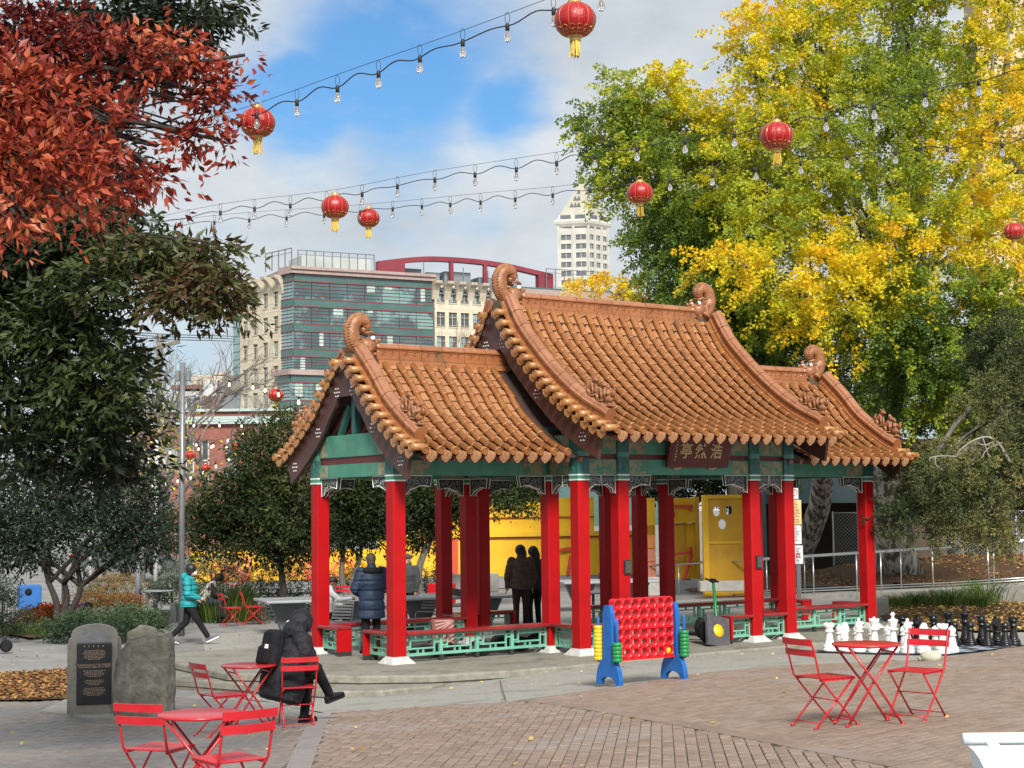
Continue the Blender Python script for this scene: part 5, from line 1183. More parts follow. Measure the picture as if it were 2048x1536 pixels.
m_gr = leafmat('grass_blade', [(0, (.03,.06,.012)), (.5, (.085,.15,.03)), (1, (.19,.25,.06))], .25, .5)
grass('tall green grass clump behind the seated striped jacket', 445, 1235, 41, 1.1, 1.1, 1500, 71, m_gr)
for i, (px, py, w_, h_, lb) in enumerate(((1795,1215,.8,.35,'grass clump in the bed right of the last red column'),(1835,1212,.7,.4,'grass clump in the bed above the black bishop'),(1900,1212,1.1,.5,'thick grass clump in the bed above the black queen'),(1975,1205,1.2,.65,'tallest grass clump in the bed below the handrail'),(1955,1215,.7,.4,'short grass clump left of the tallest clump'),(1455,1180,.5,.45,'grass tuft by the face board'),(1475,1175,.6,.6,'grass tuft beside the white litter'),(1530,1160,.5,.6,'grass tuft between the entrance columns'),(30,1268,.5,.3,'grass at the path edge below the dark shrub'),(85,1270,.6,.3,'grass at the left end of the juniper hedge'))):
    grass(lb, px, py, None, w_, h_, 420, 80+i, m_gr)
# bare winter trees
def bare(q, p, d, L_, r, lev, g):
    d = d.normalized(); e = p+d*L_; m = p.lerp(e, .5)+Vector(g.normal(size=3))*L_*.05
    q.tube([p, m, e], [r, r*.8, r*.6], 5 if lev > 2 else 3, 0, False, sm=False)
    if lev == 0: return
    for k in range(g.integers(2, 4)):
        nd = (d+Vector(g.normal(size=3))*.42+Vector((0, 0, .12))); bare(q, p.lerp(e, g.uniform(.55, 1)), nd, L_*g.uniform(.62, .86), max(.006, r*.6), lev-1, g)
m_twig = mat('twig_grey', (.13,.115,.105), (.22,.195,.175), 2, .9)
def baretree(label, px, D, h, r, lev, seed, ly=None):
    p = W(px, 1000, D); b = on(p.x, D); t = thing('bare_tree', label, 'tree', b, group='bare winter trees'); q = MB(); g = np.random.default_rng(seed)
    q.tube([(0, 0, -.2), (.05, 0, h*.15), (0, .05, h*.32)], [r*1.3, r, r*.9], 8)
    for k in range(4): bare(q, Vector((0, 0, h*(.22+.03*k))), Vector((g.normal()*.5, g.normal()*.4, 1.)), h*.24, r*.7, lev, g)
    q.build('trunk', m_twig, t)
    if ly:
        P = np.array(ly[0])+g.normal(size=(ly[1], 3))*np.array(ly[2]); link('leaves', quads_mesh('leaves', leaves(P, g.normal(size=P.shape), .16, .8, g), m_gk, g.uniform(.6, .85, len(P))), t)['kind'] = 'stuff'
baretree('bare grey tree behind the utility pole', 330, 78, 12.8, .18, 5, 3); baretree('bare tree with a few yellow leaves left of the utility pole', 250, 72, 12., .17, 5, 4, ((1.0, 0, 5.6), 700, (1.2, .6, 1.1)))
baretree('bare tree right of the grey lamp pole', 415, 82, 11.5, .16, 5, 5); baretree('bare tree in front of the office block', 905, 110, 17, .2, 5, 6); baretree('bare tree against the brick wall', 350, 92, 6.5, .1, 5, 8)
baretree('bare tree low beside the white pole', 285, 66, 6.5, .1, 5, 9)
# ---------------------------------------------------------------- furniture, games, people
m_cred = mat('chair_red', (.45,.010,.018), (.55,.018,.028), 3, .32, .1, 30, spec=.5, coat=.2)
def chair_proto():
    t = thing('folding_chair', 'x', 'chair')
    for sx in (-1, 1):
        q = MB(); q.tube(bez([(sx*.188,-.30,.825),(sx*.188,-.255,.68),(sx*.186,-.21,.50),(sx*.184,-.175,.44),(sx*.182,.06,.17),(sx*.18,.215,.012)], 4), .0095, 6); q.tube([(sx*.18,.20,.02),(sx*.178,.245,.006)], .012, 6); q.build('leg', m_cred, t)
        q = MB(); q.tube([(sx*.165,.185,.445),(sx*.165,-.03,.22),(sx*.165,-.235,.01)], .0095, 6); q.tube([(sx*.165,-.22,.02),(sx*.165,-.262,.006)], .012, 6); q.build('leg', m_cred, t)
        q = MB(); q.bar((sx*.17,-.19,.442), (sx*.17,.2,.446), .012, .022); q.build('seat_rail', m_cred, t)
    for z, y in ((.795, -.295), (.695, -.262)):
        q = MB(); n = 8; ri = []
        for k in range(n+1): x = -.205+.41*k/n; b = -.022*(1-(x/.205)**2); ri.append([Vector((x, y+b-.008, z-.03)), Vector((x, y+b+.006, z-.03)), Vector((x, y+b+.000, z+.03)), Vector((x, y+b-.014, z+.03))])
        q.loft(ri); q.build('back_slat', m_cred, t)
    for k in range(7): q = MB(); y = -.165+.056*k; q.bbox((-.188,y-.021,.452), (.188,y+.021,.464), .004); q.build('seat_slat', m_cred, t)
    for y, z, w_ in ((.19,.05,.18),(-.2,.05,.165),(0,.245,.18)): q = MB(); q.tube([(-w_,y,z),(w_,y,z)], .006, 6); q.build('crossbar', m_cred, t)
    return t
def table_proto():
    t = thing('folding_table', 'x', 'table'); q = MB(); q.lathe([(.001,.692),(.28,.692),(.30,.696),(.305,.704),(.303,.713),(.292,.716),(.001,.714)], 32); q.build('table_top', m_cred, t)
    for k, w_ in ((1, .16), (-1, .135)):
        for sy in (-1, 1): q = MB(); q.tube([(-k*.235,sy*w_,.69),(k*.02,sy*w_,.36),(k*.25,sy*w_,.012)], .011, 6); q.tube([(k*.24,sy*w_,.02),(k*.275,sy*w_,.006)], .013, 6); q.build('leg', m_cred, t)
        for x, z in ((k*.205,.075),(-k*.2,.64)): q = MB(); q.bar((x,-w_,z), (x,w_,z), .018, .014); q.build('crossbar', m_cred, t)
    q = MB(); q.tube([(.22,.1,.66),(-.12,.12,.2)], .006, 5); q.build('stay_rod', m_cred, t)
    return t
def at(px, py, D=None): return G(px, py) if D is None else on(W(px, py, D).x, D)
cp, tp = chair_proto(), table_proto(); cp.scale = (1, 1, .95)
cp.location = at(290, 1600, 11.2); cp.rotation_euler.z = R(-70); 
def put(o, loc, rz, label, group): o.location = loc; o.rotation_euler.z = rz; o['label'] = label; o['group'] = group; return o
gc, gt = 'red folding chairs', 'red folding tables'
put(cp, at(320, 1600, 12.05), R(-20), 'nearest left red folding chair, its back to the plaque stone', gc); 
put(tp, at(402, 1600, 11.4), R(10), 'red round folding table nearest the camera, lower left', gt)
dup(cp, at(458, 1600, 11.0), R(38), 'red folding chair with pale shine on its seat slats, bottom of the picture', gc)
dup(cp, at(446, 1440, 17.4), R(-55), 'empty red folding chair left of the hooded person', gc)
dup(tp, at(497, 1440, 17.9), R(30), 'red round table beside the hooded person', gt)
hooded_at = at(594, 1448, 18.05); dup(cp, hooded_at, R(14), 'red folding chair carrying the hooded person', gc)
dup(cp, at(1652, 1450, 14.5), R(-62), 'red folding chair left of the table on the right', gc)
dup(tp, at(1737, 1446, 14.4), R(12), 'red round folding table in front of the white chess pieces', gt)
dup(cp, at(1834, 1436, 14.7), R(140), 'red folding chair right of the table, back against the chess pieces', gc)
dup(cp, at(463, 1256, 39), R(-60), 'far red folding chair, left of two by the planter', gc); dup(cp, at(506, 1250, 39.5), R(-75), 'far red folding chair, right of two by the planter', gc)
dup(cp, at(679, 1235, 42), R(170), 'far red folding chair between the two left corner columns', gc)

ORD = ['first','second','third','fourth','fifth','sixth','seventh','eighth','ninth']
# giant four-in-a-row game
m_plr = mat('plastic_red', (.62,.008,.016), (.68,.012,.022), 3, .35, spec=.4); m_plb = mat('plastic_blue', (.012,.10,.36), (.016,.13,.42), 3, .38, spec=.4, c3=(.02,.07,.22), c3scale=5)
m_ply = mat('plastic_yellow', (.72,.47,.01), (.78,.53,.02), 3, .35); m_plg = mat('plastic_green', (.012,.20,.05), (.016,.25,.065), 3, .35)
gp = at(1285, 1364); gm = thing('four_in_a_row_game', 'giant red four in a row board on blue stands in front of the entrance', 'game', gp, R(35))
bm = bmesh.new(); cw_, ch_, r_ = .148, .132, .0555; xs0 = -3.5*cw_; z0_ = .34
for i in range(7):
    for j in range(6):
        cx = xs0+cw_*(i+.5); cz = z0_+ch_*(j+.5); n = 24; rings = []
        for y in (-.055, .055):
            inn = [bm.verts.new((cx+r_*cos(2*pi*k/n), y, cz+r_*sin(2*pi*k/n))) for k in range(n)]; lip = [bm.verts.new((cx+(r_+.012)*cos(2*pi*k/n), y*1.16, cz+(r_+.012)*sin(2*pi*k/n))) for k in range(n)]
            out = []
            for k in range(n):
                a = 2*pi*k/n; c_, s_ = cos(a), sin(a); m_ = max(abs(c_)/(cw_/2), abs(s_)/(ch_/2)); x_, z_ = c_/m_, s_/m_
                if j == 5 and s_ > .0: z_ = min(z_, 9); z_ = .045+.032*(1-(x_/(cw_/2))**2)**.5 if z_ > .02 else z_
                out.append(bm.verts.new((cx+x_, y, cz+z_)))
            rings.append((inn, lip, out))
            for k in range(n): q_ = (k+1) % n; bm.faces.new((inn[k], inn[q_], lip[q_], lip[k])); bm.faces.new((lip[k], lip[q_], out[q_], out[k]))
        (a, _, oa), (b, _, ob) = rings
        for k in range(n):
            q_ = (k+1) % n; bm.faces.new((a[k], a[q_], b[q_], b[k]))
            mid = (oa[k].co+oa[q_].co)/2
            if (j == 5 and mid.z > cz+.03) or (j == 0 and mid.z < cz-ch_/2+.004) or (i == 0 and mid.x < cx-cw_/2+.004) or (i == 6 and mid.x > cx+cw_/2-.004): bm.faces.new((oa[k], oa[q_], ob[q_], ob[k]))
bmesh.ops.remove_doubles(bm, verts=bm.verts, dist=.0008); bmesh.ops.recalc_face_normals(bm, faces=bm.faces); me = bpy.data.meshes.new('board'); bm.to_mesh(me); bm.free(); me.materials.append(m_plr); link('board', me, gm)
q = MB(); q.box((xs0,-.075,z0_+3*ch_-.008), (-xs0,-.055,z0_+3*ch_+.008)); q.build('seam', m_plr, gm)
q = MB(); q.box((xs0-.01,-.06,z0_-.03), (-xs0+.01,.06,z0_-.002)); q.build('release_bar', m_plr, gm)
for sx in (-1, 1):
    x = sx*(3.5*cw_+.05); P = [(-.25,0),(-.17,0),(-.15,.06),(-.09,.1),(0,.115),(.09,.1),(.15,.06),(.17,0),(.25,0),(.25,.07),(.22,.2),(.16,.3),(.10,.36),(.09,.95),(.05,1.06),(-.05,1.06),(-.09,.95),(-.10,.36),(-.16,.3),(-.22,.2),(-.25,.07)]
    q = MB(); M = Matrix.Translation((x, 0, 0)) @ Matrix.Rotation(pi/2, 4, 'Z'); q.ext(P, -.035, .035, 0, M)
    for z in (.55, .75, .95): q.box((x-.042,-.05,z-.06), (x+.042,.0,z+.02))
    st = q.build('stand', m_plb, gm)
    for sy in (-1, 1):
        q = MB(); q.lathe([(.022,.30),(.022,.86),(.012,.9)], 10, (x+sx*.02, sy*.20, 0)); q.tube([(x,sy*.12,.32),(x+sx*.02,sy*.2,.32)], .02, 6); q.build('peg', m_plb, gm)
        n = {(-1,1): 9, (-1,-1): 5, (1,-1): 7, (1,1): 4}[sx, sy]; m = {(-1,1): m_ply, (-1,-1): m_plg, (1,-1): m_plg, (1,1): m_ply}[sx, sy]
        rg = MB(); rg.lathe([(.024,0),(.058,0),(.066,.01),(.066,.04),(.058,.05),(.024,.05)], 18, cap=False); mr = rg.mesh('ring', m)
        for k in range(n): tag(link('ring', mr, None, gm.matrix_basis.to_translation()+Matrix.Rotation(R(35), 3, 'Z') @ Vector((x+sx*.02, sy*.2, .32+.0515*k))), (ORD[k] if k else 'lowest')+' '+('yellow' if m is m_ply else 'green')+' game ring '+('up ' if k else '')+'on the '+('left' if sx < 0 else 'right')+' stand, '+('rear peg' if sy > 0 else 'front peg'), 'game ring', ('yellow' if m is m_ply else 'green')+' rings of one peg')
for i, m, nm in ((6, m_ply, 'yellow'), ):
    q = MB(); q.lathe([(.001,-.02),(.052,-.02),(.054,.0),(.052,.02),(.001,.02)], 18, (0, 0, 0), 0, Matrix.Rotation(pi/2, 4, 'X')); o = q.build('game_disc', m); o.location = gp+Matrix.Rotation(R(35), 3, 'Z') @ Vector((xs0+cw_*(i+.5), 0, z0_+ch_*.5)); tag(o, nm+' disc sitting in the lowest right hole of the red board', 'game disc')

# giant chess
m_cw = mat('chess_white', (.74,.74,.72), (.80,.80,.78), 3, .4, spec=.4, c3=(.6,.6,.57), c3scale=6); m_cb = mat('chess_black', (.008,.008,.009), (.014,.014,.015), 3, .3, spec=.5)
BASE = [(.001,0),(.118,0),(.122,.012),(.122,.05),(.112,.062),(.117,.07),(.116,.088),(.10,.105),(.085,.115),(.082,.13),(.066,.20)]
def piece(kind, m, sc):
    q = MB()
    if kind == 'pawn': q.lathe([(r*.92, z*.9) for r, z in BASE]+[(.048,.24),(.042,.265),(.075,.278),(.076,.29),(.045,.302),(.055,.315),(.066,.345),(.066,.37),(.052,.40),(.03,.418),(.018,.422),(.018,.436),(.001,.44)], 20)
    elif kind == 'rook':
        q.lathe(BASE+[(.056,.28),(.052,.32),(.08,.335),(.08,.35),(.062,.362),(.066,.40),(.088,.415),(.088,.455),(.064,.455),(.064,.435),(.001,.435)], 24)
        for k in range(6): a = k*pi/3; q.cbox((0,0,0), (.05,.026,.035), 0, 0, Matrix.Translation((.076*cos(a), .076*sin(a), .468)) @ Matrix.Rotation(a+pi/2, 4, 'Z'))
        q.ball((0,0,.45), .03, 8)
    elif kind == 'bishop':
        q.lathe(BASE+[(.05,.28),(.044,.33),(.08,.345),(.082,.36),(.05,.372),(.058,.385),(.072,.42),(.070,.46),(.05,.50),(.028,.525),(.022,.53),(.03,.545),(.028,.565),(.001,.575)], 20)
        q.cbox((0,0,0), (.03,.15,.03), 0, 0, Matrix.Translation((.045, 0, .49)) @ Matrix.Rotation(R(-50), 4, 'Y'))
    elif kind in ('queen', 'king'):
        q.lathe(BASE+[(.054,.30),(.048,.37),(.088,.385),(.09,.402),(.056,.416),(.06,.44),(.082,.52),(.09,.535),(.084,.548),(.055,.556),(.001,.56)], 22)
        if kind == 'queen':
            for k in range(8): q.ball((.074*cos(k*pi/4), .074*sin(k*pi/4), .552), .02, 6)
            q.ball((0,0,.575), .028, 8)
        else: q.lathe([(.05,.555),(.03,.58),(.02,.59)], 12); q.cbox((0,0,.63), (.03,.03,.10)); q.cbox((0,0,.64), (.085,.028,.032))
    else:
        q.lathe(BASE+[(.07,.215),(.085,.225),(.085,.24),(.001,.25)], 20)
        P = [(-.075,.23),(.07,.23),(.05,.29),(.075,.33),(.125,.335),(.135,.365),(.12,.39),(.07,.44),(.05,.475),(.035,.50),(.02,.475),(-.03,.455),(-.07,.40),(-.09,.33)]
        q.ext(P, -.034, .034); q.ext([(x*.8, .35+(z-.35)*.85) for x, z in P], -.052, .052); q.ball((.07,.045,.42), .014, 6); q.ball((.07,-.045,.42), .014, 6)
    q.v = [tuple(c*sc for c in v) for v in q.v]; return q.mesh('chess_'+kind, m)
wr = on(5.5, 28.3); wd_ = Vector((.68, -.733, 0)).normalized(); sqs = .325; fw_ = Vector((-wd_.y, wd_.x, 0))
mt_ = thing('chess_mat', 'grey and black chequered chess mat under the giant pieces', 'chess board', wr+wd_*sqs*3.5+fw_*sqs*3.5, math.atan2(wd_.y, wd_.x))
q = MB(); zo = []
for i in range(9):
    for j in range(9):
        p = wr+wd_*sqs*(i-.5)+fw_*sqs*(j-.5); zo.append(zf(p.x, p.y)+.006-mt_.location.z)
def mzl(x, y): p = mt_.matrix_basis @ Vector((x, y, 0)); return zf(p.x, p.y)+.012-mt_.location.z
mt_.matrix_basis
bpy.context.view_layer.update()
m_mw = mat('mat_grey', (.30,.34,.42), (.36,.40,.48), 4, .6); m_mk = mat('mat_black', (.022,.024,.03), (.034,.036,.042), 4, .55)
E8 = 4*sqs+.1
q = MB(); q.add([(x, y, mzl(x, y)-.022) for x, y in ((-E8,-E8),(E8,-E8),(E8,E8),(-E8,E8))]+[(x, y, mzl(x, y)-.04) for x, y in ((-E8,-E8),(E8,-E8),(E8,E8),(-E8,E8))], ((0,1,2,3),(0,4,5,1),(1,5,6,2),(2,6,7,3),(3,7,4,0))); q.build('mat_border', m_mk, mt_)
for i in range(8):
    for j in range(8):
        q = MB(); a, b = (i-4)*sqs, (j-4)*sqs; q.add([(x, y, mzl(x, y)) for x, y in ((a,b),(a+sqs,b),(a+sqs,b+sqs),(a,b+sqs))], ((0,1,2,3),)); q.build('square', m_mk if (i+j) % 2 == 0 else m_mw, mt_)
order = ['rook','knight','bishop','queen','king','bishop','knight','rook']
where = ['left end of the row','next to the left end','third from the left','queen beside the king','tallest, with a cross on top','right of the king','second from the right end','right end of the row']
PMS = {}
for col, m, row, prow, face in (('white', m_cw, 0, 1, 0), ('black', m_cb, 7, 6, pi)):
    for i in range(8):
        for kind, j in ((order[i], row), ('pawn', prow)):
            if col == 'white' and kind == 'pawn' and i in (5, ): continue
            if (kind, col) not in PMS: PMS[kind, col] = piece(kind, m, 1.)
            p = wr+wd_*sqs*(i+rnd.uniform(-.07, .07))+fw_*sqs*(j+rnd.uniform(-.07, .07)); o = link('chess_'+kind, PMS[kind, col], None, (p.x, p.y, zf(p.x, p.y)+.012), (0, 0, math.atan2(fw_.y, fw_.x)+face+rnd.uniform(-.4, .4)))
            nx_ = order[i]
            if kind == 'pawn': lb = '%s pawn standing in front of the %s %s%s' % (col, col, nx_, '' if nx_ in ('queen', 'king') else (' of the left end' if i < 3 else ' of the right end'))
            else: lb = 'giant %s chess %s, %s' % (col, kind, where[i])
            tag(o, lb, 'chess piece', 'giant %s chess pieces' % col)
rk = MB(); rk.ball((0,0,.06), .14, 10, 0, (1.25,.8,.72)); rk.ball((-.1,.03,.03), .09, 8, 0, (1.2,.8,.6)); o = rk.build('rock', mat('pale_rock', (.36,.35,.27), (.5,.49,.4), 7, .9, .6, 14)); o.location = G(1862, 1321); tag(o, 'pale rock on the bricks under the right folding chair', 'rock')

# plaque stone and rough boulder
m_rock = mat('rough_stone', (.13,.125,.10), (.26,.25,.21), 5, .85, 2.5, 9, c3=(.08,.075,.055), c3scale=2.2, c3lo=.5, c3hi=.7, spec=.3); m_rock2 = mat('cut_stone', (.19,.182,.155), (.27,.26,.225), 6, .8, .4, 30, c3=(.11,.10,.08), c3scale=3); m_slate = mat('grey_slate', (.16,.17,.18), (.24,.25,.26), 9, .6, .2, 40)
m_plq = mat('plaque_black', (.012,.012,.015), (.02,.02,.024), 5, .35); m_ltr = mat('plaque_letters', (.30,.22,.15), (.38,.28,.2), 20, .5)
def arched(w_, h, arch, n=10): return [(-w_/2,0),(w_/2,0),(w_/2,h-arch)]+[(w_/2*cos(a), h-arch+arch*sin(a)) for a in [pi/2*0+pi*k/n for k in range(1, n)]]+[(-w_/2,h-arch)]
DM = 21.4; ms = F/DM; mp = at(188, 1398, DM); mo = thing('plaque_stone', 'upright dark stone with an arched top carrying a black text plaque', 'monument', mp, R(14))
zt = lambda py: (1408-py)/ms
q = MB(); q.ext(arched(.60, zt(1228), .13), -.02, .16); q.ext(arched(.70, zt(1243), .16), .16, .40); q.build('slab', m_rock2, mo)
q = MB(); q.ext([(-.22+.44*k/10, zt(1264)+ (.0 if k in (0, 10) else .0)) for k in (0, 10)]+[(.215*cos(pi*k/10), zt(1264)+.17*sin(pi*k/10)) for k in range(0, 11)], -.032, -.021); q.build('arch_inset', m_slate, mo)
q = MB(); q.bbox((-.225,-.04,zt(1385)), (.225,-.021,zt(1266)), .006); pq = q.build('plaque', m_plq, mo)
def lines(ys, ws, h=.008):
    for y, w_ in zip(ys, ws): q = MB(); k = -w_/2; 
    return None
zpl = lambda py: zt(py)
t_ = text_mesh('PATHWAYS TO PRIDE', .043, .002, m_ltr, bold=.0006); o = link('title_text', t_, pq, (0, -.042, zpl(1308)), (pi/2, 0, 0))
q = MB(); q.box((-.2,-.043,zpl(1312.5)), (-.04,-.041,zpl(1311.5))); q.box((.04,-.043,zpl(1312.5)), (.2,-.041,zpl(1311.5)))
for k in range(4): q.box((-.026+.015*k,-.043,zpl(1313.5)), (-.017+.015*k,-.041,zpl(1310.5)))
for k in range(5): q.ext([(-.13+.06*k+x, zpl(1271)+z) for x, z in ((-.009,.012),(.009,.012),(.003,-.012),(-.003,-.012))], -.043, -.041)
for y0, n in ((1279, 7), (1318, 5), (1337, 4), (1352, 6)):
    for k in range(n):
        hw = rnd.uniform(.10, .15)*(1 if k < n-1 else .6); x = -hw; yy = y0+2.75*k
        while x < hw: w_ = rnd.uniform(.012, .04); q.box((x,-.0425,zpl(yy+1.2)), (min(hw, x+w_),-.041,zpl(yy))); x += w_+.008
tag(q.build('small_print', m_ltr, pq), kind='stuff')
def rough(name, poly, y0, y1, m, seed, amp=.02, parent=None, loc=None, rot=None):
    q = MB(); n = len(poly); q.ext(poly, y0, y1); me = q.mesh(name, m); bm = bmesh.new(); bm.from_mesh(me); bmesh.ops.triangulate(bm, faces=bm.faces); bmesh.ops.subdivide_edges(bm, edges=bm.edges, cuts=5, use_grid_fill=True); g = np.random.default_rng(seed)
    P = np.array([v.co[:] for v in bm.verts]); d = snoise(P, 6, seed)*amp*1.2+snoise(P, 15, seed+3)*amp*.8+snoise(P, 33, seed+5)*amp*.4; bm.normal_update()
    for v, k in zip(bm.verts, d): v.co += v.normal*k
    for f in bm.faces: f.smooth = True
    bm.to_mesh(me); bm.free(); return link(name, me, parent, loc, rot)
bp_ = at(287, 1420, 20.9); o = rough('boulder', [(-.36,-.05),(.36,-.05),(.37,.35),(.355,zt(1262)),(.31,zt(1250)),(.1,zt(1247)),(-.12,zt(1255)),(-.26,zt(1275)),(-.34,zt(1300)),(-.365,.3)], -.13, .16, m_rock, 4, .016, None, bp_, (0, 0, R(-8))); tag(o, 'rough unpolished upright boulder right of the plaque stone', 'stone')
o = rough('boulder', [(-.3,-.02),(.3,-.02),(.27,.9),(.15,1.12),(-.05,1.15),(-.22,1.05)], -.1, .12, m_rock, 9, .012, None, at(287, 1400, 22.6), (0, 0, R(5))); tag(o, 'second boulder showing its rounded top behind the rough boulder', 'stone')
fp = [tuple(G(*p))[:2] for p in ((78,1426),(130,1432),(185,1440),(240,1440),(330,1428),(345,1412),(240,1398),(130,1402))]
ft = sheet('stone_footing', fp, m_conc, .03, .4, None, None, .1, None); tag(ft, kind='structure')

# mulch, litter and planting beds
m_mul = mat('leaf_mulch', (.05,.03,.018), (.14,.085,.05), 26, .95, .8, 40, c3=(.30,.19,.07), c3scale=30, c3lo=.6, c3hi=.66, spec=.15)
bed = [tuple(G(*p))[:2] for p in ((-60,1352),(60,1345),(140,1340),(140,1400),(60,1402),(-60,1404))]
tag(sheet('mulch_bed', bed, m_mul, .02, .4), kind='structure')
bed2 = [tuple(G(*p))[:2] for p in ((-30,1262),(60,1278),(130,1272),(330,1255),(340,1235))]+[(-14,40),(-16,26)]
tag(sheet('hedge_bed', bed2, m_mul, .03, .8), kind='structure')
r0 = [(1750,1200),(1850,1196),(1950,1190),(2120,1178)]; r1 = [(1766,1240),(1850,1255),(1950,1265),(2120,1262)]
bed3 = [tuple(G(*p))[:2] for p in r0+r1[::-1]]
def z3(x, y): return zf(x, y)
tag(sheet('litter_bed', bed3, m_mul, .03, .6), kind='structure')
m_lit = leafmat('litter_leaf', [(0, (.12,.05,.02)), (.4, (.30,.14,.05)), (.7, (.52,.33,.10)), (1, (.68,.52,.14))], .1, .7)
def litter(name, poly, n, sz, seed, lift=.02, tints=(0, 1), zfun=None):
    g = np.random.default_rng(seed); xs = [p[0] for p in poly]; ys = [p[1] for p in poly]; P = []
    while len(P) < n:
        x, y = g.uniform(min(xs), max(xs)), g.uniform(min(ys), max(ys))
        if inside(x, y, poly): P.append((x, y))
    P = np.array(P); z = (zfa(P[:, 0], P[:, 1]) if zfun is None else np.array([zfun(*p) for p in P]))+lift; P = np.column_stack([P, z+g.uniform(0, .02, n)]); a = g.uniform(0, 2*pi, n)
    V = leaves(P, np.stack([np.cos(a), np.sin(a), g.uniform(-.1, .35, n)], 1), sz, .6, g, nk=1.); o = link(name, quads_mesh(name, V, m_lit, g.uniform(*tints, n))); o['kind'] = 'stuff'; return o
litter('leaf_litter', bed, 2600, .07, 1, .03, (0, .62)); litter('leaf_litter', bed3, 3800, .09, 2, .04, (.15, 1.)); 
litter('fallen_leaves', PR, 110, .06, 3, .008, (.6, 1)); litter('fallen_leaves', PM, 50, .06, 4, .008, (.6, 1)); litter('fallen_leaves', P_L, 70, .06, 5, .008, (.6, 1))
litter('fallen_leaves', [tuple(G(*p))[:2] for p in ((0,1300),(340,1270),(560,1260),(620,1320),(420,1390),(345,1380),(0,1345))], 320, .055, 6, .01, (.2, .9))
litter('fallen_leaves', [tuple(G(*p))[:2] for p in ((720,1345),(1000,1400),(1500,1330),(1700,1300),(1500,1296),(1160,1325))], 50, .06, 7, .02, (.6, 1))

# ramp with steel handrails, and its raised bed
m_steel = mat('handrail_steel', (.52,.53,.52), (.62,.63,.62), 3, .3, metal=.75)
ra = [W(1285,1203,50.), W(1500,1196,47.), W(1740,1186,43.6), W(1900,1180,41.6), W(2060,1170,40.), W(2200,1165,39.)]
q = MB(); rr = [Vector((p.x, p.y, 0)) for p in ra]; dn = Vector((.25, 1, 0)).normalized()
rings = []
for p, w_ in zip(ra, rr): rings.append([Vector((p.x, p.y, zf(p.x, p.y)-.6)), Vector((p.x, p.y, p.z)), Vector((p.x+dn.x*1.6, p.y+dn.y*1.6, p.z)), Vector((p.x+dn.x*1.6, p.y+dn.y*1.6, p.z-.8))])
q.loft(rings, 0, True, True); tag(q.build('ramp', m_curb), kind='structure')
def handrail(label, pts, hs, posts, off=0., low=True):
    t = thing('handrail', label, 'handrail', pts[0]); o = Vector(pts[0]); dv = Vector((dn.x*off, dn.y*off, 0))
    P = [p-o+dv for p in pts]; q = MB(); q.tube([p+Vector((0, 0, h)) for p, h in zip(P, hs)], .024, 8); q.build('top_rail', m_steel, t)
    if low: q = MB(); q.tube([p+Vector((0, 0, .12)) for p in P], .017, 8); q.build('lower_rail', m_steel, t)
    for k, f in posts: p = P[k].lerp(P[k+1], f); h = hs[k]+(hs[k+1]-hs[k])*f; q = MB(); q.tube([p-Vector((0, 0, .05)), p+Vector((0, 0, h))], .02, 8); q.build('post', m_steel, t)
    return t
handrail('near steel handrail of the ramp, from the entrance to the right edge', ra[:5], [1.08]*5, [(0,.05),(0,.35),(0,.7),(1,.15),(1,.55),(1,.9),(2,.15),(2,.8),(3,.5),(3,.95)], .12)
handrail('far steel handrail of the ramp, just behind the near one', ra[:5], [1.08]*5, [(0,.2),(0,.6),(1,.05),(1,.45),(2,.0),(2,.4),(3,.6),(3,.99)], 1.45)
m_soil = m_mul
bed4 = [(p.x+dn.x*1.65, p.y+dn.y*1.65) for p in ra]+[(18, 52), (2, 52)]
def z4(x, y):                                        # mound behind the ramp
    best = min(ra, key=lambda p: abs(p.x-x)); d = max(0, y-(best.y+1.65)); return best.z-.02+min(.32, .07*d)*max(0, min(1, (x-4)/5))
tag(sheet('mulch_mound', bed4, m_mul, 0, .7, None, z4), kind='structure'); litter('leaf_litter', bed4, 4200, .09, 8, .02, (0, .65), z4)
o = MB(); o.bbox((-.12,-.12,-.3), (.12,.12,.42), .01); o = o.build('concrete_post', m_curb); o.location = at(1765, 1232); tag(o, 'short concrete post right of the last red column', 'post')

# sign post with a stack of notices
m_sgn = mat('sign_white', (.66,.67,.68), (.74,.75,.76), 3, .4); m_sgy = mat('sign_tan', (.66,.47,.20), (.72,.53,.25), 3, .45); m_ink = mat('sign_ink', (.03,.03,.04), (.06,.06,.07), 8, .5); m_inkr = mat('sign_red', (.5,.02,.03), (.55,.03,.04), 8, .5)
DS = 38.5; sp = on(W(1598, 1160, DS).x, DS); sn = thing('sign_post', 'post carrying white and tan notices beside a red column', 'sign', (sp.x, sp.y, sp.z-.1)); ks = DS/F; zs_ = lambda py: W(1598, py, DS).z-sp.z+.1; xs_ = lambda px: (px-1598)*ks
q = MB(); q.box((-.05,-.0,0), (.05,.06,zs_(975))); q.build('post', m_fence, sn)
for (x0, y0, x1, y1, m) in ((1583,976,1600,998,m_sgn),(1585,1000,1606,1049,m_sgy),(1588,1051,1605,1088,m_sgn),(1590,1091,1607,1128,m_sgn)):
    q = MB(); q.bbox((xs_(x0),-.02,zs_(y1)), (xs_(x1),-.004,zs_(y0)), .004); o = q.build('notice', m, sn); q = MB(); n = int((y1-y0)/3.2)
    for k in range(n):
        if rnd.random() < .85: zz_ = zs_(y0+3+k*3.0); q.box((xs_(x0+3),-.0235,zz_-.006), (xs_(x0+3)+(xs_(x1-3)-xs_(x0+3))*rnd.uniform(.4, 1),-.021,zz_+.006))
    tag(q.build('print', m_ink, o), kind='stuff')
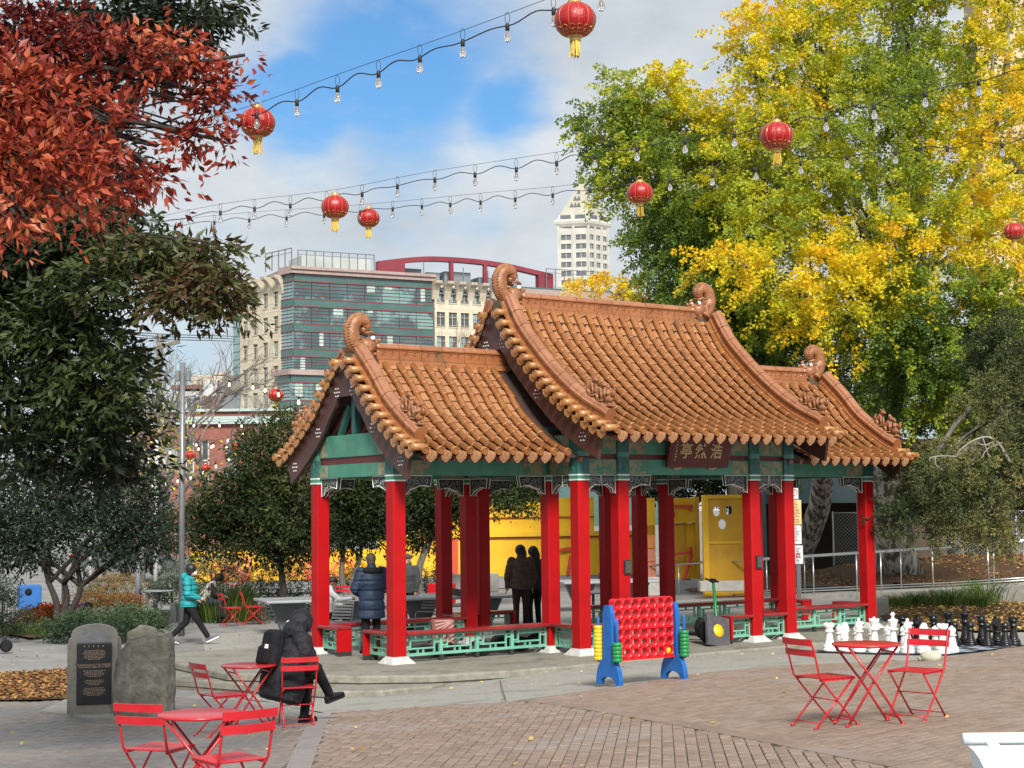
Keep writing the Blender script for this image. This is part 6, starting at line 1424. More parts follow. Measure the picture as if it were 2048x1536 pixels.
for cx, cy, r in ((1592,984,6),(1597,1111,4)):
    q = MB(); P = [(xs_(cx)+r*ks*cos(2*pi*k/16), -.026, zs_(cy)+r*ks*sin(2*pi*k/16)) for k in range(17)]; q.tube(P, .008, 4); q.bar(P[2], P[10], .012, .006); q.build('prohibition_mark', m_inkr, sn)

# lamp and other poles
m_pole = mat('pole_grey', (.17,.18,.19), (.23,.24,.25), 3, .4, metal=.4); m_polew = mat('pole_white', (.45,.46,.45), (.55,.56,.55), 3, .5); m_wood = mat('pole_wood', (.14,.12,.10), (.22,.19,.16), 3, .9, stretch=(3, 3, .5))
def pole(label, px, py0, D, py1, r, m, name='lamp_pole', extra=None, r1=None):
    b = W(px, py0, D); b.z = min(b.z, zf(b.x, b.y)); t = thing(name, label, 'pole', b); h = W(px, py1, D).z-b.z; q = MB(); q.tube([(0,0,-.1),(0,0,h*.5),(0,0,h)], [r, (r+(r1 or r*.75))/2, r1 or r*.75], 12); q.build('pole', m, t)
    if extra: extra(t, h)
    return t
def ex1(t, h):
    q = MB(); q.bbox((-.16,-.05,h-.42), (-.06,.06,h-.18), .01); q.build('floodlight', m_pole, t); q = MB(); q.bbox((.08,-.05,h-.42), (.18,.06,h-.18), .01); q.build('floodlight', m_pole, t)
    q = MB(); q.tube([(-.2,0,h-.3),(.2,0,h-.3)], .02, 6); q.tube([(0,0,h-.8),(.3,0,h-.75)], .02, 6); q.ball((.33,0,h-.78), .07, 8); q.build('bracket_arm', m_pole, t)
pole('tall grey lamp pole with two small floodlights', 363, 1215, 36, 725, .075, m_pole, extra=ex1)
def ex2(t, h): q = MB(); q.tube(bez([(-.3,0,h-.8),(-.25,0,h-.55),(0,0,h-.5),(.2,0,h-.55),(.25,0,h-.8)], 4), .03, 6); q.build('hook', m_polew, t)
pole('white pole with a hook near its top, left of the grey lamp pole', 311, 1215, 44, 880, .07, m_polew, extra=ex2)
pole('short dark grey post beside the yellow shrub', 276, 1210, 43, 1105, .085, m_fence, 'bollard_post', r1=.085)
pole('white pole hidden among the stems of the low tree', 127, 1215, 40, 1000, .06, m_polew); pole('white pole between the shrubs behind the low tree', 181, 1170, 55, 900, .07, m_polew)
pole('grey pole behind the right roof in front of the ginkgo trunk', 1722, 1150, 45, 680, .08, m_pole, extra=lambda t, h: (MB().bbox((-.45,-.1,h-1.5), (-.15,.1,h-1.1), .02).build('floodlight', m_polew, t)))
def ex3(t, h):
    q = MB(); q.bar((-.8,-.12,h-.9), (1.0,-.12,h-.4), .14, .18); q.bar((-.3,-.12,h-1.9), (.3,-.12,h-1.9), .1, .12); q.build('crossarm', m_wood, t)
    for x in (-.7, -.3, .4, .9): q = MB(); q.lathe([(.05,0),(.07,.1),(.04,.25)], 8, (x,-.12,h-.78+x*.28)); q.build('insulator', m_polew, t)
    for x in (-.55, .6): q = MB(); q.lathe([(.001,0),(.36,.05),(.4,.2),(.4,.9),(.3,1.05),(.001,1.1)], 14, (x,-.45,h-6.6)); q.build('transformer', m_mech, t)
pole('wooden utility pole with a crossarm and transformers', 316, 1180, 76, 667, .18, m_wood, 'utility_pole', ex3)
q = MB()
for k in range(3): q.tube(bez([W(150+20*k,655+6*k,76), W(320,668+5*k,76), W(450,672+5*k,95), W(470,674+5*k,110)], 5), .022, 4)
o = q.build('power_line', m_ink); tag(o, 'thin power lines running from the utility pole to the right', 'power line')
# ---------------------------------------------------------------- people
def remesh(q, name, m, parent, vox=.011, smooth=4, loc=None):
    me = q.mesh(name, m); o = bpy.data.objects.new(name, me); C.objects.link(o)
    r = o.modifiers.new('r', 'REMESH'); r.mode = 'VOXEL'; r.voxel_size = vox; s = o.modifiers.new('s', 'SMOOTH'); s.factor = .5; s.iterations = smooth
    bpy.context.view_layer.update(); m2 = bpy.data.meshes.new_from_object(o.evaluated_get(bpy.context.evaluated_depsgraph_get())); bpy.data.objects.remove(o); m2.name = name
    m2.polygons.foreach_set('use_smooth', [True]*len(m2.polygons)); m2.materials.clear(); m2.materials.append(m); return link(name, m2, parent)
def cap(q, pts, rs, n=12):                            # rounded limb
    pts = [Vector(p) for p in pts]; P = bez(pts, 4) if len(pts) > 2 else [pts[0].lerp(pts[1], k/4) for k in range(5)]
    R_ = [np.interp(i/(len(P)-1)*(len(rs)-1), range(len(rs)), rs) for i in range(len(P))]; q.tube(P, R_, n); q.ball(P[0], R_[0], n); q.ball(P[-1], R_[-1], n)
def torso(q, secs):                                   # (centre, half width, half depth, side vector, front vector)
    rings = [[Vector(c)+Vector(sx)*w_*cos(2*pi*k/18)+Vector(fr)*d_*sin(2*pi*k/18) for k in range(18)] for c, w_, d_, sx, fr in secs]; q.loft(rings, 0, True)
SKIN = mat('skin', (.42,.235,.16), (.50,.29,.20), 5, .55); SKIN2 = mat('skin_brown', (.20,.105,.065), (.26,.14,.09), 5, .55)
m_eye = mat('eye', (.02,.015,.012), (.03,.02,.018), 5, .2)
def hand(q, wrist, dirv, up, size=1., curl=.35, side=1):
    d = Vector(dirv).normalized(); u = (Vector(up)-d*d.dot(Vector(up))).normalized(); s = d.cross(u)
    wr = Vector(wrist); q.ball(wr+d*.045*size, .04*size, 10, 0, (1, 1, 1)); 
    for k in range(4): b = wr+d*.075*size+s*(k-1.5)*.019*size; q.tube([wr+d*.02*size+s*(k-1.5)*.014*size, b], .0155*size, 6)
    for k in range(4):
        b = wr+d*.078*size+s*(k-1.5)*.020*size; L_ = (.066,.078,.072,.056)[k]*size; p1 = b+d*L_*.5-u*L_*.12*curl*2; p2 = p1+d*L_*.45*(1-curl*.6)-u*L_*curl*.9
        q.tube([b, p1, p2], [.0105*size, .0098*size, .0085*size], 6); q.ball(p2, .0085*size, 6)
    b = wr+d*.02*size+s*side*.03*size; p1 = b+d*.035*size+s*side*.022*size-u*.008; p2 = p1+d*.03*size+s*side*.004-u*.012*size; q.tube([b, p1, p2], [.014*size, .012*size, .0095*size], 6); q.ball(p2, .0095*size, 6)
def head(q, c, f, up, k=1.):
    f = Vector(f).normalized(); up = Vector(up); up = (up-f*f.dot(up)).normalized(); s = f.cross(up); M = Matrix((s, f, up)).transposed().to_4x4(); c = Vector(c)
    q.ball(c+up*.02*k, .098*k, 14, 0, (.80,.98,1.05), M); q.ball(c+f*.022*k-up*.055*k, .068*k, 12, 0, (.86,.95,1.), M); q.ball(c+f*.05*k-up*.095*k, .03*k, 8, 0, (1.1,.9,.8), M)
    q.tube([c+f*.088*k+up*.022*k, c+f*.112*k-up*.022*k, c+f*.09*k-up*.03*k], [.010*k, .017*k, .012*k], 6); q.ball(c+f*.082*k-up*.06*k, .02*k, 8, 0, (1.4,.6,.5), M)
    for e in (-1, 1): q.ball(c+s*e*.078*k-f*.005*k-up*.008*k, .03*k, 8, 0, (.35,.75,1.1), M); q.ball(c+f*.075*k+s*e*.035*k+up*.038*k, .018*k, 6, 0, (1.4,.5,.4), M)
    return c, f, up, s, M
def eyes(t, c, f, up, s, k=1.):
    for e in (-1, 1): q = MB(); q.ball(c+f*.086*k+s*e*.034*k+up*.018*k, .0125*k, 8); q.build('eye', m_eye, t)
def shoe(t, ankle, toe, m, sole=None, L_=.27, up=(0, 0, 1)):
    a = Vector(ankle); d = Vector(toe).normalized(); u = Vector(up); u = (u-d*d.dot(u)).normalized(); s = d.cross(u); M = Matrix((s, d, u)).transposed().to_4x4(); b = a-u*.075; q = MB()
    secs = [(-.075,.030,.03,.06),(-.05,.036,.034,.10),(.02,.040,.038,.095),(.09,.046,.03,.065),(.15,.046,.024,.05),(.19,.034,.02,.04),(.205,.012,.012,.03)]
    rings = [[b+d*y+s*w_*cos(2*pi*k/12)+u*(.004+max(0, h*(.5+.5*sin(2*pi*k/12)))) for k in range(12)] for y, w_, _, h in secs]; q.loft(rings, 0, True, sm=True); o = q.build('shoe', m, t)
    q = MB(); rings = [[b+d*y+s*x*w_*1.08+u*z for x, z in ((-1,-.018),(1,-.018),(1,.01),(-1,.01))] for y, w_, _, h in secs]; q.loft(rings, 0, True); q.build('sole', sole or m, o)
def person(label, loc, rz, J, top, bot, shoes, hairm=None, skin=SKIN, hair='short', coat=.0, fat=1., hoodm=None, sole=None, belt=True, group='people in the square', extra=None, k=1., quilt=0., longcoat=None):
    """J: pel, chest, neck, head, headdir, shL, shR, elL.. wrL.. hipL.. knL.. anL.. toeL.. in metres, facing +y"""
    t = thing('person', label, 'person', loc, rz, group); V = {a: Vector(b) for a, b in J.items()}
    q = MB(); hd = head(q, V['head'], V['headdir'], V.get('headup', (0, 0, 1)), k); cap(q, [V['head']-hd[2]*.05, V['neck'], V['neck'].lerp(V['chest'], .3)], [.052, .056, .07])
    spine = (V['neck']-V['pel']).normalized(); sx = (V['shR']-V['shL']).normalized(); fr = spine.cross(sx)*-1; hx = (V['hipR']-V['hipL']).normalized(); hf = spine.cross(hx)*-1
    w_ = (V['shR']-V['shL']).length/2
    def tor(q, g): torso(q, [(V['pel']-spine*.10, .15*fat+g, .115*fat+g, hx, hf), (V['pel'], .165*fat+g, .125*fat+g, hx, hf), (V['pel'].lerp(V['chest'], .5), .145*fat+g, .105*fat+g, (sx+hx)/2, (fr+hf)/2), (V['chest'], .17*fat+g, .12*fat+g, sx, fr), (V['neck']-spine*.09, w_*.95+g, .10+g, sx, fr), (V['neck']-spine*.035, w_*.62+g, .075+g, sx, fr), (V['neck']+spine*.0, .06+g*.6, .06+g*.6, sx, fr)])
    tor(q, -.012)
    for s in 'LR':
        cap(q, [V['sh'+s], V['el'+s]], [.05, .042]); cap(q, [V['el'+s], V['wr'+s]], [.04, .026]); dv = (V['wr'+s]-V['el'+s]).normalized(); hv = V.get('hd'+s, dv); hand(q, V['wr'+s], hv, V.get('hu'+s, (0, 0, 1)) if abs(Vector(hv).normalized().z) < .9 else V.get('hu'+s, (1 if s == 'L' else -1, 0, 0)), k, .4, 1 if s == 'L' else -1)
        cap(q, [V['hip'+s], V['kn'+s]], [.08, .055]); cap(q, [V['kn'+s], V['an'+s]], [.052, .036]); cap(q, [V['an'+s], V['an'+s]+V['toe'+s]*.12-Vector((0, 0, .05))], [.035, .03])
    remesh(q, 'body', skin, t, .0085, 2); eyes(t, *hd[:4], k)
    q = MB(); g = .018+coat; tor(q, g)
    for s in 'LR': cap(q, [V['sh'+s], V['el'+s]], [.068+coat, .058+coat*.9]); cap(q, [V['el'+s], V['wr'+s].lerp(V['el'+s], .06)], [.056+coat*.9, .042+coat*.6])
    if longcoat:                                      # skirt of the coat: list of (centre, half width, half depth)
        torso(q, [(Vector(c), a, b, hx, hf) for c, a, b in longcoat])
    cap(q, [V['neck']-spine*.03, V['neck']+spine*.03], [.085+coat*.5, .072+coat*.4])
    jk = remesh(q, 'jacket', top, t, .012, 5)
    P = np.array([v.co[:] for v in jk.data.vertices]); P[:, 2] *= 1.9; dv = snoise(P, 8, 1.3)*.009+snoise(P, 19, 2.1)*.005; bm = bmesh.new(); bm.from_mesh(jk.data); bm.normal_update()
    for v, k_ in zip(bm.verts, dv): v.co += v.normal*k_
    bm.to_mesh(jk.data); bm.free()
    if quilt:
        P = np.array([v.co[:] for v in jk.data.vertices]); bm = bmesh.new(); bm.from_mesh(jk.data); bm.normal_update()
        for v in bm.verts: v.co += v.normal*(-.022*max(0, 1-abs(((v.co.z % quilt)/quilt)-.5)*2)**5*(1 if True else 0))
        bm.to_mesh(jk.data); bm.free()
    q = MB(); torso(q, [(V['pel']-spine*.12, .15*fat, .12*fat, hx, hf), (V['pel']-spine*.02, .172*fat, .135*fat, hx, hf), (V['pel']+spine*.08, .16*fat, .12*fat, hx, hf)])
    for s in 'LR': cap(q, [V['hip'+s], V['kn'+s]], [.102*fat, .072]); cap(q, [V['kn'+s], V['an'+s].lerp(V['kn'+s], .05)], [.07, .058])
    remesh(q, 'trousers', bot, t, .012, 4)
    for s in 'LR': shoe(t, V['an'+s], V['toe'+s], shoes, sole, up=V.get('fu'+s, (0, 0, 1)))
    c, f, up, s_, M = hd
    if hair == 'short' and hairm: q = MB(); q.ball(c+up*.035*k-f*.018*k, .105*k, 14, 0, (.86,.98,.98), M); q.ball(c-f*.05*k-up*.02*k, .078*k, 10, 0, (.95,.8,1.1), M); remesh(q, 'hair', hairm, t, .01, 2)
    if hair == 'bob' and hairm: q = MB(); q.ball(c+up*.04*k-f*.022*k, .118*k, 14, 0, (.92,1.0,.98), M); q.ball(c-f*.055*k-up*.045*k, .092*k, 10, 0, (1.05,.8,1.15), M); remesh(q, 'hair', hairm, t, .01, 2)
    if hair == 'long' and hairm:
        q = MB(); q.ball(c+up*.04*k-f*.02*k, .122*k, 14, 0, (.95,1.0,1.0), M); g_ = np.random.default_rng(5)
        for i in range(16): a = g_.uniform(-1.1, 1.1); b = c-f*.06*k+s_*.09*sin(a)*k; q.tube(bez([b+up*.03, b-f*.03-up*.12+s_*g_.normal()*.02, b-up*.26-f*.02+s_*g_.normal()*.04], 3), [.04, .045, .045, .04, .035, .03, .015], 6)
        remesh(q, 'hair', hairm, t, .01, 1)
    if hair == 'cap' and hairm:
        q = MB(); q.ball(c+up*.048*k-f*.008*k, .108*k, 14, 0, (.88,1.0,.82), M); q.loft([[c+f*(y+.02)*k+s_*x*k+up*(.045-.06*max(0, y-.09))*k for x, y in ((-w2,.05),(-w2*.8,.05+d2),(w2*.8,.05+d2),(w2,.05))] if False else [c+up*(.05+z)*k+s_*.075*k*cos(a)+f*(.06+.105*abs(sin(a)))*k for a in np.linspace(0, pi, 9)]+[c+up*(.05+z)*k+s_*.0*k+f*.05*k] for z in (-.006, .006)], 0, True); q.build('cap', hairm, t)
    if hoodm:
        q = MB(); q.ball(c-f*.022*k+up*.025*k, .148*k, 16, 0, (.92,1.06,1.08), M); q.ball(c-f*.08*k-up*.11*k, .15*k, 12, 0, (1.2,.85,.95), M); q.ball(c-f*.03*k-up*.2*k, .15*k, 12, 0, (1.25,.95,.7), M); remesh(q, 'hood', hoodm, t, .012, 4)
    if extra: extra(t, V, c, f, up, s_)
    return t
def stand(h=1.7, **kw):
    k = h/1.72; J = dict(pel=(0,0,.93), chest=(0,.0,1.22), neck=(0,-.01,1.46), head=(0,.03,1.60), headdir=(0,1,0), shL=(-.19,-.01,1.39), shR=(.19,-.01,1.39), elL=(-.25,-.02,1.10), elR=(.25,-.02,1.10), wrL=(-.25,.06,.86), wrR=(.25,.06,.86), hipL=(-.09,0,.89), hipR=(.09,0,.89), knL=(-.10,.02,.49), knR=(.10,.02,.49), anL=(-.10,-.02,.085), anR=(.10,-.02,.085), toeL=(-.15,1,0), toeR=(.15,1,0))
    J.update(kw); return {a: (tuple(c*k for c in b) if a[:3] not in ('toe', 'hea') or a == 'head' else b) for a, b in J.items()}
m_blk = mat('cloth_black', (.008,.008,.010), (.016,.016,.019), 6, .8, .4, 60, spec=.2); m_blk2 = mat('coat_black_speckled', (.010,.010,.013), (.022,.022,.027), 5, .6, .5, 40, c3=(.032,.032,.04), c3scale=9, c3lo=.5, c3hi=.68, spec=.2); m_tealj = mat('jacket_teal', (.012,.22,.25), (.02,.30,.33), 6, .5, .3, 50, spec=.3)
m_navy = mat('jacket_navy', (.005,.018,.042), (.009,.028,.062), 6, .65, .3, 50); m_greyj = mat('jacket_grey', (.045,.048,.052), (.065,.068,.072), 8, .85); m_brnj = mat('fleece_brown', (.085,.055,.043), (.14,.095,.075), 14, .95, 1., 40, spec=.1); m_wht = mat('shirt_white', (.62,.63,.66), (.7,.71,.74), 6, .8); m_mag = mat('jacket_magenta', (.22,.012,.14), (.32,.02,.21), 6, .6); m_jean = mat('jeans_blue', (.018,.032,.065), (.03,.05,.095), 12, .85); m_hair = mat('hair_black', (.008,.007,.007), (.018,.015,.014), 20, .5); m_hairb = mat('hair_brown', (.07,.05,.035), (.12,.09,.06), 20, .6); m_brnp = mat('trousers_brown', (.028,.010,.010), (.04,.016,.015), 6, .85); m_shoe = mat('shoe_grey', (.08,.09,.11), (.12,.13,.15), 8, .7)
m_strp = mat('jacket_striped', (.012,.012,.012), (.5,.47,.42), 1, .8, lo=.49, hi=.51, detail=0, stretch=(26, 1.2, 1.2)); m_dkn = mat('jacket_dark', (.012,.013,.018), (.02,.021,.026), 6, .85)

# hooded person on the chair, legs crossed, backpack on
def ex_hood(t, V, c, f, up, s):
    q = MB(); M = Matrix.Translation((0.0, -.165, .92)) @ Matrix.Rotation(R(-14), 4, 'X'); q.bbox((-.15,-.10,-.24), (.15,.08,.24), .05, 0, 0, M); q.bbox((-.12,-.15,-.2), (.12,-.09,.04), .03, 0, 0, M)
    b = remesh(q, 'backpack', m_blk, t, .012, 4); q = MB(); q.cbox((.075,-.153,.02), (.055,.012,.05), 0, 0, M); q.build('label_tag', m_white, b); q = MB(); q.tube([M @ Vector(p) for p in ((-.17,-.02,-.16),(-.19,-.03,-.02))], .03, 8); q.build('bottle', mat('clear_bottle', (.3,.34,.36), (.4,.44,.46), 8, .15), b)
    q = MB()
    for x in (-.11, .11): q.tube(bez([M @ Vector((x,.06,.22)), (x*1.25,.02,1.09), (x*1.4,.16,1.05), (x*1.5,.20,.9)], 3), .022, 5)
    q.build('strap', m_blk, b)
    q = MB(); q.ball(c-f*.13-up*.05-s*.08, .05, 8, 0, (.8,.7,1.1)); q.build('white_wrap', m_wht, t)
Jh = dict(pel=(0,0,.57), chest=(0,.09,.86), neck=(0,.17,1.07), head=(.02,.27,1.20), headdir=(.05,.85,-.35), headup=(0,.35,.9), shL=(-.2,.12,1.01), shR=(.2,.12,1.01), elL=(-.25,.18,.72), elR=(.25,.20,.72), wrL=(-.14,.40,.66), wrR=(.12,.42,.66), hdL=(.6,.8,0), hdR=(-.6,.8,0), hipL=(-.1,.03,.54), hipR=(.1,.03,.54), knL=(-.07,.45,.56), knR=(.12,.44,.62), anL=(-.05,.36,.09), anR=(.0,.72,.31), toeL=(-.1,1,0), toeR=(.1,.9,.25))
hp = on(hooded_at.x-.17, hooded_at.y+.12)
hpo = person('person seated in a black hooded coat with a black backpack, legs crossed', hp, R(-44), Jh, m_blk2, m_blk, m_blk, None, SKIN, 'none', .065, 1.15, m_blk2, None, extra=ex_hood, longcoat=[((0,.03,.80),.25,.2), ((0,.01,.62),.29,.25), ((0,-.02,.46),.31,.27), ((0,-.05,.30),.29,.23)]); hpo.scale = (.93,.93,.93)
# walker in teal
def ex_mask(t, V, c, f, up, s):
    q = MB(); M = Matrix((s, f, up)).transposed().to_4x4(); q.ball(c+f*.062-up*.055, .062, 12, 0, (.95,.75,.8), M); q.build('face_mask', m_wht, t)
    q = MB(); q.ball(V['neck']-Vector((0,.09,-.01)), .10, 12, 0, (1.3,.7,.9)); q.build('collar_hood', m_tealj, t)
Jw = stand(1.62, pel=(0,.0,.92), chest=(0,.03,1.2), head=(0,.07,1.60), elL=(-.26,-.06,1.1), wrL=(-.22,.13,.98), elR=(.27,.02,1.09), wrR=(.2,.27,1.0), knL=(-.08,-.06,.47), anL=(-.08,-.40,.15), knR=(.09,.22,.50), anR=(.08,.44,.14), toeL=(0,.9,-.28), toeR=(0,.9,.4))
wl = G(377, 1287); person('person walking right in a teal quilted jacket, black trousers and face mask', wl, R(-86), Jw, m_tealj, m_blk, m_shoe, m_hair, SKIN, 'bob', .03, .98, None, m_wht, extra=ex_mask, quilt=.105, longcoat=[((0,0,.95),.2,.16),((0,0,.76),.22,.18)])
# man in navy coat inside the pavilion, back turned
def ex_fur(t, V, c, f, up, s):
    q = MB(); g = np.random.default_rng(3)
    for k in range(26): a = 2*pi*k/26; q.ball(V['neck']+Vector((.15*cos(a), -.04+.11*sin(a), -.035)), .045+.02*g.random(), 7)
    remesh(q, 'fur_hood', m_blk, t, .012, 1)
person('person in a long navy puffer coat standing in the pavilion, back turned', (-2.54, 28.6, 0), R(28), stand(1.76, elL=(-.30,.02,1.12), wrL=(-.14,.22,1.02), elR=(.28,.03,1.12), wrR=(.1,.26,1.0), hdL=(.7,.5,.1), hdR=(-.7,.5,.1)), m_navy, m_blk, m_blk, m_hairb, SKIN, 'short', .045, 1.12, extra=ex_fur, quilt=.17, longcoat=[((0,0,1.0),.24,.2),((0,0,.62),.26,.22)])
# two women in the dark, seen from behind
person('person in a fuzzy brown jacket with long black hair, back turned, beyond the pavilion', on(.14, 34.3)*0+Vector((.14, 34.3, 0)), R(8), stand(1.74, head=(0,.05,1.59), elL=(-.27,-.02,1.12), wrL=(-.29,.02,.86), elR=(.26,-.02,1.1), anL=(-.11,-.05,.085), anR=(.1,.08,.085)), m_brnj, m_brnp, m_blk, m_hair, SKIN, 'long', .04, 1.16, longcoat=[((0,0,1.0),.21,.17),((0,0,.82),.22,.18)])
person('person in a dark jacket half hidden behind the fuzzy brown jacket', (.42, 34.75, -.05), R(30), stand(1.74), m_dkn, m_blk, m_blk, m_hair, SKIN, 'long', .02, 1.05)
# man in a grey jacket and cap
gp_ = on(W(817, 1256, 37).x, 37); person('person in a grey jacket and flat cap standing behind the corner column', gp_, R(150), stand(1.7), m_greyj, m_blk, m_blk, m_greyj, SKIN, 'cap', .02, 1.0)
# seated man in white holding out his hand
JS = dict(pel=(0,0,.55), chest=(0,.04,.84), neck=(0,.08,1.07), head=(0,.14,1.21), headdir=(.1,1,-.15), shL=(-.19,.06,1.01), shR=(.19,.06,1.01), elL=(-.23,.16,.76), elR=(.25,.24,.86), wrL=(-.1,.38,.72), wrR=(.2,.50,.88), hdR=(.0,1,-.12), hdL=(.5,.8,0), hipL=(-.1,.03,.52), hipR=(.1,.03,.52), knL=(-.11,.45,.52), knR=(.12,.45,.52), anL=(-.11,.42,.09), anR=(.12,.40,.09), toeL=(-.1,1,0), toeR=(.1,1,0))
sp_ = on(W(652, 1230, 34).x, 34); person('person in a white shirt and dark cap seated at the left column, hand held out', sp_, R(-70), JS, m_wht, m_blk, m_blk, m_hair, SKIN2, 'cap', .0, 1.0)
sj = on(W(404, 1240, 40.5).x, 40.5); Jj = dict(JS); Jj.update(chest=(0,.16,.80), neck=(0,.30,.98), head=(0,.42,1.06), headdir=(0,.8,-.6), headup=(0,.6,.8), shL=(-.2,.24,.95), shR=(.2,.24,.95), elL=(-.24,.35,.70), elR=(.24,.35,.70), wrL=(-.1,.52,.62), wrR=(.1,.54,.62))
person('person in a black and white striped jacket sitting bent over on the planter edge', sj, R(-80), Jj, m_strp, m_jean, m_wht, m_hair, SKIN, 'bob', .02, 1.0)
bpk = MB(); bpk.bbox((-.2,-.14,0), (.2,.14,.5), .07); bpk.bbox((-.15,-.2,.05), (.15,-.12,.28), .03); o = remesh(bpk, 'rucksack', m_blk, None, .014, 4); o.location = on(sj.x+.55, sj.y-.1); o.rotation_euler = (R(-25), 0, R(20)); tag(o, 'black rucksack leaning on the ground by the striped jacket', 'bag')
mg = on(W(130, 1240, 38).x, 38); Jm = dict(JS); Jm.update(pel=(0,0,.28), hipL=(-.1,.02,.27), hipR=(.1,.02,.27), chest=(0,.2,.46), neck=(0,.38,.53), head=(0,.52,.50), headdir=(0,.6,-.8), headup=(0,.8,.6), shL=(-.2,.32,.52), shR=(.2,.32,.52), elL=(-.26,.45,.32), elR=(.26,.45,.32), wrL=(-.1,.6,.2), wrR=(.1,.6,.2), knL=(-.14,.34,.40), knR=(.14,.34,.40), anL=(-.14,.18,.085), anR=(.14,.18,.085))
person('person in a magenta jacket bent forward behind the juniper hedge', mg, R(-60), Jm, m_mag, m_blk, m_blk, m_hair, SKIN, 'bob', .03, 1.1)
fb_ = on(W(296, 1160, 66).x, 66); person('far person in black seated by the parked car', fb_+Vector((0,0,.35)), R(10), JS, m_dkn, m_blk, m_blk, m_hair, SKIN, 'short', .02, 1.0)

# ---------------------------------------------------------------- things round the pavilion
m_gry = mat('table_grey', (.27,.29,.31), (.36,.38,.40), 2, .35, spec=.5); m_conc2 = mat('cast_concrete', (.30,.29,.27), (.40,.39,.36), 4, .8); m_net = mat('net_black', (.01,.01,.012), (.02,.02,.022), 4, .6)
def tt(label, px, D, rz, netside):
    p = on(W(px, 1200, D).x, D); t = thing('table_tennis_table', label, 'table', p, R(rz), 'outdoor table tennis tables'); q = MB(); q.bbox((-1.37,-.76,.70), (1.37,.76,.76), .015); q.build('table_top', m_gry, t)
    q = MB(); q.box((-.006,-.86,.765), (.006,.86,.92)); q.build('net', m_net, t)
    for sx in (-1, 1): q = MB(); q.ext([(-.12,0),(.12,0),(.42,.70),(-.42,.70)], -.09, .09, 0, Matrix.Translation((sx*.75, 0, 0))); q.build('leg', m_fence, t)
tt('grey table tennis table left of the pavilion', 640, 36.5, 20, 0); tt('grey table tennis table beyond the corner column, black net on it', 905, 36.8, 16, 0)
tt('grey table tennis table seen past the middle of the pavilion', 1215, 43, 12, 0)
def mchair(label, px, D, rz):
    p = on(W(px, 1240, D).x, D); t = thing('slatted_chair', label, 'chair', p, R(rz), 'grey slatted metal chairs')
    for k in range(6): q = MB(); q.bar((-.24,-.25-.02*k,.50+.062*k), (.24,-.25-.02*k,.50+.062*k), .012, .038); q.build('back_slat', m_galv, t)
    for k in range(5): q = MB(); q.bar((-.24,-.18+.09*k,.44), (.24,-.18+.09*k,.44), .06, .014); q.build('seat_slat', m_galv, t)
    for sx in (-1, 1): q = MB(); q.tube(bez([(sx*.25,-.36,.86),(sx*.25,-.24,.45),(sx*.25,.2,.43),(sx*.25,.26,.2),(sx*.25,.28,.02),(sx*.25,-.3,.015)], 4), .012, 6); q.build('leg', m_galv, t)
mchair('grey slatted metal chair behind the left rear column', 668, 33.4, 150); mchair('grey slatted metal chair at the table with the black net', 858, 36.2, 170)
def rtable(label, px, D, h, r=.42):
    p = on(W(px, 1240, D).x, D); t = thing('pedestal_table', label, 'table', p, 0, 'grey pedestal tables'); q = MB(); q.lathe([(.001,h-.03),(r,h-.03),(r+.01,h-.015),(r,h),(.001,h)], 24); q.build('table_top', m_gry, t); q = MB(); q.lathe([(.25,0),(.25,.02),(.04,.05),(.035,h-.03)], 12); q.build('pedestal', m_galv, t)
rtable('round grey pedestal table in front of the wide shrub', 555, 43, .74); rtable('small pale table left of the walking person', 318, 42, .74, .38); rtable('low round table with a bowl left of the board game', 1187, 38, .7, .5); rtable('low round table under the twin trunked tree', 790, 37.5, .55, .4)
def block(label, px0, px1, y0, y1, D, dep, m, name, cat, rz=0, bev=.02):
    k = D/F; x = W((px0+px1)/2, y1, D); w_ = (px1-px0)*k; h = (y1-y0)*k; q = MB(); q.bbox((-w_/2,0,-.1), (w_/2,dep,h), bev); o = q.build(name, m); o.location = (x.x, D, x.z); o.rotation_euler.z = R(rz); tag(o, label, cat); return o
block('concrete planter edge behind the far red chairs', 385, 530, 1216, 1250, 41.5, .5, m_conc2, 'planter_edge', 'planter', 6); block('low concrete wall left of the walking person', 255, 345, 1222, 1245, 43, .5, m_conc2, 'low_wall', 'wall', 4)
block('grey concrete block by the yellow wall', 957, 997, 1148, 1178, 49, .6, m_conc2, 'concrete_block', 'block'); block('concrete planter under the red post', 900, 925, 1150, 1200, 46, .6, m_conc2, 'concrete_block', 'block')
block('grey steel bin in front of the low concrete wall', 340, 352, 1207, 1252, 41, .3, m_fence, 'litter_bin', 'bin'); block('red box behind the third bench', 855, 910, 1168, 1200, 42, .5, m_red, 'red_box', 'box'); block('long red bench under the low tree', 78, 122, 1209, 1226, 43, .4, m_rbar, 'red_bench', 'bench'); block('blue box with a dark disc for a round hole, under the low tree', 38, 82, 1172, 1212, 46, .9, mat('box_blue', (.012,.10,.34), (.02,.13,.40), 3, .6), 'blue_box', 'box', 20)
bbx = bpy.data.objects['blue_box']; q = MB(); q.lathe([(.001,0),(.10,0),(.10,.012),(.001,.012)], 16, (-.05,-.008,.40), 0, Matrix.Rotation(pi/2, 4, 'X')); q.build('dark_hole_disc', m_blk, bbx)  # black disc on the box face; its colour stands for shade inside a hole
block('grey concrete wall between the far columns', 1296, 1345, 1155, 1185, 47, .4, m_curb, 'low_wall', 'wall', 3); block('low kerb wall at the foot of the face board', 1400, 1520, 1162, 1176, 46.5, .4, m_curb, 'low_wall', 'wall', 4)
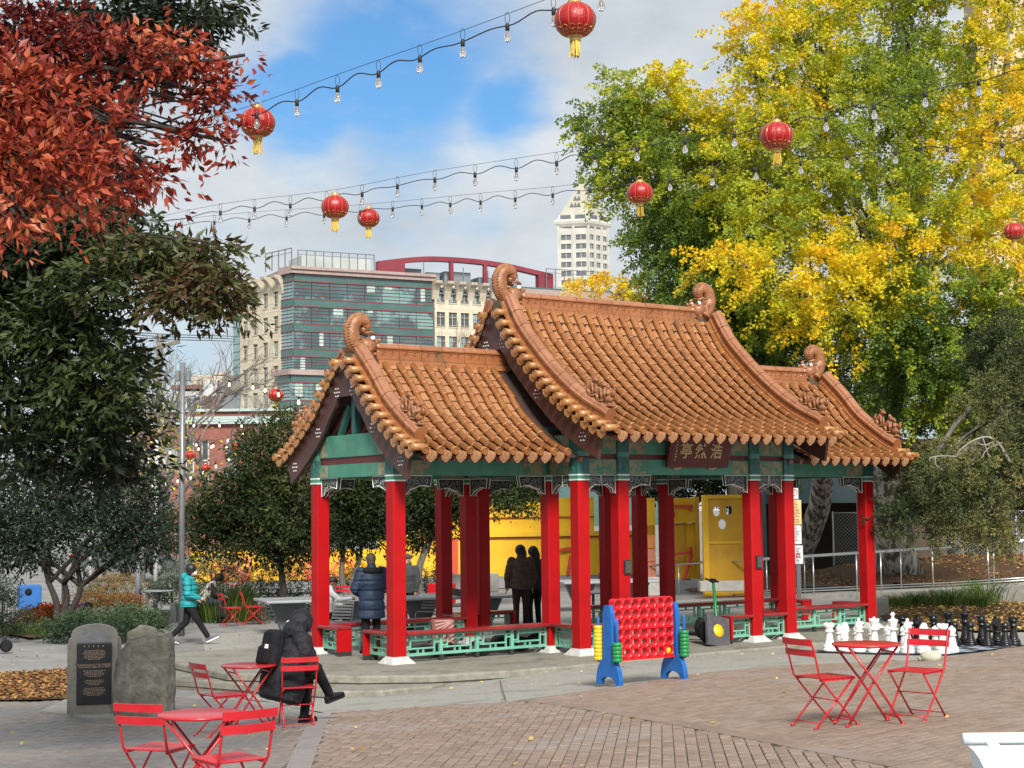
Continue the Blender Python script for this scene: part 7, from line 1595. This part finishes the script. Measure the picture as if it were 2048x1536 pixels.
# striped suitcase, bundles, umbrella, scooter
su = PM4 @ Vector((-4.3, -.55, 0)); t = thing('suitcase', 'red brown suitcase with diagonal ribs standing in the pavilion', 'suitcase', su, YAW-.3); m_su = mat('suitcase_shell', (.20,.07,.06), (.27,.10,.085), 4, .4); m_sur = mat('suitcase_rib', (.42,.25,.22), (.5,.31,.27), 4, .4); q = MB(); q.bbox((-.2,-.13,.05), (.2,.13,.62), .04); q.build('shell', m_su, t)
for k in range(9):
    a, b = -.17+.0*k, .17; z = .0+.075*k; q = MB(); q.bar((-.17,-.136,max(.08, z)), (.17,-.136,min(.6, z+.22)), .012, .022); q.build('rib', m_sur, t)
for x in (-.15, .15): q = MB(); q.lathe([(.001,-.02),(.035,-.02),(.035,.02),(.001,.02)], 10, (x, -.08, .035), 0, Matrix.Rotation(pi/2, 4, 'Y')); q.build('wheel', m_blk, t)
def bundle(label, x, y, sz, seed, m):
    q = MB(); g = np.random.default_rng(seed)
    for k in range(7): q.ball((g.normal()*sz[0]*.4, g.normal()*sz[1]*.4, sz[2]*g.uniform(.35, .6)), 1, 8, 0, (sz[0]*.45, sz[1]*.45, sz[2]*.42))
    o = remesh(q, 'bundle', m, None, .025, 3); o.location = PM4 @ Vector((x, y, 0)); o.rotation_euler.z = YAW; tag(o, label, 'bag'); return o
m_gbag = mat('bag_grey', (.05,.048,.055), (.09,.085,.095), 5, .7, .8, 12)
bundle('grey blanket bundle on the floor behind the front lattice', -4.4, -.75, (.6,.35,.28), 3, m_gbag); bundle('black bin bags on the floor behind the front lattice', -3.1, -.8, (.5,.35,.33), 4, m_blk); bundle('dark bag under the short bench left of the board game', -2.0, -1.8, (.35,.25,.25), 6, m_blk); bundle('black bag against the red bench end right of the board game', .65, -2.05, (.28,.3,.5), 5, m_blk)
bd = PM4 @ Vector((.42, -2.45, 0)); t = thing('folded_board', 'dark folded board with a yellow round mark right of the board game', 'board', bd, YAW); q = MB(); M = Matrix.Rotation(R(-18), 4, 'X') @ Matrix.Rotation(R(14), 4, 'Y'); q.box((-.26,-.03,-.02), (.26,.03,.56), 0, 0, M); q.build('panel', m_gbag, t); q = MB(); q.lathe([(.001,0),(.12,0),(.12,.006),(.001,.006)], 20, M @ Vector((.0,-.032,.28)), 0, M @ Matrix.Rotation(pi/2, 4, 'X')); q.build('round_mark', m_ply, t)
def scooter(label, loc, rz, lean, m):
    t = thing('kick_scooter', label, 'scooter', loc, 0, rot=(0, lean, rz)); q = MB(); q.bbox((-.10,-.45,.09), (.10,.38,.16), .02); q.build('deck', m_blk, t)
    for y in (-.55, .5): q = MB(); q.lathe([(.001,-.03),(.06,-.032),(.11,-.03),(.125,-.012),(.125,.012),(.11,.03),(.06,.032),(.001,.03)], 18, (0,y,.125), 0, Matrix.Rotation(pi/2, 4, 'Y')); q.build('wheel', m_blk, t)
    q = MB(); q.tube([(0,.5,.13),(0,.47,.35),(0,.36,1.1)], [.035,.035,.03], 8); q.build('stem', m, t); q = MB(); q.tube([(-.26,.33,1.14),(0,.36,1.12),(.26,.33,1.14)], .018, 8); q.bbox((-.06,.30,1.1), (.06,.40,1.17), .01); q.build('handlebar', m_blk, t); q = MB(); q.tube([(0,.36,.18),(0,.45,.42)], .045, 6); q.build('front_cover', m_galv, t)
scooter('green kick scooter leaning inside the entrance, a grey cover on its stem', PM4 @ Vector((.95,-1.2,0)), YAW+R(200), R(-8), mat('scooter_green', (.012,.14,.035), (.02,.18,.05), 4, .4))
sc_ = G(-46, 1306); scooter('kick scooter whose black wheel shows at the left edge', sc_, R(100), 0, m_polew)
q = MB(); g = np.random.default_rng(8); q.add([(g.normal()*.14, g.normal()*.08, abs(g.normal())*.18) for _ in range(14)], [(i, (i+3) % 14, (i+7) % 14) for i in range(14)]); o = q.build('paper_litter', m_white); o.location = at(1452, 1165); tag(o, 'crumpled white paper litter in the grass by the face board', 'litter')
# parked car far left
m_car = mat('car_grey', (.10,.10,.12), (.13,.13,.15), 3, .25, metal=.5, coat=.6); m_cgl = mat('car_glass', (.03,.05,.06), (.05,.07,.08), 3, .05, spec=1.); m_tail = mat('tail_lamp', (.5,.01,.015), (.55,.015,.02), 3, .2, emit=(.9,.02,.02,.25)); m_tyre = mat('tyre', (.012,.012,.012), (.02,.02,.02), 6, .85)
cb = on(W(250, 1160, 68).x, 68); t = thing('parked_car', 'grey hatchback parked on the far street, red tail lamp towards the left', 'car', cb+Vector((0,0,.15)), R(10))
pr_ = [(-2.1,.35),(2.1,.35),(2.15,.6),(2.05,.82),(1.3,.95),(.6,1.42),(-.9,1.5),(-1.6,1.35),(-2.0,.98),(-2.15,.8),(-2.12,.5)]
q = MB(); q.loft([[Vector((x*s2, y, z if z < .95 else .95+(z-.95)*k2)) for x, z in pr_] for y, s2, k2 in ((-.88,.97,.75),(-.8,1,1),(.8,1,1),(.88,.97,.75))], 0, True); q.build('body', m_car, t)
q = MB(); q.ext([(-1.45,.98),(1.05,.98),(.55,1.32),(-.85,1.38),(-1.35,1.25)], -.895, -.80); q.build('window', m_cgl, t); q = MB(); q.add([(-2.0,-.7,1.0),(-2.0,.7,1.0),(-1.66,.62,1.34),(-1.66,-.62,1.34),(-1.9,0,1.0)], ((0,1,2,3),)); q.build('rear_window', m_cgl, t)
q = MB(); q.bbox((-2.2,-.88,.78), (-1.75,-.74,.97), .02); q.build('tail_light', m_tail, t)
for x in (-1.35, 1.35):
    q = MB(); q.lathe([(.2,-.1),(.31,-.1),(.33,-.07),(.33,.07),(.31,.1),(.2,.1)], 20, (x,-.8,.33), 0, Matrix.Rotation(pi/2, 4, 'X')); w_ = q.build('wheel', m_tyre, t); q = MB(); q.lathe([(.001,.09),(.06,.1),(.2,.07),(.21,.11)], 14, (x,-.8,.33), 0, Matrix.Rotation(pi/2, 4, 'X')); q.build('rim', m_galv, w_)
# white cart lid in the lower right corner
cl = W(1995, 1500, 4.25); cg = zf(cl.x, cl.y); t = thing('white_cart', 'white plastic cart with a rolled handle and lid, cut by the lower right corner', 'cart', (cl.x+.02, cl.y, cg), R(4)); Zt = cl.z-cg; m_pw = mat('plastic_white', (.62,.68,.70), (.70,.75,.77), 4, .4)
q = MB(); q.loft([[Vector((x*k, y*k+.16, z)) for x, y in ((-.12,-.2),(.3,-.2),(.3,.2),(-.12,.2))] for z, k in ((0,.85),(Zt-.14,1))], 0, True); q.build('bin_body', m_pw, t)
q = MB(); n = 8; q.loft([[Vector((-.075+.0*y-.07*((1-y)**2), -.30+.365*y, Zt-.155+.16*sin(y*1.4))), Vector((.3, -.30+.365*y, Zt-.157+.16*sin(y*1.4))), Vector((.3, -.30+.34*y, Zt-.19+.15*sin(y*1.4))), Vector((-.075-.07*((1-y)**2), -.30+.34*y, Zt-.19+.15*sin(y*1.4)))] for y in [k/n for k in range(n+1)]], 0, True, sm=False); q.build('lid', m_pw, t)
q = MB(); q.tube([(-.082,.085,Zt+.018),(.1,.085,Zt+.016),(.32,.085,Zt+.012)], .0165, 12); q.build('handle', m_pw, t)
for x in (-.01, .2): q = MB(); q.bar((x,.03,Zt-.015), (x,.085,Zt+.01), .03, .02); q.build('hinge', m_pw, t)
# ---------------------------------------------------------------- lanterns and string lights
m_silk = mat('lantern_silk', (.30,.004,.006), (.40,.006,.009), 9, .3, .4, 14, spec=.5, coat=.15); m_lg = mat('lantern_gold', (.52,.34,.10), (.66,.46,.16), 8, .35, metal=.4); m_tas = mat('tassel_yellow', (.55,.38,.05), (.70,.52,.10), 40, .7, stretch=(1, 1, .1)); m_wire = mat('cable_black', (.012,.014,.016), (.02,.022,.025), 4, .5); m_sock = mat('socket_black', (.006,.006,.007), (.012,.012,.012), 4, .5)
m_bulb = mat('bulb_glass', (.8,.82,.84), (.86,.88,.9), 4, .05, trans=.85, spec=.6); m_lit = mat('bulb_lit', (.9,.85,.7), (.95,.9,.75), 4, .3, emit=(1., .82, .55, 1.6))
def lantern_proto():
    t = thing('lantern', 'x', 'lantern'); q = MB(); n = 48; rings = []                      # origin at the centre of the globe, radius 1
    for i in range(15):
        a = -1.15+2.3*i/14; rr = []
        for k in range(n): lobe = 1-.045*abs(sin(k*pi/n*12*1))**.0*(1-abs(cos(k*pi*12/n)))*.9 if False else 1-.035*(abs(cos(12*pi*k/n))**3); rr.append(Vector((cos(a)*lobe*cos(2*pi*k/n), cos(a)*lobe*sin(2*pi*k/n), .80*sin(a)/sin(1.15)*.98)))
        rings.append(rr)
    q.loft(rings, 0, True, sm=True); g = q.build('globe', m_silk, t)
    q = MB()
    for k in range(12): A = 2*pi*(k+.0)/12; q.tube([(cos(-1.12+2.24*i/9)*.978*cos(A), cos(-1.12+2.24*i/9)*.978*sin(A), .785*sin(-1.12+2.24*i/9)/sin(1.15)) for i in range(10)], .008, 4, sm=False)
    q.build('rib', m_lg, g)
    q = MB()
    for k in range(14):                               # printed border near the foot
        A = 2*pi*k/14
        for a0, r0 in ((-.62, .10), (-.86, .07)):
            P = [(cos(a0+r0*sin(u)*1.2)*1.004*cos(A+r0*cos(u)*1.5), cos(a0+r0*sin(u)*1.2)*1.004*sin(A+r0*cos(u)*1.5), .79*sin(a0+r0*sin(u)*1.2)/sin(1.15)) for u in np.linspace(0, pi if a0 > -.7 else 2*pi, 9)]; q.tube(P, .011, 3, sm=False)
    for a0 in (-.74, -.96): q.tube([(cos(a0)*1.003*cos(u), cos(a0)*1.003*sin(u), .79*sin(a0)/sin(1.15)) for u in np.linspace(0, 2*pi, 37)], .009, 3, sm=False)
    tag(q.build('gold_print', m_lg, g), kind='stuff')
    q = MB(); q.lathe([(.36,.76),(.42,.79),(.30,.82),(.27,.93),(.30,.96),(.24,.97),(.001,.97)], 20); q.build('top_ring', m_lg, t)
    q = MB(); q.lathe([(.001,-1.02),(.25,-1.02),(.27,-.98),(.27,-.82),(.38,-.79),(.34,-.76)], 20); q.build('bottom_ring', m_lg, t)
    q = MB(); g_ = np.random.default_rng(2)
    for k in range(46): A = g_.uniform(0, 2*pi); r = g_.uniform(.12, .25); L_ = g_.uniform(.62, .8); q.tube([(r*cos(A), r*sin(A), -1.0), (r*1.03*cos(A)+g_.normal()*.01, r*1.03*sin(A)+g_.normal()*.01, -1.0-L_*.5), (r*1.05*cos(A)+g_.normal()*.02, r*1.05*sin(A)+g_.normal()*.02, -1.0-L_)], .024, 3, sm=False)
    tag(q.build('tassel', m_tas, t), kind='stuff')
    q = MB(); q.tube([(.22*cos(u), 0, .97+.3*sin(u)) for u in np.linspace(0, pi, 9)], .02, 4); q.build('hanger', m_lg, t)
    return t
lp = lantern_proto(); first = True
for px, py, wpx, lb in ((1150,40,87,'largest red lantern, at the top edge in the middle'),(515,245,73,'large red lantern beside the red leaves, upper left'),(670,414,57,'red lantern above the glass office block, left of a pair'),(737,436,46,'red lantern above the glass office block, right of a pair'),(1553,272,68,'red lantern in front of the ginkgo crown, yellow tassel over the leaves'),(1280,386,54,'red lantern at the left side of the green ginkgo crown'),(2028,463,42,'red lantern cut by the right edge of the picture'),(552,790,32,'small red lantern in front of the cream office facade'),(380,910,21,'small far red lantern right of the grey lamp pole, upper of two'),(411,936,20,'small far red lantern right of the grey lamp pole, lower of two'),(262,958,19,'small far red lantern over the low tree at left'),(470,894,20,'small far red lantern at the edge of the round tree'),(217,481,16,'small red lantern glimpsed among the dark leaves')):
    D = F*.42/wpx if wpx > 25 else 62.; D = min(D, 62); r = wpx*D/F/2; p = W(px, py, D); o = lp if first else dup(lp, p); o.location = p; o.scale = (r, r, r); o.rotation_euler.z = rnd.uniform(0, 6); first = False; o['label'] = lb; o['group'] = 'red silk lanterns hung overhead'
def string(label, pts, nb, sag=.0, bulbs=True, lit=False, wirelift=.13, r=.008, bs=1., bl=None):
    """pts: (px, py, D) along the messenger wire; bulbs hang on a slack black cable under it"""
    P = bez([W(*p) for p in pts], 16); t = thing('string_light', label, 'string lights', P[0], group='string lights over the square'); o = Vector(P[0]); P = [p-o for p in P]; cum = [0]
    for i in range(1, len(P)): cum.append(cum[-1]+(P[i]-P[i-1]).length)
    def pt(l): i = max(1, min(len(P)-1, next((k for k in range(len(cum)) if cum[k] >= l), len(cum)-1))); return P[i-1].lerp(P[i], (l-cum[i-1])/max(1e-6, cum[i]-cum[i-1]))
    Lt = cum[-1]; st = Lt/nb; q = MB(); q.tube([pt(Lt*k/60) for k in range(61)], r*.45, 4, sm=True); q.build('support_wire', m_wire, t)
    cb = []; n = nb*8
    for k in range(n+1): u = k/n*nb; fr_ = u % 1; cb.append(pt(Lt*k/n)-Vector((0, 0, wirelift*(.85+.2*cos(2*pi*(fr_-.5))+.12*sin(7.3*u)))))
    q = MB(); q.tube(cb, r, 5); q.build('cable', m_wire, t)
    so = MB(); so.lathe([(.001,.03),(.016,.03),(.02,.02),(.02,-.035),(.014,-.04)], 8); ms_ = so.mesh('socket', m_sock); bu = MB(); bu.lathe([(.012,-.038),(.016,-.055),(.03,-.085),(.034,-.105),(.028,-.13),(.014,-.145),(.001,-.148)], 10); mb_ = bu.mesh('bulb', m_lit if lit else m_bulb); lo_ = MB(); lo_.tube([(.022*cos(u), 0, .03+.055+.055*sin(u)) for u in np.linspace(-pi/2, 1.5*pi, 11)], .003, 3, sm=False); ml_ = lo_.mesh('hook', m_wire); fi = MB(); fi.tube([(-.006,0,-.06),(-.008,0,-.1),(.008,0,-.1),(.006,0,-.06)], .003, 4); mf_ = fi.mesh('filament', m_sock)
    for k in range(nb):
        p = cb[k*8+4]; s = link('socket', ms_, t, p-Vector((0, 0, .01))); s.scale = (bs,)*3; link('bulb', mb_, s); link('hook', ml_, s)
        if not lit: link('filament', mf_, s)
    return t
string('string lights from the red leaves up to the top lantern', [(300,262,18.8),(480,218,18.3),(700,140,17.4),(900,70,16.5),(1110,-8,15.6),(1250,-60,15)], 11, bs=1.1, r=.0075)
string('string lights crossing the picture above the office block to the right edge', [(285,440,26),(455,406,25),(667,380,24),(850,345,23),(1075,310,22),(1250,283,21),(1450,250,20.3),(1553,235,19.8),(1763,185,18.7),(2000,132,17.6),(2120,100,17)], 22, bs=1.1, r=.0065)
string('lower string lights passing the second lantern pair and the green ginkgo', [(270,450,31),(460,428,30),(737,408,29),(965,386,27),(1120,372,26),(1280,352,25),(1455,326,24),(1635,303,23),(1825,284,22),(2060,262,21)], 23, bs=1.1, r=.0065)
for i, (pts, nb) in enumerate((([(430,750,50),(500,758,47),(552,768,42),(620,790,38)], 5), ([(290,868,66),(380,876,64),(470,880,62),(560,842,60)], 9), ([(285,915,66),(340,893,64),(420,880,62),(500,850,60)], 8), ([(270,962,64),(330,955,63),(400,935,62),(470,900,61)], 8), ([(300,842,62),(410,838,60),(480,838,58),(560,830,56)], 5))):
    string(['string with a lit bulb by the small lantern, in front of the cream facade', 'string of lit bulbs across the middle of the brick wall', 'rising string of lit bulbs across the brick wall', 'lowest string of lit bulbs left of the round tree', 'highest string of lit bulbs under the green coping'][i], pts, nb, lit=True, bs=1.15, r=.008)
